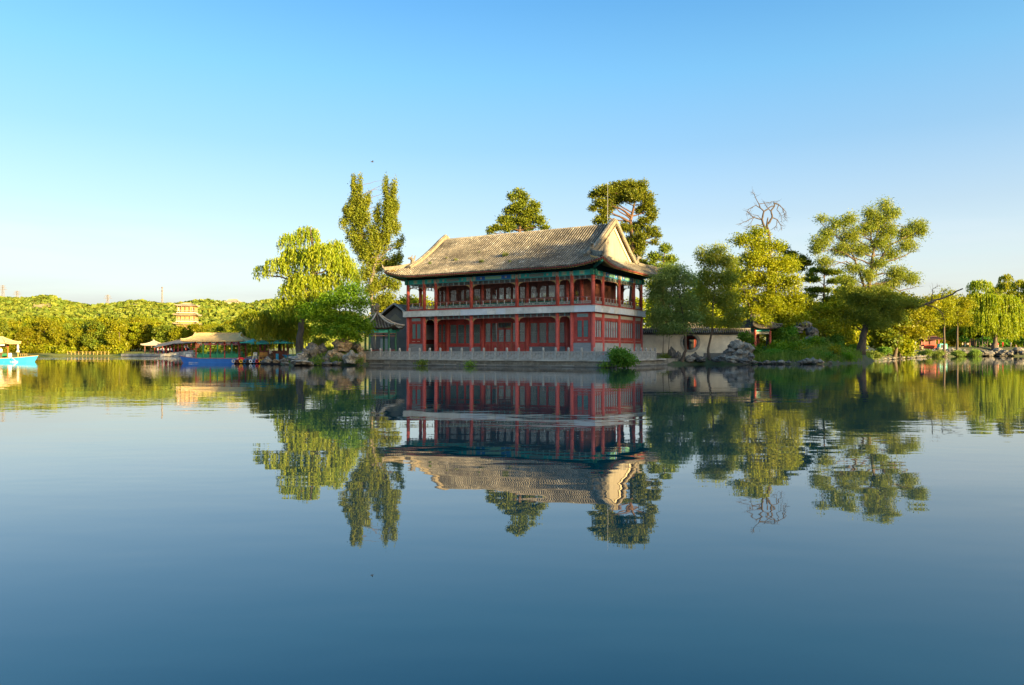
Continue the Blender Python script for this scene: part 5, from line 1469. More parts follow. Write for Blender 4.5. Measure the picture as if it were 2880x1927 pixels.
for x, y, rx, ry, Y, l in ((2262, 918, 20, 14, 103, 'dark grey crag at the top of the rock mound'), (2285, 935, 18, 14, 102, 'right crag of the rock mound below its top'), (2240, 930, 18, 12, 102, 'left crag of the rock mound behind the thicket'), (2278, 958, 18, 12, 100.5, 'pinkish crag halfway down the rock mound'), (2293, 975, 14, 11, 99.5, 'lower crag of the rock mound'),
                           (2300, 990, 12, 8, 98, 'lowest dark crag of the rock mound'), (2200, 925, 14, 9, 103, 'crag half hidden by leaves left on the rock mound'), (2182, 915, 12, 8, 104, 'leftmost crag of the rock mound beside the red pavilion')):
    rock(x, y, rx, ry, Y, 1, label=l, group='crags of the rock mound')
for k in range(22):
    t = k / 21; px = 2470 + 135 * t + random.uniform(-6, 6); Y = 121 + 62 * t + random.uniform(-2, 3)
    rock(px, 1013 - 10 * t + random.uniform(-3, 1), random.uniform(6, 9), random.uniform(2.0, 3.2), Y, 0, label='small pale stone paving the slope right of the old willow', group='pale slope stones')
for k in range(34):
    px = 2560 + k * 9.6 + random.uniform(-4, 4); Y = np.interp(px, [2560, 2630, 2760, 2900], [181, 212, 222, 222]) + random.uniform(-0.5, 2.5)
    rock(px, random.uniform(984, 998), random.uniform(9, 15), random.uniform(5, 8), Y, random.choice((1, 1, 0)), label='grey boulder in the rough stone bank of the far right shore', group='boulders of the far right bank')
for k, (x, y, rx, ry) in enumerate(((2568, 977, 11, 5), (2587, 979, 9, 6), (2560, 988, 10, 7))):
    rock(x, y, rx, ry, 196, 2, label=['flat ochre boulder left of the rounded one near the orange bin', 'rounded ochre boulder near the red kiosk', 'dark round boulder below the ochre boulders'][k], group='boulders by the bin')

# ------------------------------------------------------------------ shrubs, reeds, grass
def shrub(px, py, rx, ry, Y, label, mat='shrub', seed=1, leaf=0.17, dens=1.0, kind='broad', name='shrub', group=None, sub=5, ex=0.7):
    r = np.random.default_rng(seed)
    k = Y / FPX; c = P(px, py, Y); g = zg(c.x, c.y)
    root = thing(name, label, 'shrub', (c.x, c.y, max(0, g)), 0, group)
    bl = []
    for j in range(sub):
        dx, dz = r.uniform(-.55, .55), r.uniform(-.5, .55)
        bl.append(((c.x + dx * rx * k, c.y + r.uniform(-.5, .5) * rx * k, c.z + dz * ry * k), (rx * k * .55, rx * k * .5, ry * k * .5), ex))
    mb = MB(); off = Vector((c.x, c.y, max(0, g)))
    for j in range(7):
        e = Vector(bl[j % sub][0]); mb.tube([Vector((r.normal() * .12, r.normal() * .12, -0.2)), (e - off) * 0.5 + Vector((r.normal() * .1, r.normal() * .1, 0)), e - off], [0.03, 0.022, 0.01], 4, False)
    mb.build('stem', M_bark, root)
    crown('crown', kind, LM[mat], bl, r, dens, leaf, root, tuple(off))
    return root
shrub(1757, 1007, 40, 30, 68.5, 'bright green rounded bush growing over the water at the terrace corner', 'shrub', 71, 0.15, 1.3, sub=8)
TH = [(2118, 992, 28, 20, 90, 'leafy bush between the pitted rockery and the red pavilion'), (2192, 950, 32, 30, 96, 'tall dense bush right of the red pavilion'), (2215, 985, 42, 26, 92, 'wide green bush at the middle of the right thicket'), (2170, 995, 34, 20, 90, 'low dark bush in front of the red pavilion'),
      (2255, 985, 32, 22, 91, 'pale feathery bush left of the crag foot'), (2225, 940, 26, 26, 98, 'bush climbing the rock mound'), (2330, 985, 34, 20, 97, 'soft blue-green bush right of the rock mound'), (2375, 995, 34, 16, 101, 'low bush left of the old willow trunk'), (2310, 1002, 30, 12, 90, 'low weedy bush at the shore below the crags'),
      (2450, 1000, 34, 12, 117, 'dry-tipped low bush right of the old willow trunk'), (2485, 990, 26, 14, 138, 'low bush beyond the old willow near the pale slope'), (2100, 955, 20, 20, 89, 'climbing bush at the end of the cream wall'),
      (2195, 970, 34, 24, 93.5, 'round bush in front of the tall dense bush of the right thicket'), (2240, 1000, 34, 12, 89.5, 'trailing low bush over the shore stones'), (2280, 975, 26, 20, 95.5, 'bush clinging to the side of the rock mound'), (2350, 965, 30, 24, 104, 'leafy bush behind the old willow trunk to its left'), (2400, 985, 26, 16, 108, 'small bush close to the old willow trunk')]
for k, a in enumerate(TH):
    shrub(*a[:5], a[5], ['shrub', 'shrub', 'broad', 'shrub', 'grass'][k % 5], 80 + k, 0.20, 1.0, group='bushes of the right thicket')
for k in range(16):
    px = 2120 + k * 17 + random.uniform(-8, 8); Y = 90.5 + random.uniform(0, 6)
    x_ = (px - 1440) / FPX * Y; h_ = random.uniform(0.7, 1.3); gz_ = zg(x_, Y)
    py_ = HOR - (gz_ + h_ * 0.5 - EYE) / Y * FPX
    shrub(px, py_, random.uniform(12, 20), h_ * 0.6 / Y * FPX, Y, 'small leafy bush scattered on the slope of the right thicket', ['broad', 'shrub', 'grass', 'yellow', 'shrub'][k % 5], 160 + k, 0.17, 1.0, group='small bushes on the thicket slope', sub=4)
for k, (px, py, rx, ry, Y, l) in enumerate(((900, 1010, 13, 9, 81, 'small green weed clump among the left rockery stones'), (892, 1020, 8, 6, 80, 'tiny yellow-green weed clump at the water in the left rockery'), (945, 1012, 10, 6, 80.5, 'weed clump under the ochre boulders'), (895, 955, 22, 16, 84, 'dark leafy shrub behind the tall rockery stone'), (1008, 1015, 7, 7, 80, 'weed clump beside the upright brown stone'),
                                            (1842, 1015, 9, 8, 84, 'weed clump at the foot of the terrace side'), (1868, 1008, 8, 8, 87, 'weed clump under the saplings'), (1700, 1030, 7, 7, 69, 'small weed clump on the lower terrace ledge left of the bush'), (1185, 1022, 9, 6, 78.5, 'faint weed clump on the terrace ledge near its left end'), (1318, 1027, 10, 5, 75.5, 'dark weed clump hanging at the middle of the terrace wall'))):
    shrub(px, py, rx, ry, Y, l, 'grass', 120 + k, 0.13, 1.1, sub=3, name='weed_clump', group='weeds at the water')
for k, (px, Y) in enumerate(((2695, 205), (2600, 186), (2640, 203), (2745, 218), (2548, 165))):
    shrub(px, 995, 20, 9, Y, ['large grassy clump below the straight dark trunk on the far right bank', 'flat grassy clump left of the teal booth shore', 'grassy clump under the teal booth', 'grassy clump below the signboard', 'sunlit grassy clump beyond the pale slope'][k], 'grass', 140 + k, 0.3, 1.0, 'feather', 'grass_clump', 'grass clumps on the far right shore', 4, 1.0)
for k in range(24):
    px = 2460 + k * 19 + random.uniform(-6, 6); Y = 250 + random.uniform(-4, 10)
    shrub(px, 962 + random.uniform(-4, 5), 22, 13, Y, 'low green undergrowth bush behind the far right promenade', 'shrub' if k % 3 else 'yellow', 200 + k, 0.5, 0.8, group='undergrowth behind the promenade', sub=4, ex=1.8)
for k in range(44):
    px = -40 + k * 15.5 + random.uniform(-6, 6)
    if 330 < px < 560: continue
    Y = float(shore_y(px)) + 8 + random.uniform(-2, 3); c = P(px, 986, Y); r = np.random.default_rng(300 + k)
    root = thing('shrub', 'low yellow-green bush at the edge of the far left wood', 'shrub', (c.x, c.y, 0.9), 0, 'bushes edging the far left wood')
    bl = [((c.x + r.normal() * .9, c.y + r.normal() * .5, 1.9 + r.normal() * .5), (1.3, 1.0, 1.1), 1.6) for j in range(4)]
    crown('crown', 'broad', LM['far'], bl, r, 0.7, 0.5, root, (c.x, c.y, 0.9))
def grass_strip(name, label, pts, n, h, seed, mat='grass'):
    r = np.random.default_rng(seed)
    t = r.random(n) * (len(pts) - 1); i = t.astype(int); f = t - i; pts = np.array(pts)
    C = pts[i] * (1 - f)[:, None] + pts[np.minimum(i + 1, len(pts) - 1)] * f[:, None]
    C = C + r.normal(size=(n, 2)) * np.array([0.8, 1.2])
    Z = height_near(C[:, 0], C[:, 1])
    ok = Z > 0.15; C, Z = C[ok], Z[ok]; n = len(C)
    hh = h * (0.5 + r.random(n)); az = r.random(n) * 6.28
    base = np.column_stack([C, Z - 0.05]); side = np.stack([np.cos(az), np.sin(az), 0 * az], 1) * 0.05 * h / 0.5
    tip = base + np.stack([r.normal(size=n) * 0.25, r.normal(size=n) * 0.25, np.ones(n)], 1) * hh[:, None]
    V = np.stack([base - side, base + side, tip], 1).reshape(-1, 3)
    o = link(name, npmesh(name, V, np.arange(n * 3).reshape(n, 3), LM[mat], r.random(n)))
    tag(o, label, 'grass', kind='stuff')
g1 = [xy(2110, 89), xy(2200, 89), xy(2300, 89.5), xy(2360, 94), xy(2420, 103), xy(2465, 118)]
grass_strip('shore_grass', 'long grass along the right shore below the thicket and old willow', g1, 7000, 0.6, 401)
grass_strip('island_grass', 'grass and weeds on the left tip of the island', [xy(700, 92), xy(790, 88), xy(880, 85), xy(960, 84), xy(1010, 85)], 5000, 0.35, 402)

# ------------------------------------------------------------------ roofs in the old style
def hip_roof(parent, name, mat, L_, W_, z0, z1, ridge, up, edge=None, rows=0.0, rowmat=None, gable=0.0, ridge_mat=None):
    """curved hip roof centred on the parent, long axis x"""
    m = 8; nt_ = 6
    def ring(t, dz=0.0):
        lx = L_ + (ridge - L_) * t; ly = max(W_ * (1 - t), 0.02)
        z = z0 + (z1 - z0) * (0.58 * t + 0.42 * t * t) + dz
        pts = []
        for (ax, ay), (bx, by) in (((-lx, -ly), (lx, -ly)), ((lx, -ly), (lx, ly)), ((lx, ly), (-lx, ly)), ((-lx, ly), (-lx, -ly))):
            for k in range(m):
                f = k / m; c = abs(2 * f - 1)
                pts.append((ax + (bx - ax) * f, ay + (by - ay) * f, z + up * (1 - t) ** 2 * c ** 4))
        return pts
    mb = MB(); rows_ = [ring(0.0, -0.10 * (z1 - z0 > 0.5))] + [ring(k / nt_) for k in range(nt_ + 1)]
    n = 4 * m
    vs = [p for r in rows_ for p in r]; fs = []
    for i in range(len(rows_) - 1):
        for k in range(n): fs.append((i * n + k, i * n + (k + 1) % n, (i + 1) * n + (k + 1) % n, (i + 1) * n + k))
    fs.append(tuple(range(n - 1, -1, -1)))
    mb.add(vs, fs)
    o = mb.build(name, mat, parent)
    if rows:
        tb = MB()
        k = -L_ + rows / 2
        while k < L_:
            tmax = 1.0 if abs(k) < ridge else (L_ - abs(k)) / max(L_ - ridge, 1e-6)
            if tmax > 0.08:
                for sy in (-1, 1):
                    pts = []
                    for j in range(5):
                        t = tmax * j / 4; ly = W_ * (1 - t); c = abs(k) / (L_ + (ridge - L_) * t + 1e-6)
                        pts.append((k, sy * ly, z0 + (z1 - z0) * (0.58 * t + 0.42 * t * t) + up * (1 - t) ** 2 * min(c, 1) ** 4 + 0.02))
                    tb.tube(pts, rows * 0.28, 5)
            k += rows
        tag(tb.build('tile_rows', rowmat or mat, o), kind='stuff')
    rm = ridge_mat or rowmat or mat
    rb_ = MB().bar((-ridge - .05, 0, z1 + 0.06), (ridge + .05, 0, z1 + 0.06), 0.16 * (z1 - z0) ** 0.5, 0.22 * (z1 - z0) ** 0.5)
    for sx in (-1, 1):
        for sy in (-1, 1):
            pts = []
            for j in range(7):
                t = 1 - j / 6
                pts.append((sx * (L_ + (ridge - L_) * t), sy * W_ * (1 - t), z0 + (z1 - z0) * (0.58 * t + 0.42 * t * t) + up * (1 - t) ** 2 + 0.05 + 0.1 * (1 - t) ** 6))
            rb_.tube(pts, 0.09 * (z1 - z0) ** 0.5, 5)
    rb_.build('ridge', rm, o)
    return o
def ngon_roof(parent, n, R0, R1, z0, z1, up, mat, rowmat, ridgemat):
    nt_, m = 7, 6; mb = MB(); rings = []
    def pt(side, f, t):
        r_ = R0 + (R1 - R0) * t
        a0, a1 = 2 * math.pi * side / n, 2 * math.pi * (side + 1) / n
        x = r_ * (math.cos(a0) * (1 - f) + math.cos(a1) * f); y = r_ * (math.sin(a0) * (1 - f) + math.sin(a1) * f)
        return (x, y, z0 + (z1 - z0) * (0.42 * t + 0.58 * t * t) + up * (1 - t) ** 2 * abs(2 * f - 1) ** 3)
    for t in [k / nt_ for k in range(nt_ + 1)]:
        rings.append([pt(s, k / m, t) for s in range(n) for k in range(m)])
    N_ = n * m; vs = [(x, y, z - 0.10) for x, y, z in rings[0]] + [p for r in rings for p in r]; fs = []
    for i in range(len(rings)):
        for k in range(N_): fs.append((i * N_ + k, i * N_ + (k + 1) % N_, (i + 1) * N_ + (k + 1) % N_, (i + 1) * N_ + k))
    fs.append(tuple(range(N_ - 1, -1, -1)))
    o = mb.add(vs, fs).build('roof', mat, parent)
    tb = MB()
    for s in range(n):
        for k in range(1, 10):
            f = k / 10
            tm = min(1, 1.0 - abs(2 * f - 1) * 0.85 + 0.1)
            pts = []
            for j in range(6):
                t = tm * j / 5
                # rows run straight up the slope
                r_ = R0 + (R1 - R0) * t; ff = 0.5 + (f - 0.5) * R0 / r_
                if ff < 0 or ff > 1: break
                p = pt(s, ff, t); pts.append((p[0], p[1], p[2] + 0.02))
            if len(pts) > 1: tb.tube(pts, 0.07, 5)
    tag(tb.build('tile_rows', rowmat, o), kind='stuff')
    rb_ = MB()
    for s in range(n):
        rb_.tube([(p[0], p[1], p[2] + 0.08) for p in [pt(s, 0, j / 7) for j in range(8)]], [0.10] * 8, 6)
    rb_.build('ridge', ridgemat, o)
    return o

# ------------------------------------------------------------------ small pavilion left of the hall
M_gcol = pm('green_column_paint', (0.03, 0.16, 0.085), (0.025, 0.11, 0.065), scale=2, rough=0.5)
pc = P(1060, 988, 90)
pav = thing('garden_pavilion', 'small six-sided pavilion with green columns and vase finial beside the hall', 'pavilion', (pc.x, pc.y, FL), 0.32)
PR_ = 2.25
ngon_roof(pav, 6, 3.35, 0.22, 3.55, 5.35, 0.38, M_tiled, M_tile, pm('pale_ridge_mortar', (0.48, 0.44, 0.38), (0.36, 0.33, 0.28), scale=5))
MB().lathe([(0.30, 0), (0.42, 0.08), (0.42, 0.18), (0.22, 0.24), (0.22, 0.42), (0.40, 0.48), (0.40, 0.56), (0.20, 0.60), (0.28, 0.72), (0.32, 0.95), (0.30, 1.12), (0.18, 1.22), (0.20, 1.28), (0.05, 1.36)], 14).build('finial', M_verge, pav, loc=(0, 0, 5.25))
for k in range(6):
    a = math.pi * k / 3; x, y = PR_ * math.cos(a), PR_ * math.sin(a)
    MB().lathe([(0.20, 0), (0.20, 0.12), (0.13, 0.16), (0.13, 3.35)], 10).build('column', M_gcol, pav, loc=(x, y, 0))
    b = math.pi * (k + 1) / 3; x2, y2 = PR_ * math.cos(b), PR_ * math.sin(b)
    MB().bar((x, y, 3.20), (x2, y2, 3.20), 0.16, 0.36).build('painted_beam', M_teal, pav)
    MB().bar((x, y, 2.66), (x2, y2, 2.66), 0.05, 0.06).bar((x, y, 2.95), (x2, y2, 2.95), 0.05, 0.05).build('hanging_lattice', pm('pale_red_trim', (0.45, 0.22, 0.16)), pav)
    if k not in (4,):
        MB().bar((x, y, 0.45), (x2, y2, 0.45), 0.28, 0.06).bar((x, y, 0.95), (x2, y2, 0.95), 0.06, 0.06).build('bench', M_red, pav)
    mb = MB().cbox((x * 1.12, y * 1.12, 3.35), (0.35, 0.35, 0.3))
    mb.build('corner_bracket', pm('bright_green_paint', (0.03, 0.26, 0.17)), pav)
MB().lathe([(3.1, -0.25), (3.1, 0.02)], 6).build('plinth', M_stone, pav)
# grey gabled house behind it
gc = P(1112, 988, 99)
M_gwall = pm('grey_brown_plaster', (0.20, 0.18, 0.155), (0.15, 0.135, 0.115), scale=1.0, rough=0.9)
gh = thing('grey_house', 'grey gabled house with dark tiled roof between the small pavilion and the hall', 'house', (gc.x, gc.y, 0.6), -R(18))
hw, zt = 2.9, 4.6
MB().prism([(-hw, 0), (hw, 0), (hw, zt), (0, zt + 2.2), (-hw, zt)], 1, 0, 9).build('wall', M_gwall, gh)
rf = MB()
for s in (-1, 1):
    pts0 = [(0, zt + 2.55), (s * 1.2, zt + 1.75), (s * 2.3, zt + 0.80), (s * 3.3, zt + 0.15)]
    for a, b in zip(pts0[:-1], pts0[1:]):
        rf.add([(a[0], -0.4, a[1]), (b[0], -0.4, b[1]), (b[0], 9.4, b[1]), (a[0], 9.4, a[1]), (a[0], -0.4, a[1] - .22), (b[0], -0.4, b[1] - .22), (b[0], 9.4, b[1] - .22), (a[0], 9.4, a[1] - .22)],
               [(0, 1, 2, 3), (7, 6, 5, 4), (0, 4, 5, 1), (3, 2, 6, 7), (1, 5, 6, 2)])
r_ = rf.build('roof', M_tiled, gh)
vg = MB()
for s in (-1, 1):
    pts0 = [(0, zt + 2.62), (s * 1.2, zt + 1.80), (s * 2.3, zt + 0.86), (s * 3.35, zt + 0.22)]
    for a, b in zip(pts0[:-1], pts0[1:]): vg.bar((a[0], -0.42, a[1]), (b[0], -0.42, b[1]), 0.26, 0.16)
vg.build('verge', pm('pale_ridge_mortar', (0.48, 0.44, 0.38)), r_)
tb = MB()
for k in range(30):
    y = -0.1 + k * 0.31
    for s in (-1, 1): tb.tube([(0, y, zt + 2.6), (s * 1.2, y, zt + 1.8), (s * 2.3, y, zt + .85), (s * 3.32, y, zt + .2)], 0.08, 5)
tag(tb.build('tile_rows', M_tile, r_), kind='stuff')
wd = MB().box(-hw - 0.01, -hw + 0.05, 2.0, 3.4, 1.4, 3.2).build('window', M_red, gh)
MB().box(-2.2, -0.9, -0.03, 0.02, 0.9, 2.6).build('window', M_latw, gh)
MB().prism([(-1.0, zt + 0.4), (1.0, zt + 0.4), (0, zt + 1.3)], 1, -0.04, -0.01).build('gable_panel', pm('ochre_gable', (0.26, 0.22, 0.15)), gh)

# ------------------------------------------------------------------ cream wall with moon gate
WY = 93.5
kx = WY / FPX
wx0, wx1 = (1808 - 1440) * kx, (2112 - 1440) * kx
gw = thing('garden_wall', 'cream plastered garden wall with tile coping and a round moon gate', 'wall', (0, WY, 0))
M_cream = pm('cream_wall_plaster', (0.82, 0.75, 0.61), (0.74, 0.66, 0.53), scale=0.8, rough=0.92, c3=(0.42, 0.36, 0.28), s3=0.9, lo3=0.58, hi3=0.80, stain=0.25, ss=0.5)
gx, gz, gr = (1941 - 1440) * kx, EYE + (HOR - 963) * kx, 1.22
zt_, zb_ = 3.72, 1.30
mb = MB().box(wx0, gx - 1.7, 0, 0.45, zb_, zt_).box(gx + 1.7, wx1, 0, 0.45, zb_, zt_)
seg = 32; vs = []
for y in (0.0, 0.45):
    for k in range(seg):
        a = 2 * math.pi * k / seg; vs.append((gx + gr * math.cos(a), y, gz + gr * math.sin(a)))
    for k in range(seg):
        a = 2 * math.pi * k / seg; c, s = math.cos(a), math.sin(a)
        q = min(1.7 / max(abs(c), 1e-6), ((zt_ - gz) if s > 0 else (gz - 0.55)) / max(abs(s), 1e-6))
        vs.append((gx + q * c, y, gz + q * s))
fs = []
for k in range(seg):
    k2 = (k + 1) % seg
    fs += [(k, seg + k, seg + k2, k2), (2 * seg + k, 2 * seg + k2, 3 * seg + k2, 3 * seg + k), (k, k2, 2 * seg + k2, 2 * seg + k)]
mb.add(vs, fs).build('wall', M_cream, gw)
mb = MB(); vs = []
for y in (-0.08, 0.53):
    for rr in (gr - 0.26, gr + 0.04):
        for k in range(seg):
            a = 2 * math.pi * k / seg; vs.append((gx + rr * math.cos(a), y, gz + rr * math.sin(a)))
fs = []
for k in range(seg):
    k2 = (k + 1) % seg
    fs += [(k, seg + k, seg + k2, k2), (2 * seg + k, 2 * seg + k2, 3 * seg + k2, 3 * seg + k), (k, k2, 2 * seg + k2, 2 * seg + k), (seg + k, 3 * seg + k, 3 * seg + k2, seg + k2)]
mb.add(vs, fs).build('gate_ring', M_stone, gw)
nb = 16; Lb = (wx1 - wx0) / nb
for row, (za, zc) in enumerate(((0.55, 0.80), (0.81, 1.05), (1.06, 1.29))):
    for k in range(nb + 1):
        a = wx0 + (k - 0.5 * (row % 2)) * Lb; b = a + Lb - 0.02
        a = max(a, wx0); b = min(b, wx1)
        if b - a < 0.05: continue
        for lo, hi in (((a, min(b, gx - 1.72)),) if a < gx - 1.72 else ()) + (((max(a, gx + 1.72), b),) if b > gx + 1.72 else ()):
            if hi - lo > 0.05: MB().box(lo, hi, -0.06 - random.random() * .03, 0.46, za, zc).build('brick', M_brick, gw)
cp = MB().prism([(-0.30, zt_), (0.75, zt_), (0.75, zt_ + 0.10), (0.225, zt_ + 0.52), (-0.30, zt_ + 0.10)], 0, wx0, wx1).build('coping', M_tiled, gw)
tb = MB()
for k in range(int((wx1 - wx0) / 0.26)):
    x = wx0 + 0.13 + k * 0.26; tb.tube([(x, -0.34, zt_ + 0.10), (x, 0.225, zt_ + 0.56)], 0.075, 5)
tag(tb.build('coping_tiles', M_tile, cp), kind='stuff')
MB().tube([(wx0, 0.225, zt_ + 0.60), (wx1, 0.225, zt_ + 0.60)], 0.12, 6).build('coping_ridge', M_tile, cp)
MB().box(wx0, wx1, -0.10, 0.0, zt_ - 0.14, zt_ - 0.01).build('coping_band', M_brick, cp)
# red hall wing glimpsed through the gate
rg = thing('courtyard_wing', 'dark red lattice wing of a courtyard building seen through the moon gate', 'building', (gx, WY + 6, 0.6))
MB().box(-4, 4, 0, 4, 0, 3.0).build('wall', M_red, rg)
for k in range(8):
    f = MB().box(-3.8 + k, -3.0 + k, -0.05, -0.005, 0.9, 2.6).build('window', M_brown, rg)
    MB().box(-3.7 + k, -3.1 + k, -0.06, -0.052, 1.0, 2.5).build('pane', M_pane, f)
hip_roof(rg, 'roof', M_tiled, 4.7, 2.8, 3.0, 4.6, 3.2, 0.2, rows=0.3, rowmat=M_tile)

# ------------------------------------------------------------------ red gate pavilion on the right
ky = 95.5 / FPX
rp = thing('gate_pavilion', 'small red-columned pavilion with dark tiled roof half hidden in the right thicket', 'pavilion', ((2132 - 1440) * ky, 96.0, 1.0), 0.35)
for x in (-1.15, 1.15):
    for y in (-1.15, 1.15):
        MB().lathe([(0.2, 0), (0.2, .1), (0.15, .14), (0.15, 3.35)], 10).build('column', M_redcol, rp, loc=(x, y, 0))
for a, b in (((-1.15, -1.15), (1.15, -1.15)), ((1.15, -1.15), (1.15, 1.15)), ((1.15, 1.15), (-1.15, 1.15)), ((-1.15, 1.15), (-1.15, -1.15))):
    MB().bar((*a, 3.25), (*b, 3.25), 0.18, 0.40).build('painted_beam', M_teal, rp)
    MB().bar((*a, 2.85), (*b, 2.85), 0.05, 0.28).build('hanging_lattice', M_creamp, rp)
MB().box(-0.9, 0.9, 1.05, 1.15, 0, 2.6).build('door_leaf', M_dark, rp)
MB().box(-1.7, 1.7, -1.7, 1.7, -0.6, 0.0).build('plinth', M_stone, rp)
hip_roof(rp, 'roof', M_tiled, 2.2, 2.2, 3.45, 5.0, 0.5, 0.35, rows=0.26, rowmat=M_tile)

# ------------------------------------------------------------------ moored tour boat
M_yroof = pm('yellow_roof_paint', (0.50, 0.37, 0.17), (0.43, 0.31, 0.14), scale=1.5, rough=0.6)
M_yrow = pm('yellow_tile_paint', (0.56, 0.42, 0.20), (0.49, 0.36, 0.17), scale=4, rough=0.55)
M_hull = pm('blue_hull_paint', (0.05, 0.22, 0.72), (0.04, 0.18, 0.62), scale=1.2, rough=0.35, spec=0.5)
M_hull2 = pm('cyan_hull_paint', (0.03, 0.34, 0.62), (0.03, 0.28, 0.54), scale=1.2, rough=0.35, spec=0.5)
M_white = pm('white_paint', (0.75, 0.74, 0.70), (0.66, 0.65, 0.62), scale=3, rough=0.5)
M_pink = pm('faded_pink_trim', (0.46, 0.25, 0.25), (0.38, 0.22, 0.21), scale=2, rough=0.6)
M_green = pm('boat_green_paint', (0.03, 0.27, 0.12), (0.025, 0.21, 0.10), scale=2, rough=0.5)
M_purple = pm('purple_cloth', (0.14, 0.06, 0.28), (0.40, 0.38, 0.42), scale=7, rough=0.8, lo=0.48, hi=0.52)
def hull(parent, L_, wid, h, bow_h, mat, bow_sign=-1, trim=M_pink):
    secs = []
    n = 14
    for k in range(n + 1):
        t = k / n; x = -L_ / 2 + L_ * t
        w = wid / 2 * (min(1, (t / 0.28) ** 0.6) if t < 0.28 else 1) * (1 - 0.25 * max(0, (t - .85) / .15))
        top = h + (bow_h - h) * max(0, 1 - t / 0.35) ** 2
        kz = -0.25 + 0.25 * max(0, 1 - t / 0.16)
        xo = x + (0.0 if t > 0.2 else 0)
        secs.append((xo, w, top, kz))
    vs, fs = [], []
    for x, w, top, kz in secs:
        dx = -0.35 * max(0, 1 - (x + L_ / 2) / (L_ * .2))
        vs += [((x + dx) * -bow_sign, -w, top), ((x - dx * 0.5) * -bow_sign, -w * 0.78, kz), ((x - dx * .5) * -bow_sign, w * 0.78, kz), ((x + dx) * -bow_sign, w, top)]
    for i in range(n):
        for a in range(3):
            f = (i * 4 + a, i * 4 + a + 1, (i + 1) * 4 + a + 1, (i + 1) * 4 + a); fs.append(f)
    fs += [(0, 3, 2, 1), (n * 4, n * 4 + 1, n * 4 + 2, n * 4 + 3)]
    o = MB().add(vs, fs).build('hull', mat, parent)
    dk = MB()
    rows = [[(v[i * 4][0], v[i * 4][1] * .97, v[i * 4][2] - .03) for i in range(n + 1)] for v in (vs,)]
    r2 = [(vs[i * 4 + 3][0], vs[i * 4 + 3][1] * .97, vs[i * 4 + 3][2] - .03) for i in range(n + 1)]
    dk.grid([rows[0], r2]); dk.build('deck', trim, parent)
    gn = MB().tube([vs[i * 4] for i in range(n + 1)], 0.05, 5).tube([vs[i * 4 + 3] for i in range(n + 1)], 0.05, 5)
    gn.build('gunwale', trim, o)
    st = MB().tube([(vs[i * 4][0] * 1.0, vs[i * 4][1] * .84 - .0, 0.10) for i in range(2, n + 1)], 0.035, 5)
    st.build('waterline_stripe', M_white, o)
    return o
def cabin(parent, x0, x1, wid, z0, z1, ncol, colmat, railmat, cloth=True):
    for s in (-1, 1):
        for k in range(ncol):
            x = x0 + (x1 - x0) * k / (ncol - 1)
            m = colmat if k in (0, ncol - 1) or k % 2 == 0 else M_green
            MB().lathe([(0.085, 0), (0.085, z1 - z0)], 8).build('column', m, parent, loc=(x, s * wid / 2, z0))
            if k < ncol - 1:
                xb = x0 + (x1 - x0) * (k + 1) / (ncol - 1)
                rl = MB().box(x + .09, xb - .09, s * wid / 2 - .03, s * wid / 2 + .03, z0 + .62, z0 + .68)
                rail = rl.build('railing', railmat, parent)
                MB().box(x + .09, xb - .09, s * wid / 2 - .02, s * wid / 2 + .02, z0 + .06, z0 + .54).build('railing_panel', railmat, rail)
                MB().box(x + .09, xb - .09, s * wid / 2 - .03, s * wid / 2 + .03, z1 - .42, z1 - .20).build('lattice', pm('red_lattice', (0.34, 0.07, 0.09), (0.42, 0.26, 0.26), scale=6, lo=0.45, hi=0.55), parent)
                if cloth:
                    xm = (x + xb) / 2; w = (xb - x) / 2
                    pts = [(xm - w, z1 - .02)] + [(xm - w + 2 * w * j / 8, z1 - .06 - .20 * math.sin(math.pi * j / 8)) for j in range(9)] + [(xm + w, z1 - .02)]
                    MB().prism(pts, 1, s * (wid / 2 + .07) - .01, s * (wid / 2 + .07) + .01).build('bunting', M_purple if k % 2 else M_white, parent)
            # bracket caps
            MB().cbox((x, s * wid / 2, z1 - .1), (.2, .22, .2)).build('column_head', pm('scarlet_paint', (0.50, 0.05, 0.04)), parent)
BY = 96.0; kb = BY / FPX
bx = (614 - 1440) * kb
boat = thing('tour_boat', 'moored blue tour boat with yellow tiled canopy roof and green railings by the dock', 'boat', (bx, BY, 0), R(-3))
hull(boat, 9.6, 2.6, 0.62, 0.98, M_hull)
cabin(boat, -2.45, 3.15, 2.0, 0.62, 2.72, 7, M_red, M_green)
hip_roof(boat, 'roof', M_yroof, 4.10, 1.75, 2.80, 3.74, 2.65, 0.12, rows=0.20, rowmat=M_yrow)
# yellow gable panels at the two ends
for s in (-1, 1):
    MB().prism([(-.75, 3.26), (.75, 3.26), (0, 3.86)], 0, *sorted((s * 2.92, s * 3.02))).build('gable_panel', pm('bright_yellow_paint', (0.70, 0.42, 0.03)), boat)
    vb = MB().bar((s * 3.0, -.95, 3.18), (s * 3.0, 0, 3.92), 0.16, 0.10).bar((s * 3.0, .95, 3.18), (s * 3.0, 0, 3.92), 0.16, 0.10).build('verge', M_yrow, boat)
MB().box(-1.8, 3.3, -.7, .7, .62, .66).build('floor', M_brown, boat)
for k in range(5):
    MB().box(-1.5 + k * 1.0, -1.1 + k * 1.0, -.75, .75, .95, 1.0).box(-1.14 + k, -1.1 + k, -.75, .75, 1.0, 1.5).build('bench', M_green, boat)
MB().lathe([(0.27, -0.05), (0.30, 0), (0.27, 0.05)], 14).build('lifebuoy', pm('orange_buoy', (0.62, 0.22, 0.10)), boat, loc=(-2.25, -1.05, 2.2)).rotation_euler = (math.pi / 2, 0, 0)
bo = MB()
for k in range(2): bo.box(-4.0 + k * 1.2, -3.4 + k * 1.2, -.5, .1, .80, 1.15)
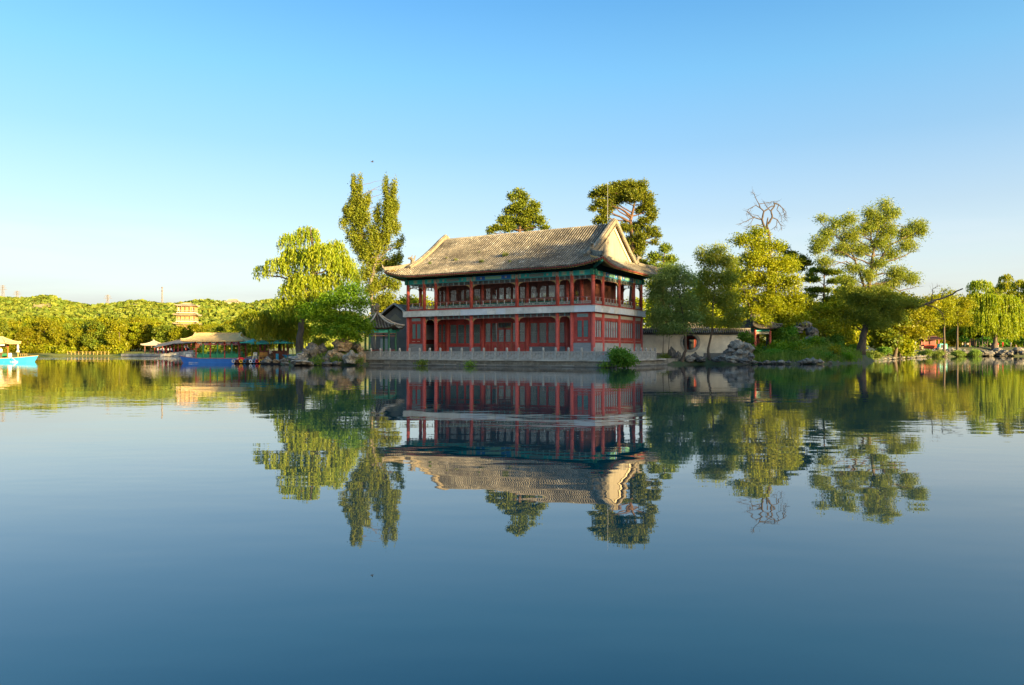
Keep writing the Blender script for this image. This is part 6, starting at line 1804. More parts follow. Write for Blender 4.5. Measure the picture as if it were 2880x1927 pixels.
bo.build('bow_locker', M_white, boat)
ra = MB()
for x, x2 in ((-4.1, -3.2), (-3.1, -2.3)): ra.tube([(x, -.9, .85), (x, -.9, 1.35), (x2, -.9, 1.35), (x2, -.9, .8)], .02, 5)
ra.build('bow_rail', M_white, boat)

# ------------------------------------------------------------------ the dock and what stands on it
DY = 91.0; kd = DY / FPX
def DX(px): return (px - 1440) * kd
dock = thing('floating_dock', 'low dark floating dock with planked deck beside the moored boat', 'dock', (0, DY, 0))
d0, d1 = DX(660), DX(800)
MB().box(d0, d1, -0.2, 3.2, -0.25, 0.34).build('float', M_dark, dock)
npl = 26
for k in range(npl):
    a = d0 + (d1 - d0) * k / npl
    MB().box(a + .01, a + (d1 - d0) / npl - .01, -0.3, 3.3, 0.345, 0.42 + random.random() * .01).build('plank', pm('grey_dock_plank', (0.22, 0.22, 0.22), (0.15, 0.15, 0.15), scale=3, stretch=(4, .5, 1)), dock)
def torus(R_, r_, n=20, m=8):
    mb = MB(); vs, fs = [], []
    for i in range(n):
        a = 2 * math.pi * i / n
        for j in range(m):
            b = 2 * math.pi * j / m; q = R_ + r_ * math.cos(b); vs.append((q * math.cos(a), r_ * math.sin(b), q * math.sin(a)))
    for i in range(n):
        for j in range(m): fs.append((i * m + j, i * m + (j + 1) % m, ((i + 1) % n) * m + (j + 1) % m, ((i + 1) % n) * m + j))
    return mb.add(vs, fs)
TY = [(660, (0.45, 0.44, 0.42), 'white-rimmed dark tyre, leftmost on the dock edge'), (670, (0.12, 0.035, 0.035), 'maroon tyre second from the left on the dock edge'), (681, (0.75, 0.42, 0.03), 'yellow tyre left of the dark blue one'), (691, (0.03, 0.12, 0.25), 'dark blue tyre on the dock edge'), (700, (0.03, 0.03, 0.04), 'black tyre between the blue and white ones'),
      (708, (0.72, 0.71, 0.68), 'white tyre in the middle of the dock edge'), (717, (0.10, 0.22, 0.45), 'blue and white tyre half behind the red one'), (726, (0.50, 0.03, 0.05), 'red tyre next to the rightmost yellow tyre'), (736, (0.78, 0.45, 0.02), 'yellow tyre, rightmost on the dock edge')]
for k, (px, c, l) in enumerate(TY):
    o = torus(0.165, 0.065).build('tyre', pm('tyre_paint_%d' % k, c, tuple(q * .8 for q in c), scale=6, rough=0.5), None, True, loc=(DX(px), DY - 0.40, 0.30))
    tag(o, l, 'tyre', 'painted tyres along the dock edge')
    torus(0.115, 0.02).build('inner_rim', M_dark, o, True)
# red motor cover
o = thing('motor_cover', 'small red covered outboard motor at the left end of the dock', 'motor', (DX(676), DY + .1, .43))
MB().lathe([(.34, 0), (.36, .12), (.30, .28), (.12, .36)], 10).build('cover', pm('red_tarp', (0.55, 0.02, 0.03)), o).scale = (1.4, .8, 1)
MB().box(-.35, -.15, -.3, -.28, .12, .2).build('patch', M_white, o)
# chairs
def chair(px, dy, label, mat, seat=.44, back=.95, rz=0.0):
    t = thing('chair', label, 'chair', (DX(px), DY + dy, .43), rz, 'chairs on the dock')
    for x in (-.2, .2):
        for y, h in ((-.2, seat), (.2, back)): MB().box(x - .02, x + .02, y - .02, y + .02, 0, h).build('leg', mat, t)
    MB().box(-.23, .23, -.23, .23, seat, seat + .04).build('seat', mat, t)
    b = MB()
    for k in range(5): b.box(-.18, .18, .18, .205, seat + .12 + k * .085, seat + .17 + k * .085)
    b.build('backrest', mat, t)
M_pine = pm('yellow_chair_wood', (0.55, 0.28, 0.05), (0.45, 0.22, 0.04), scale=3, rough=0.5)
chair(707, 1.2, 'dark seat chair with white metal legs on the dock', M_white)
chair(727, 0.9, 'yellow slatted wooden chair on the dock, left of its twin', M_pine)
chair(738, 1.0, 'yellow slatted wooden chair on the dock, nearest the round table', M_pine)
# counter barrel, blue boards, tables
def barrel(px, dy, r_, h, mat, label, name='barrel'):
    o = MB().lathe([(r_ * .9, 0), (r_, h * .3), (r_, h * .7), (r_ * .92, h), (r_ * .7, h + .01)], 14).build(name, mat, None, loc=(DX(px), DY + dy, .43))
    tag(o, label, 'barrel' if name == 'barrel' else 'board'); MB().lathe([(r_ * 1.02, h * .28), (r_ * 1.02, h * .34)], 14).lathe([(r_ * 1.0, h * .74), (r_ * 1.0, h * .80)], 14).build('hoop', M_dark, o)
barrel(756, 0.6, .36, .78, pm('dark_wicker', (0.10, 0.075, 0.05), (0.05, 0.04, 0.03), scale=9), 'dark wicker barrel table under the teal canopy on the dock')
for px, dy, w, h, c, l in ((776, 0.5, .34, .80, (0.04, 0.28, 0.42), 'upright teal blue board on the dock under the canopy'), (804, 1.4, .46, .60, (0.03, 0.22, 0.50), 'square blue chair back at the right of the dock')):
    o = thing('board', l, 'board', (DX(px), DY + dy, .43))
    MB().box(-w / 2, w / 2, -.03, .03, .06, h).build('panel', pm('board_%d' % px, c, tuple(q * .8 for q in c), scale=3), o)
    MB().box(-w / 2, -w / 2 + .04, -.04, .04, 0, .06).box(w / 2 - .04, w / 2, -.04, .04, 0, .06).build('foot', M_white, o)
# blue pedal boats moored behind
for k, (px, dy, l) in enumerate(((812, 3.2, 'small blue rowing boat moored behind the dock, left of the willow trunk'), (868, 3.6, 'small blue rowing boat partly hidden right of the willow trunk'))):
    rbt = thing('rowing_boat', l, 'boat', (DX(px), DY + dy + 0.5, 0.55), R(6), 'blue rowing boats drawn up behind the dock')
    hull(rbt, 3.0, 1.1, .34, .5, M_hull2, trim=M_hull2)
    for q in (-.5, .4): MB().box(q, q + .22, -.45, .45, .22, .26).build('thwart', M_hull2, rbt)
# canopies
def canopy(px, py, Y, hw_, hd, h, label, col):
    c = P(px, py, Y); t = thing('canopy', label, 'canopy', (c.x, c.y, .43), 0.0, 'teal canopies over the dock')
    z = c.z - .43
    mb = MB(); n = 6
    for sgn, (ax, ay), (bx_, by_) in ((0, (-hw_, -hd), (hw_, -hd)), (1, (hw_, -hd), (hw_, hd)), (2, (hw_, hd), (-hw_, hd)), (3, (-hw_, hd), (-hw_, -hd))):
        rows = []
        for j in range(5):
            t_ = j / 4; rows.append([((ax + (bx_ - ax) * k / n) * (1 - t_), (ay + (by_ - ay) * k / n) * (1 - t_), z - h + h * t_ - .10 * math.sin(math.pi * t_) - .05 * math.sin(math.pi * k / n) * (1 - t_)) for k in range(n + 1)])
        mb.grid(rows)
    mb.build('cover', pm('teal_canvas', (0.05, 0.36, 0.30), (0.06, 0.28, 0.30), scale=1.5, rough=0.8), t)
    va = MB()
    for (ax, ay), (bx_, by_) in (((-hw_, -hd), (hw_, -hd)), ((hw_, -hd), (hw_, hd)), ((hw_, hd), (-hw_, hd)), ((-hw_, hd), (-hw_, -hd))):
        va.add([(ax, ay, z - h), (bx_, by_, z - h), (bx_, by_, z - h - .14), (ax, ay, z - h - .14)], [(0, 1, 2, 3)])
    va.build('valance', pm('teal_canvas_edge', (0.04, 0.30, 0.24)), t)
    for x in (-hw_ * .92, hw_ * .92):
        for y in (-hd * .92, hd * .92): MB().tube([(x, y, 0), (x, y, z - h)], .035, 6).build('pole', pm('brown_pole', (0.16, 0.07, 0.04)), t)
canopy(712, 953, 93.2, 1.25, 1.2, 0.42, 'teal canopy at the left end, overlapping the boat roof', None)
canopy(740, 955, 92.4, 1.15, 1.1, 0.46, 'teal canopy in the middle, behind the hanging willow strands', None)
canopy(789, 953, 92.0, 1.30, 1.2, 0.46, 'teal canopy at the right end beside the willow trunk', None)
bt = thing('ticket_booth', 'small booth with a bright yellow roof behind the teal canopies', 'booth', (DX(768) * 1.05, DY + 5.0, .5))
MB().box(-1.6, 1.6, -1.0, 1.0, 0, 1.1).build('wall', M_brown, bt)
for x in (-1.5, 1.5):
    for y in (-.9, .9): MB().box(x - .12, x + .12, y - .12, y + .12, 1.1, 2.4).build('post', pm('rust_red_post', (0.30, 0.07, 0.04)), bt)
MB().prism([(-1.3, 2.4), (1.3, 2.4), (0.5, 3.05), (-0.5, 3.05)], 0, -1.9, 1.9).build('roof', pm('amber_roof', (0.70, 0.38, 0.03), (0.60, 0.32, 0.03), scale=3), bt)

# ------------------------------------------------------------------ people
def skin_person(pose):
    P_ = {'pel': (0, 0, .93), 'sp': (0, .01, 1.13), 'ch': (0, 0, 1.34), 'nk': (0, 0, 1.47), 'hd': (0, -.015, 1.60), 'tp': (0, -.01, 1.70)}
    for s, n in ((-1, 'l'), (1, 'r')):
        st = {'walk': s * .16, 'stand': 0, 'lean': 0}.get(pose, 0)
        P_['hip' + n] = (s * .09, 0, .88); P_['kn' + n] = (s * .10, -st * .9 - .02, .49); P_['an' + n] = (s * .10, -st * 1.3 + .02 + (.05 if st < 0 else 0), .09); P_['to' + n] = (s * .11, -st * 1.3 - .13, .035)
        P_['sh' + n] = (s * .18, 0, 1.40); P_['el' + n] = (s * .24, .03 + st * .6, 1.14); P_['wr' + n] = (s * .24, -.06 + st * .9, .92); P_['ha' + n] = (s * .235, -.10 + st * 1.0, .82)
        if pose == 'lean': P_['el' + n] = (s * .25, -.06, 1.16); P_['wr' + n] = (s * .17, -.26, 1.12); P_['ha' + n] = (s * .10, -.33, 1.14)
        if pose == 'sit':
            P_['kn' + n] = (s * .12, -.42, .90); P_['an' + n] = (s * .12, -.42, .50); P_['to' + n] = (s * .12, -.56, .46); P_['ha' + n] = (s * .14, -.34, .98); P_['wr' + n] = (s * .17, -.27, 1.0)
    E = [('pel', 'sp'), ('sp', 'ch'), ('ch', 'nk'), ('nk', 'hd'), ('hd', 'tp')]
    for n in 'lr': E += [('pel', 'hip' + n), ('hip' + n, 'kn' + n), ('kn' + n, 'an' + n), ('an' + n, 'to' + n), ('ch', 'sh' + n), ('sh' + n, 'el' + n), ('el' + n, 'wr' + n), ('wr' + n, 'ha' + n)]
    RD = {'pel': (.15, .11), 'sp': (.135, .10), 'ch': (.155, .11), 'nk': (.055, .055), 'hd': (.082, .098), 'tp': (.055, .065), 'hip': (.095, .095), 'kn': (.062, .065), 'an': (.042, .048), 'to': (.04, .03), 'sh': (.065, .065), 'el': (.045, .045), 'wr': (.032, .03), 'ha': (.035, .025)}
    names = list(P_); me = bpy.data.meshes.new('person')
    me.from_pydata([P_[q] for q in names], [(names.index(a), names.index(b)) for a, b in E], [])
    o = bpy.data.objects.new('person_tmp', me); COL.objects.link(o)
    m = o.modifiers.new('s', 'SKIN'); m.use_smooth_shade = True
    for i, q in enumerate(names):
        sv = me.skin_vertices[0].data[i]; sv.radius = RD.get(q, RD.get(q[:-1])); sv.use_root = q == 'pel'
    o.modifiers.new('u', 'SUBSURF').levels = 1
    dg = bpy.context.evaluated_depsgraph_get(); ev = o.evaluated_get(dg)
    out = bpy.data.meshes.new_from_object(ev)
    bpy.data.objects.remove(o)
    idx = []
    for p in out.polygons:
        c = p.center; ax = abs(c.x)
        if c.z > 1.66 or (c.z > 1.55 and c.y > 0.03): k = 3            # hair
        elif c.z > 1.47: k = 2                                          # skin
        elif ax > .17 and c.z < 1.12 and pose != 'sit': k = 2
        elif c.z > .95 or (ax > .16 and c.z > 1.0): k = 0               # top
        elif c.z > .12: k = 1
        else: k = 4
        idx.append(k)
    out.materials.clear()
    for k in range(5): out.materials.append(None)
    out.polygons.foreach_set('material_index', idx)
    return out
POSES = {k: skin_person(k) for k in ('stand', 'walk', 'lean', 'sit')}
M_skin = pm('skin', (0.50, 0.32, 0.22), (0.45, 0.28, 0.19), scale=9, rough=0.6); M_hair = pm('dark_hair', (0.02, 0.016, 0.014), rough=0.6); M_shoe = pm('dark_shoe', (0.04, 0.035, 0.03))
def cloth(c): return pm('cloth_%02d_%02d_%02d' % tuple(int(q * 99) for q in c), c, tuple(q * .8 for q in c), scale=12, rough=0.85)
def person(loc, pose, top, bottom, label, rz=0.0, s=1.0, group=None):
    me = POSES[pose].copy()
    for k, m in enumerate((cloth(top), cloth(bottom), M_skin, M_hair, M_shoe)): me.materials[k] = m
    o = link('person', me, None, loc, rz); o.scale = (s, s, s)
    return tag(o, label, 'person', group)
white, black, red_, tan, grey_, blue_, pink_ = (0.72, 0.70, 0.66), (0.02, 0.02, 0.025), (0.62, 0.03, 0.03), (0.50, 0.36, 0.22), (0.32, 0.32, 0.34), (0.05, 0.09, 0.22), (0.62, 0.38, 0.34)
def on_bank(px, Y):
    x = (px - 1440) / FPX * Y; return (x, Y, zg(x, Y))
PB = [(2707, 230, 'stand', tan, black, 'person in a tan top and dark trousers standing near the signboard', .4), (2714.5, 231, 'stand', black, blue_, 'person in a black top and blue jeans between two others near the signboard', -.4), (2722, 230, 'stand', (0.66, 0.52, 0.42), black, 'person in a cream top standing next to the signboard', 2.8),
      (2770, 233, 'walk', grey_, black, 'person in a grey top strolling between the leaning posts', 1.4), (2785, 230, 'lean', (0.6, 0.55, 0.48), black, 'person in a pale top leaning forward left of the willow trunk', 1.2), (2807, 230, 'stand', red_, (0.55, 0.45, 0.38), 'person in a bright red top right of the willow trunk', 0.3),
      (2820, 231, 'stand', red_, (0.5, 0.02, 0.03), 'person all in red standing beside the person with the red top', -.5), (2843, 240, 'walk', (0.62, 0.60, 0.50), (0.3, 0.28, 0.2), 'person in a pale top walking farther back near the right edge', 1.6), (2857, 229, 'walk', pink_, (0.55, 0.40, 0.32), 'person in pink striding along the promenade near the right edge', 1.57),
      (2636, 220, 'stand', (0.70, 0.64, 0.52), (0.55, 0.40, 0.25), 'person in cream beside the teal booth', 0.5), (2575, 222, 'stand', (0.35, 0.42, 0.50), grey_, 'person in grey blue between the orange bin and the red kiosk', 0.2), (2597, 224, 'stand', blue_, black, 'person in dark blue at the left of the red kiosk', 2.0)]
for px, Y, po, a, b, l, rz in PB:
    person(on_bank(px, Y), po, a, b, l, rz, 1.0, 'visitors on the far right bank')
person((DX(748), DY + 1.6, .43), 'lean', white, black, 'person in a white top bending beside the barrel table on the dock', 1.2, .82)

# ------------------------------------------------------------------ blue boat at the left edge
LY = 106.0; kl = LY / FPX
lb = thing('tour_boat', 'sunlit cyan-hulled boat with yellow canopy roof cut by the left edge', 'boat', ((-45 - 1440) * kl, LY, 0), R(2))
hull(lb, 14.4, 3.0, 0.52, 0.92, M_hull2, bow_sign=1, trim=pm('orange_deck_trim', (0.50, 0.24, 0.08)))
cabin(lb, -5.0, 2.6, 2.3, .52, 2.55, 7, pm('orange_red_paint', (0.50, 0.13, 0.03)), M_green, False)
hip_roof(lb, 'roof', M_yroof, 4.1, 1.75, 2.62, 3.48, 2.6, .10, rows=.22, rowmat=M_yrow)
MB().box(-5, 3.6, -1.22, -1.18, 2.30, 2.58).build('name_board', M_white, lb)
person(((16 - 1440) * kl, LY - 1.0, .5), 'stand', white, (0.12, 0.05, 0.03), 'boatman in a white shirt standing by the cabin of the cyan boat', 1.2, .93)
um = thing('closed_umbrella', 'furled pale parasol standing in the bow of the cyan boat', 'umbrella', ((53 - 1440) * kl, LY - .2, .6))
MB().tube([(0, 0, 0), (0, 0, 2.05)], .035, 6).build('pole', pm('pole_ochre', (0.5, 0.34, 0.1)), um)
MB().lathe([(.20, .75), (.25, .80), (.17, 1.0), (.10, 1.2), (.15, 1.4), (.13, 1.75), (.03, 1.95)], 10).build('cover', pm('pale_canvas', (0.62, 0.60, 0.45), (0.52, 0.50, 0.36), scale=5), um)
o = tag(MB().lathe([(.22, 0), (.23, .2), (.23, .6), (.21, .72), (.05, .73)], 14).build('drum', M_white, None, loc=((36 - 1440) * kl, LY - .6, .53)), 'white drum standing on the deck of the cyan boat', 'drum')
MB().lathe([(.235, .18), (.235, .22)], 14).lathe([(.235, .5), (.235, .54)], 14).build('hoop', M_white, o)
oar = MB().tube([((56 - 1440) * kl, LY - 1.65, .62), ((73 - 1440) * kl, LY - 1.95, .05)], .035, 6).build('oar', M_white); tag(oar, 'white oar slanting over the bow of the cyan boat into the water', 'oar')
MB().bar(((72 - 1440) * kl, LY - 1.93, .08), ((77 - 1440) * kl, LY - 2.02, -.15), .03, .16).build('blade', M_white, oar)
fb = MB()
for k in range(5): fb.tube([((40 + k * 6 - 1440) * kl, LY + .9, .55), ((40 + k * 6 - 1440) * kl, LY + .9, 1.15)], .02, 5)
fb.tube([(((40) - 1440) * kl, LY + .9, 1.13), ((64 - 1440) * kl, LY + .9, 1.13)], .022, 5)
tag(fb.build('bow_rail', pm('pole_ochre', (0.5, 0.34, 0.1)), None), 'thin ochre rail around the bow deck of the cyan boat', 'rail')

# ------------------------------------------------------------------ far left shore: corridor, pavilion, tower, fence, masts
def FX(px, Y): return (px - 1440) / FPX * Y
CYY = 207.0
emb = thing('stone_embankment', 'pale stone embankment with sloping ramp below the covered corridor', 'embankment', (0, 0, 0))
eA, eB, eC = FX(345, 219), FX(450, 210), FX(560, 203)
for k in range(14):
    t0, t1 = k / 14, (k + 1) / 14
    xa, xb = eB + (eC + 8 - eB) * t0, eB + (eC + 8 - eB) * t1
    ya, yb = 211 - 8 * t0, 211 - 8 * t1
    h = 0.6 + 1.1 * min(1, (t1) * 2)
    MB().bar((xa + .02, ya, h / 2 - .1), (xb - .02, yb, h / 2 - .1), 1.2, h + .3).build('stone', M_stonel if k % 3 else M_dado, emb)
MB().bar((eA, 219.5, .35), (eB, 211.5, .35), 1.6, .8).build('kerb', M_stonel, emb)
cor = thing('covered_corridor', 'long covered corridor with a grey stepped roof on the far left shore', 'corridor', (0, 0, 0))
cpts = [(FX(445, 214), 214, 2.6), (FX(500, 211), 211, 3.7), (FX(560, 207), 207, 4.0), (FX(640, 204), 204, 4.0)]
for a, b in zip(cpts[:-1], cpts[1:]):
    A, B = Vector(a), Vector(b)
    f = MB(); n_ = Vector((-(B - A).y, (B - A).x, 0)).normalized()
    f.add([A - n_ * 1.7, B - n_ * 1.7, B + Vector((0, 0, .9)), A + Vector((0, 0, .9)), A + n_ * 1.7, B + n_ * 1.7, A - n_ * 1.7 - Vector((0, 0, .15)), B - n_ * 1.7 - Vector((0, 0, .15))], [(0, 1, 2, 3), (3, 2, 5, 4), (6, 7, 1, 0)])
    rfc = f.build('roof', pm('slate_grey_tile', (0.16, 0.16, 0.16), (0.11, 0.11, 0.115), scale=2), cor)
    MB().tube([A + Vector((0, 0, .95)), B + Vector((0, 0, .95))], .12, 5).build('ridge', M_tile, rfc)
    n = 5
    for k in range(n):
        for q in (-1.2, 1.2):
            p = A.lerp(B, k / n) + n_ * q; MB().tube([(p.x, p.y, 0.8), (p.x, p.y, p.z)], .11, 6).build('column', M_red, cor)
    MB().bar(A + n_ * 1.3 - Vector((0, 0, A.z - 1.6)), B + n_ * 1.3 - Vector((0, 0, B.z - 1.6)), .1, 1.4).build('wall', M_dark, cor)
cp_ = thing('shore_pavilion', 'open waterside pavilion with a tan hipped roof at the left end of the covered corridor', 'pavilion', (FX(433, 216), 216, .8))
for x in (-1.9, 0, 1.9):
    for y in (-1.5, 1.5): MB().tube([(x, y, 0), (x, y, 2.3)], .13, 8).build('column', pm('brown_column', (0.20, 0.10, 0.07)), cp_)
MB().box(-2.1, 2.1, -1.6, 1.6, 2.15, 2.4).build('painted_beam', M_dkgreen, cp_)
MB().box(-2.6, 2.6, -2, 2, -.3, .05).build('plinth', M_stonel, cp_)
hip_roof(cp_, 'roof', pm('tan_tile', (0.34, 0.29, 0.22), (0.26, 0.22, 0.17), scale=2), 2.8, 2.2, 2.4, 3.6, .35, .25, rows=.3, rowmat=pm('tan_tile_row', (0.40, 0.35, 0.27)))
MB().lathe([(.2, 0), (.12, .15), (.18, .3), (.04, .55)], 8).build('finial', M_creamp, cp_, loc=(0, 0, 3.55))
for k, (px, Y, c) in enumerate(((439, 210, white), (448, 209.5, white), (455, 209, (0.5, 0.5, 0.5)), (469, 208, white), (477, 207.5, white), (511, 204.3, white), (518, 204.2, (0.6, 0.4, 0.4)), (556, 202.5, white), (574, 202, (0.6, 0.6, 0.55)))):
    zz = 1.55 if px > 500 else .85
    person((FX(px, Y), Y + (2.0 if px > 500 else 1.0), zz), 'sit' if k in (1, 4, 6) else 'stand', c, black if k % 2 else blue_, ['visitor in white at the foot of the far corridor, leftmost', 'visitor in white seated second from left at the far corridor', 'visitor in grey at the far corridor', 'visitor in white at the middle of the far corridor', 'visitor in white seated at the middle of the far corridor', 'visitor in white above the stone embankment, left of the pair',
            'visitor in pink seated above the stone embankment', 'visitor in white seen through the left part of the moored boat', 'visitor in pale clothes seen through the middle of the moored boat'][k], .3 * k, 1.0, 'visitors at the far corridor')
# two-tier tower pavilion
TYY = 318.0
tw = thing('tower_pavilion', 'tan three-tiered tower pavilion rising from the trees on the far left hillside', 'tower', (FX(527, TYY), TYY, zf_(FX(527, TYY), TYY)), R(12))
zb = zf_(FX(527, TYY), TYY)
def zt2(py): return EYE + (HOR - py) / FPX * TYY - zb
M_ttile = pm('tan_tower_tile', (0.36, 0.29, 0.18), (0.27, 0.22, 0.14), scale=1.2)
M_towr = pm('tower_tan_red', (0.40, 0.25, 0.10), (0.32, 0.19, 0.08), scale=1)
z_top, z_e1, z_f1, z_e2, z_f2, z_e3 = zt2(851), zt2(862), zt2(879), zt2(887), zt2(903), zt2(912)
MB().box(-3.6, 3.6, -3.6, 3.6, -1, z_e3).build('wall', M_towr, tw)
MB().box(-3.1, 3.1, -3.1, 3.1, z_e3, z_e2).build('wall', M_towr, tw)
MB().box(-2.7, 2.7, -2.7, 2.7, z_e2, z_e1).build('wall', M_towr, tw)
hip_roof(tw, 'roof', M_ttile, 4.3, 4.3, z_e1, z_top - .3, 1.4, .5)
for ze, zt3, L2, in ((z_e2, z_f1, 4.9), (z_e3, z_f2, 4.9)):
    hip_roof(tw, 'roof', M_ttile, L2, L2, ze - .2, ze + 1.2, 2.9, .5)
MB().prism([(-1.6, z_e1 + .6), (1.6, z_e1 + .6), (0, z_top - .5)], 1, -3.1, -2.9).build('gable_panel', pm('tower_gable', (0.30, 0.24, 0.18)), tw)
for (zz0, zz1, w) in ((z_f1 - .2, z_e1, 3.3), (z_f2 - .2, z_e2 - .3, 3.5)):
    MB().box(-w - .3, w + .3, -w - .3, w + .3, zz0 - .25, zz0 + .1).build('balcony', M_creamp, tw)
    for k in range(5):
        q = -w + 2 * w * k / 4
        for x, y in ((q, -w), (w, q)): MB().tube([(x, y, zz0), (x, y, zz1)], .16, 6).build('column', M_towr, tw)
    for s, ax in ((-1, 'y'), (1, 'x')):
        for k in range(8):
            q = -w + 2 * w * (k + .5) / 8
            b = MB().box(q - .28, q + .28, -w * .76 - .12, -w * .76 - .02, zz0 + .7, zz1 - .7) if ax == 'y' else MB().box(w * .76 + .02, w * .76 + .12, q - .28, q + .28, zz0 + .7, zz1 - .7)
            b.build('window', M_creamp, tw)
    MB().box(-w - .2, w + .2, -w - .25, -w - .15, zz0 + .7, zz0 + .85).box(w + .15, w + .25, -w - .1, w + .2, zz0 + .7, zz0 + .85).build('railing', M_lat, tw)
# shoreline fence with posts
fn = thing('shore_fence', 'low pale wooden fence along the far left shore', 'fence', (0, 0, 0))
fp = [(FX(190 + 10.5 * k, 234 - .5 * k), 234 - .5 * k) for k in range(12)]
for k, (x, y) in enumerate(fp):
    MB().tube([(x, y, .4), (x, y, 1.45)], .07, 6).build('post', M_gold, fn)
    if k < len(fp) - 1:
        x2, y2 = fp[k + 1]
        for z in (0.95, 1.35): MB().bar((x, y, z), (x2, y2, z), .05, .06).build('rail', M_gold, fn)
for k, (px, c) in enumerate(((187, white), (221, white), (234, (0.7, 0.66, 0.5)), (333, grey_))):
    person((FX(px, 240), 240, .9), 'stand', c, black if k else tan, ['visitor in white at the left end of the shore fence', 'visitor in white behind the shore fence, left of the other', 'visitor in cream behind the shore fence', 'visitor in grey on the far shore left of the waterside pavilion'][k], .5 * k, 1.0, 'visitors on the far left shore')
def mast(px, py0, py1, Y, w, label, name='radio_mast'):
    b, t_ = P(px, py0, Y), P(px, py1, Y); h = t_.z - b.z
    m = thing(name, label, 'mast', (b.x, b.y, b.z - 6))
    mb = MB(); h += 6; n = 9
    for s in ((-1, -1), (1, -1), (1, 1), (-1, 1)): mb.tube([(s[0] * w, s[1] * w, 0), (s[0] * w * .35, s[1] * w * .35, h)], .12 + w * .03, 4)
    for k in range(n):
        f0, f1 = 1 - .65 * k / n, 1 - .65 * (k + 1) / n; z0, z1 = h * k / n, h * (k + 1) / n
        for (a, b_) in (((-1, -1), (1, -1)), ((1, -1), (1, 1)), ((1, 1), (-1, 1)), ((-1, 1), (-1, -1))):
            mb.bar((a[0] * w * f0, a[1] * w * f0, z0), (b_[0] * w * f1, b_[1] * w * f1, z1), .14)
            mb.bar((b_[0] * w * f0, b_[1] * w * f0, z0), (a[0] * w * f1, a[1] * w * f1, z1), .14)
    mb.build('lattice', pm('pale_steel', (0.20, 0.185, 0.18), rough=0.6), m)
    if name == 'radio_mast':
        for z in (h * .80, h * .96): MB().lathe([(w * .6, -.2), (w * 1.2, 0), (w * 1.2, .7), (w * .6, .9)], 8).build('platform', pm('mast_brown', (0.16, 0.12, 0.11)), m, loc=(0, 0, z))
    else:
        for z, q in ((h * .70, 5), (h * .82, 4), (h * .94, 3)): MB().bar((-q, 0, z), (q, 0, z), .3, .5).build('cross_arm', pm('pale_steel', (0.45, 0.42, 0.40)), m)
mast(456, 846, 808, 640, 0.6, 'slim radio mast with platforms on the far left hilltop')
mast(303, 849, 829, 900, 1.6, 'faint power pylon on the ridge left of the radio mast', 'power_pylon')
mast(48, 836, 818, 900, 1.6, 'faint power pylon on the ridge near the left edge', 'power_pylon')
mast(8, 830, 802, 900, 1.8, 'tallest faint power pylon at the very left edge', 'power_pylon')
# small shrine on the ridge
sh = thing('ridge_hut', 'tiny tan hut on the hilltop left of the golden willow', 'hut', (FX(655, 630), 630, zf_(FX(655, 630), 630) - .5))
MB().box(-5, 5, -3, 3, 0, 2.6).build('wall', M_creamp, sh); hip_roof(sh, 'roof', M_ttile, 6, 4, 2.6, 5, 3.5, .3)

# ------------------------------------------------------------------ far right bank: booth, kiosk, bin and the like
def bank(px, Y): return Vector(on_bank(px, Y))
b0 = bank(2650, 219); bo = thing('teal_booth', 'teal framed glass booth with rounded top on the far right bank', 'booth', b0)
MB().box(-1.1, 1.1, -.7, .7, 0, .5).box(-1.1, -.85, -.7, .7, .5, 2.3).box(.85, 1.1, -.7, .7, .5, 2.3).box(-1.1, 1.1, -.75, .75, 2.3, 2.55).box(-.95, .95, -.6, .6, 2.55, 2.68).build('frame', pm('turquoise_paint', (0.12, 0.50, 0.42)), bo)
MB().box(-.85, .85, -.6, .6, .5, 2.3).build('pane', M_pane, bo)
MB().box(.4, .8, -.72, -.61, .6, 2.2).box(-.6, .2, -.72, -.61, .9, 1.5).build('goods', pm('goods_mix', (0.3, 0.32, 0.5), (0.5, 0.45, 0.45), scale=6), bo)
k0 = bank(2618, 222); ki = thing('red_kiosk', 'red-fronted kiosk with a dark tiled roof on the far right bank', 'kiosk', k0)
MB().box(-2.2, 2.2, -.5, 1.4, 0, 1.25).build('counter', pm('kiosk_red', (0.42, 0.06, 0.03), (0.34, 0.05, 0.03), scale=2), ki)
for k in range(7): MB().lathe([(.16, 0), (.2, .1), (.12, .22)], 8).build('ornament', M_gold, ki, loc=(-1.6 + k * .52, -.55, .75))
for x in (-2.1, 2.1):
    for y in (-.4, 1.3): MB().box(x - .1, x + .1, y - .1, y + .1, 1.25, 2.9).build('post', M_redcol, ki)
MB().box(-2.1, 2.1, 1.25, 1.32, 1.25, 2.9).build('back_board', M_brown, ki)
hip_roof(ki, 'roof', pm('maroon_tile', (0.10, 0.045, 0.035), (0.07, 0.035, 0.03), scale=2), 2.8, 1.7, 2.9, 3.7, 1.8, .15, rows=.3, rowmat=pm('maroon_row', (0.13, 0.06, 0.045)))
n0 = bank(2530, 190); bi_ = thing('litter_bin', 'orange litter bin near the leaning lakeside tree', 'bin', n0)
MB().box(-.42, .42, -.35, .35, 0, 1.0).build('body', pm('orange_bin', (0.62, 0.20, 0.05), (0.52, 0.16, 0.04), scale=2), bi_)
MB().box(-.5, .5, -.42, .42, 1.02, 1.22).build('lid', pm('orange_lid', (0.68, 0.28, 0.10)), bi_)
u0 = bank(2535, 198); ub = thing('closed_umbrella', 'furled blue and white parasol behind the orange bin', 'umbrella', u0)
MB().tube([(0, 0, 0), (0, 0, 3.3)], .05, 6).build('pole', M_white, ub)
MB().lathe([(.62, 1.55), (.65, 1.65), (.45, 2.2), (.22, 2.8), (.04, 3.4)], 9).build('cover', pm('blue_white_canvas', (0.06, 0.25, 0.55), (0.45, 0.60, 0.72), scale=1.6, lo=.45, hi=.55), ub)
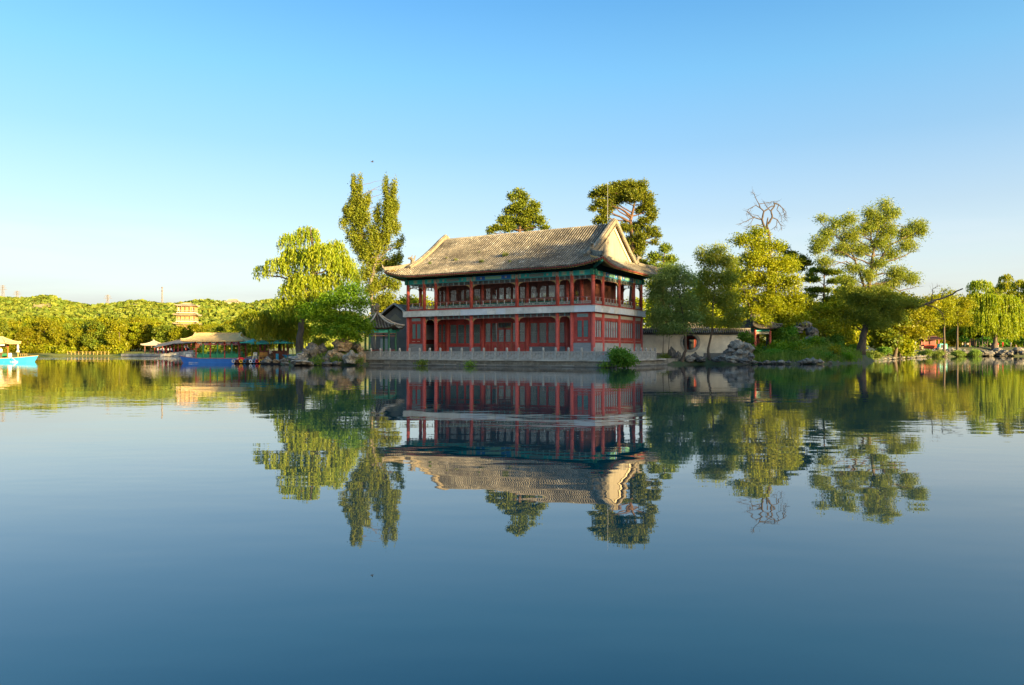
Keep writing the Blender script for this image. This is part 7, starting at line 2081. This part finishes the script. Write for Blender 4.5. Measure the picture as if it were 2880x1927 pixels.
x0 = bank(2685, 212); bx_ = thing('brown_crate', 'brown wooden crate on the stone bank under the straight dark trunk', 'crate', x0)
for k in range(4): MB().box(-.6, .6, -.45, .45, .02 + k * .25, .23 + k * .25).build('slat', pm('crate_wood', (0.26, 0.12, 0.08)), bx_)
s0 = bank(2734, 232); sb = thing('signboard', 'dark notice board on two posts beside the visitors on the far right bank', 'sign', s0)
MB().box(-.62, .62, -.05, .05, .35, 2.05).build('panel', pm('dark_panel', (0.03, 0.03, 0.035)), sb)
for x in (-.72, .72): MB().box(x - .1, x + .1, -.1, .1, 0, 2.2).build('post', pm('board_post', (0.30, 0.16, 0.08)), sb)
MB().prism([(-1.0, 2.2), (1.0, 2.2), (0, 2.55)], 1, -.3, .3).build('roof', M_brown, sb)
for k, (px, l, le) in enumerate(((2744, 'leaning pale timber prop right of the notice board', .4), (2755, 'leaning sunlit timber prop left of the upright trunk', -.45), (2763, 'upright pale bare trunk in the middle of the far right bank', 0.0), (2776, 'dark leaning timber prop left of the willow trunk', .3))):
    q = bank(px, 234); h = 2.6 if le else 4.2
    o = tag(MB().tube([(0, 0, -.2), (le * .3, 0, h * .5), (le * .8, 0, h)], [.17, .15, .11], 7).build('timber_prop', M_barkl if k != 3 else M_bark, None, loc=q), l, 'prop')
    MB().tube([(le * .62, 0, h * .8), (le * .62 + .25, 0, h * .95)], [.05, .02], 5).build('stub', M_bark, o)
# small bird in the sky
bd = P(1047, 456, 70); bird = thing('bird', 'tiny dark bird flying high above the poplar', 'bird', bd, .6)
MB().tube([(-.16, 0, 0), (-.05, 0, .02), (.06, 0, .02), (.15, 0, .03)], [.012, .04, .045, .02], 6).build('body', pm('bird_dark', (0.05, 0.045, 0.05)), bird)
for s in (-1, 1): MB().add([(.05, s * .02, .03), (-.05, s * .02, .03), (-.07, s * .18, .10), (-.02, s * .30, .07), (.05, s * .16, .11)], [(0, 1, 2, 4), (4, 2, 3)]).build('wing', pm('bird_dark', (0.05, 0.045, 0.05)), bird)
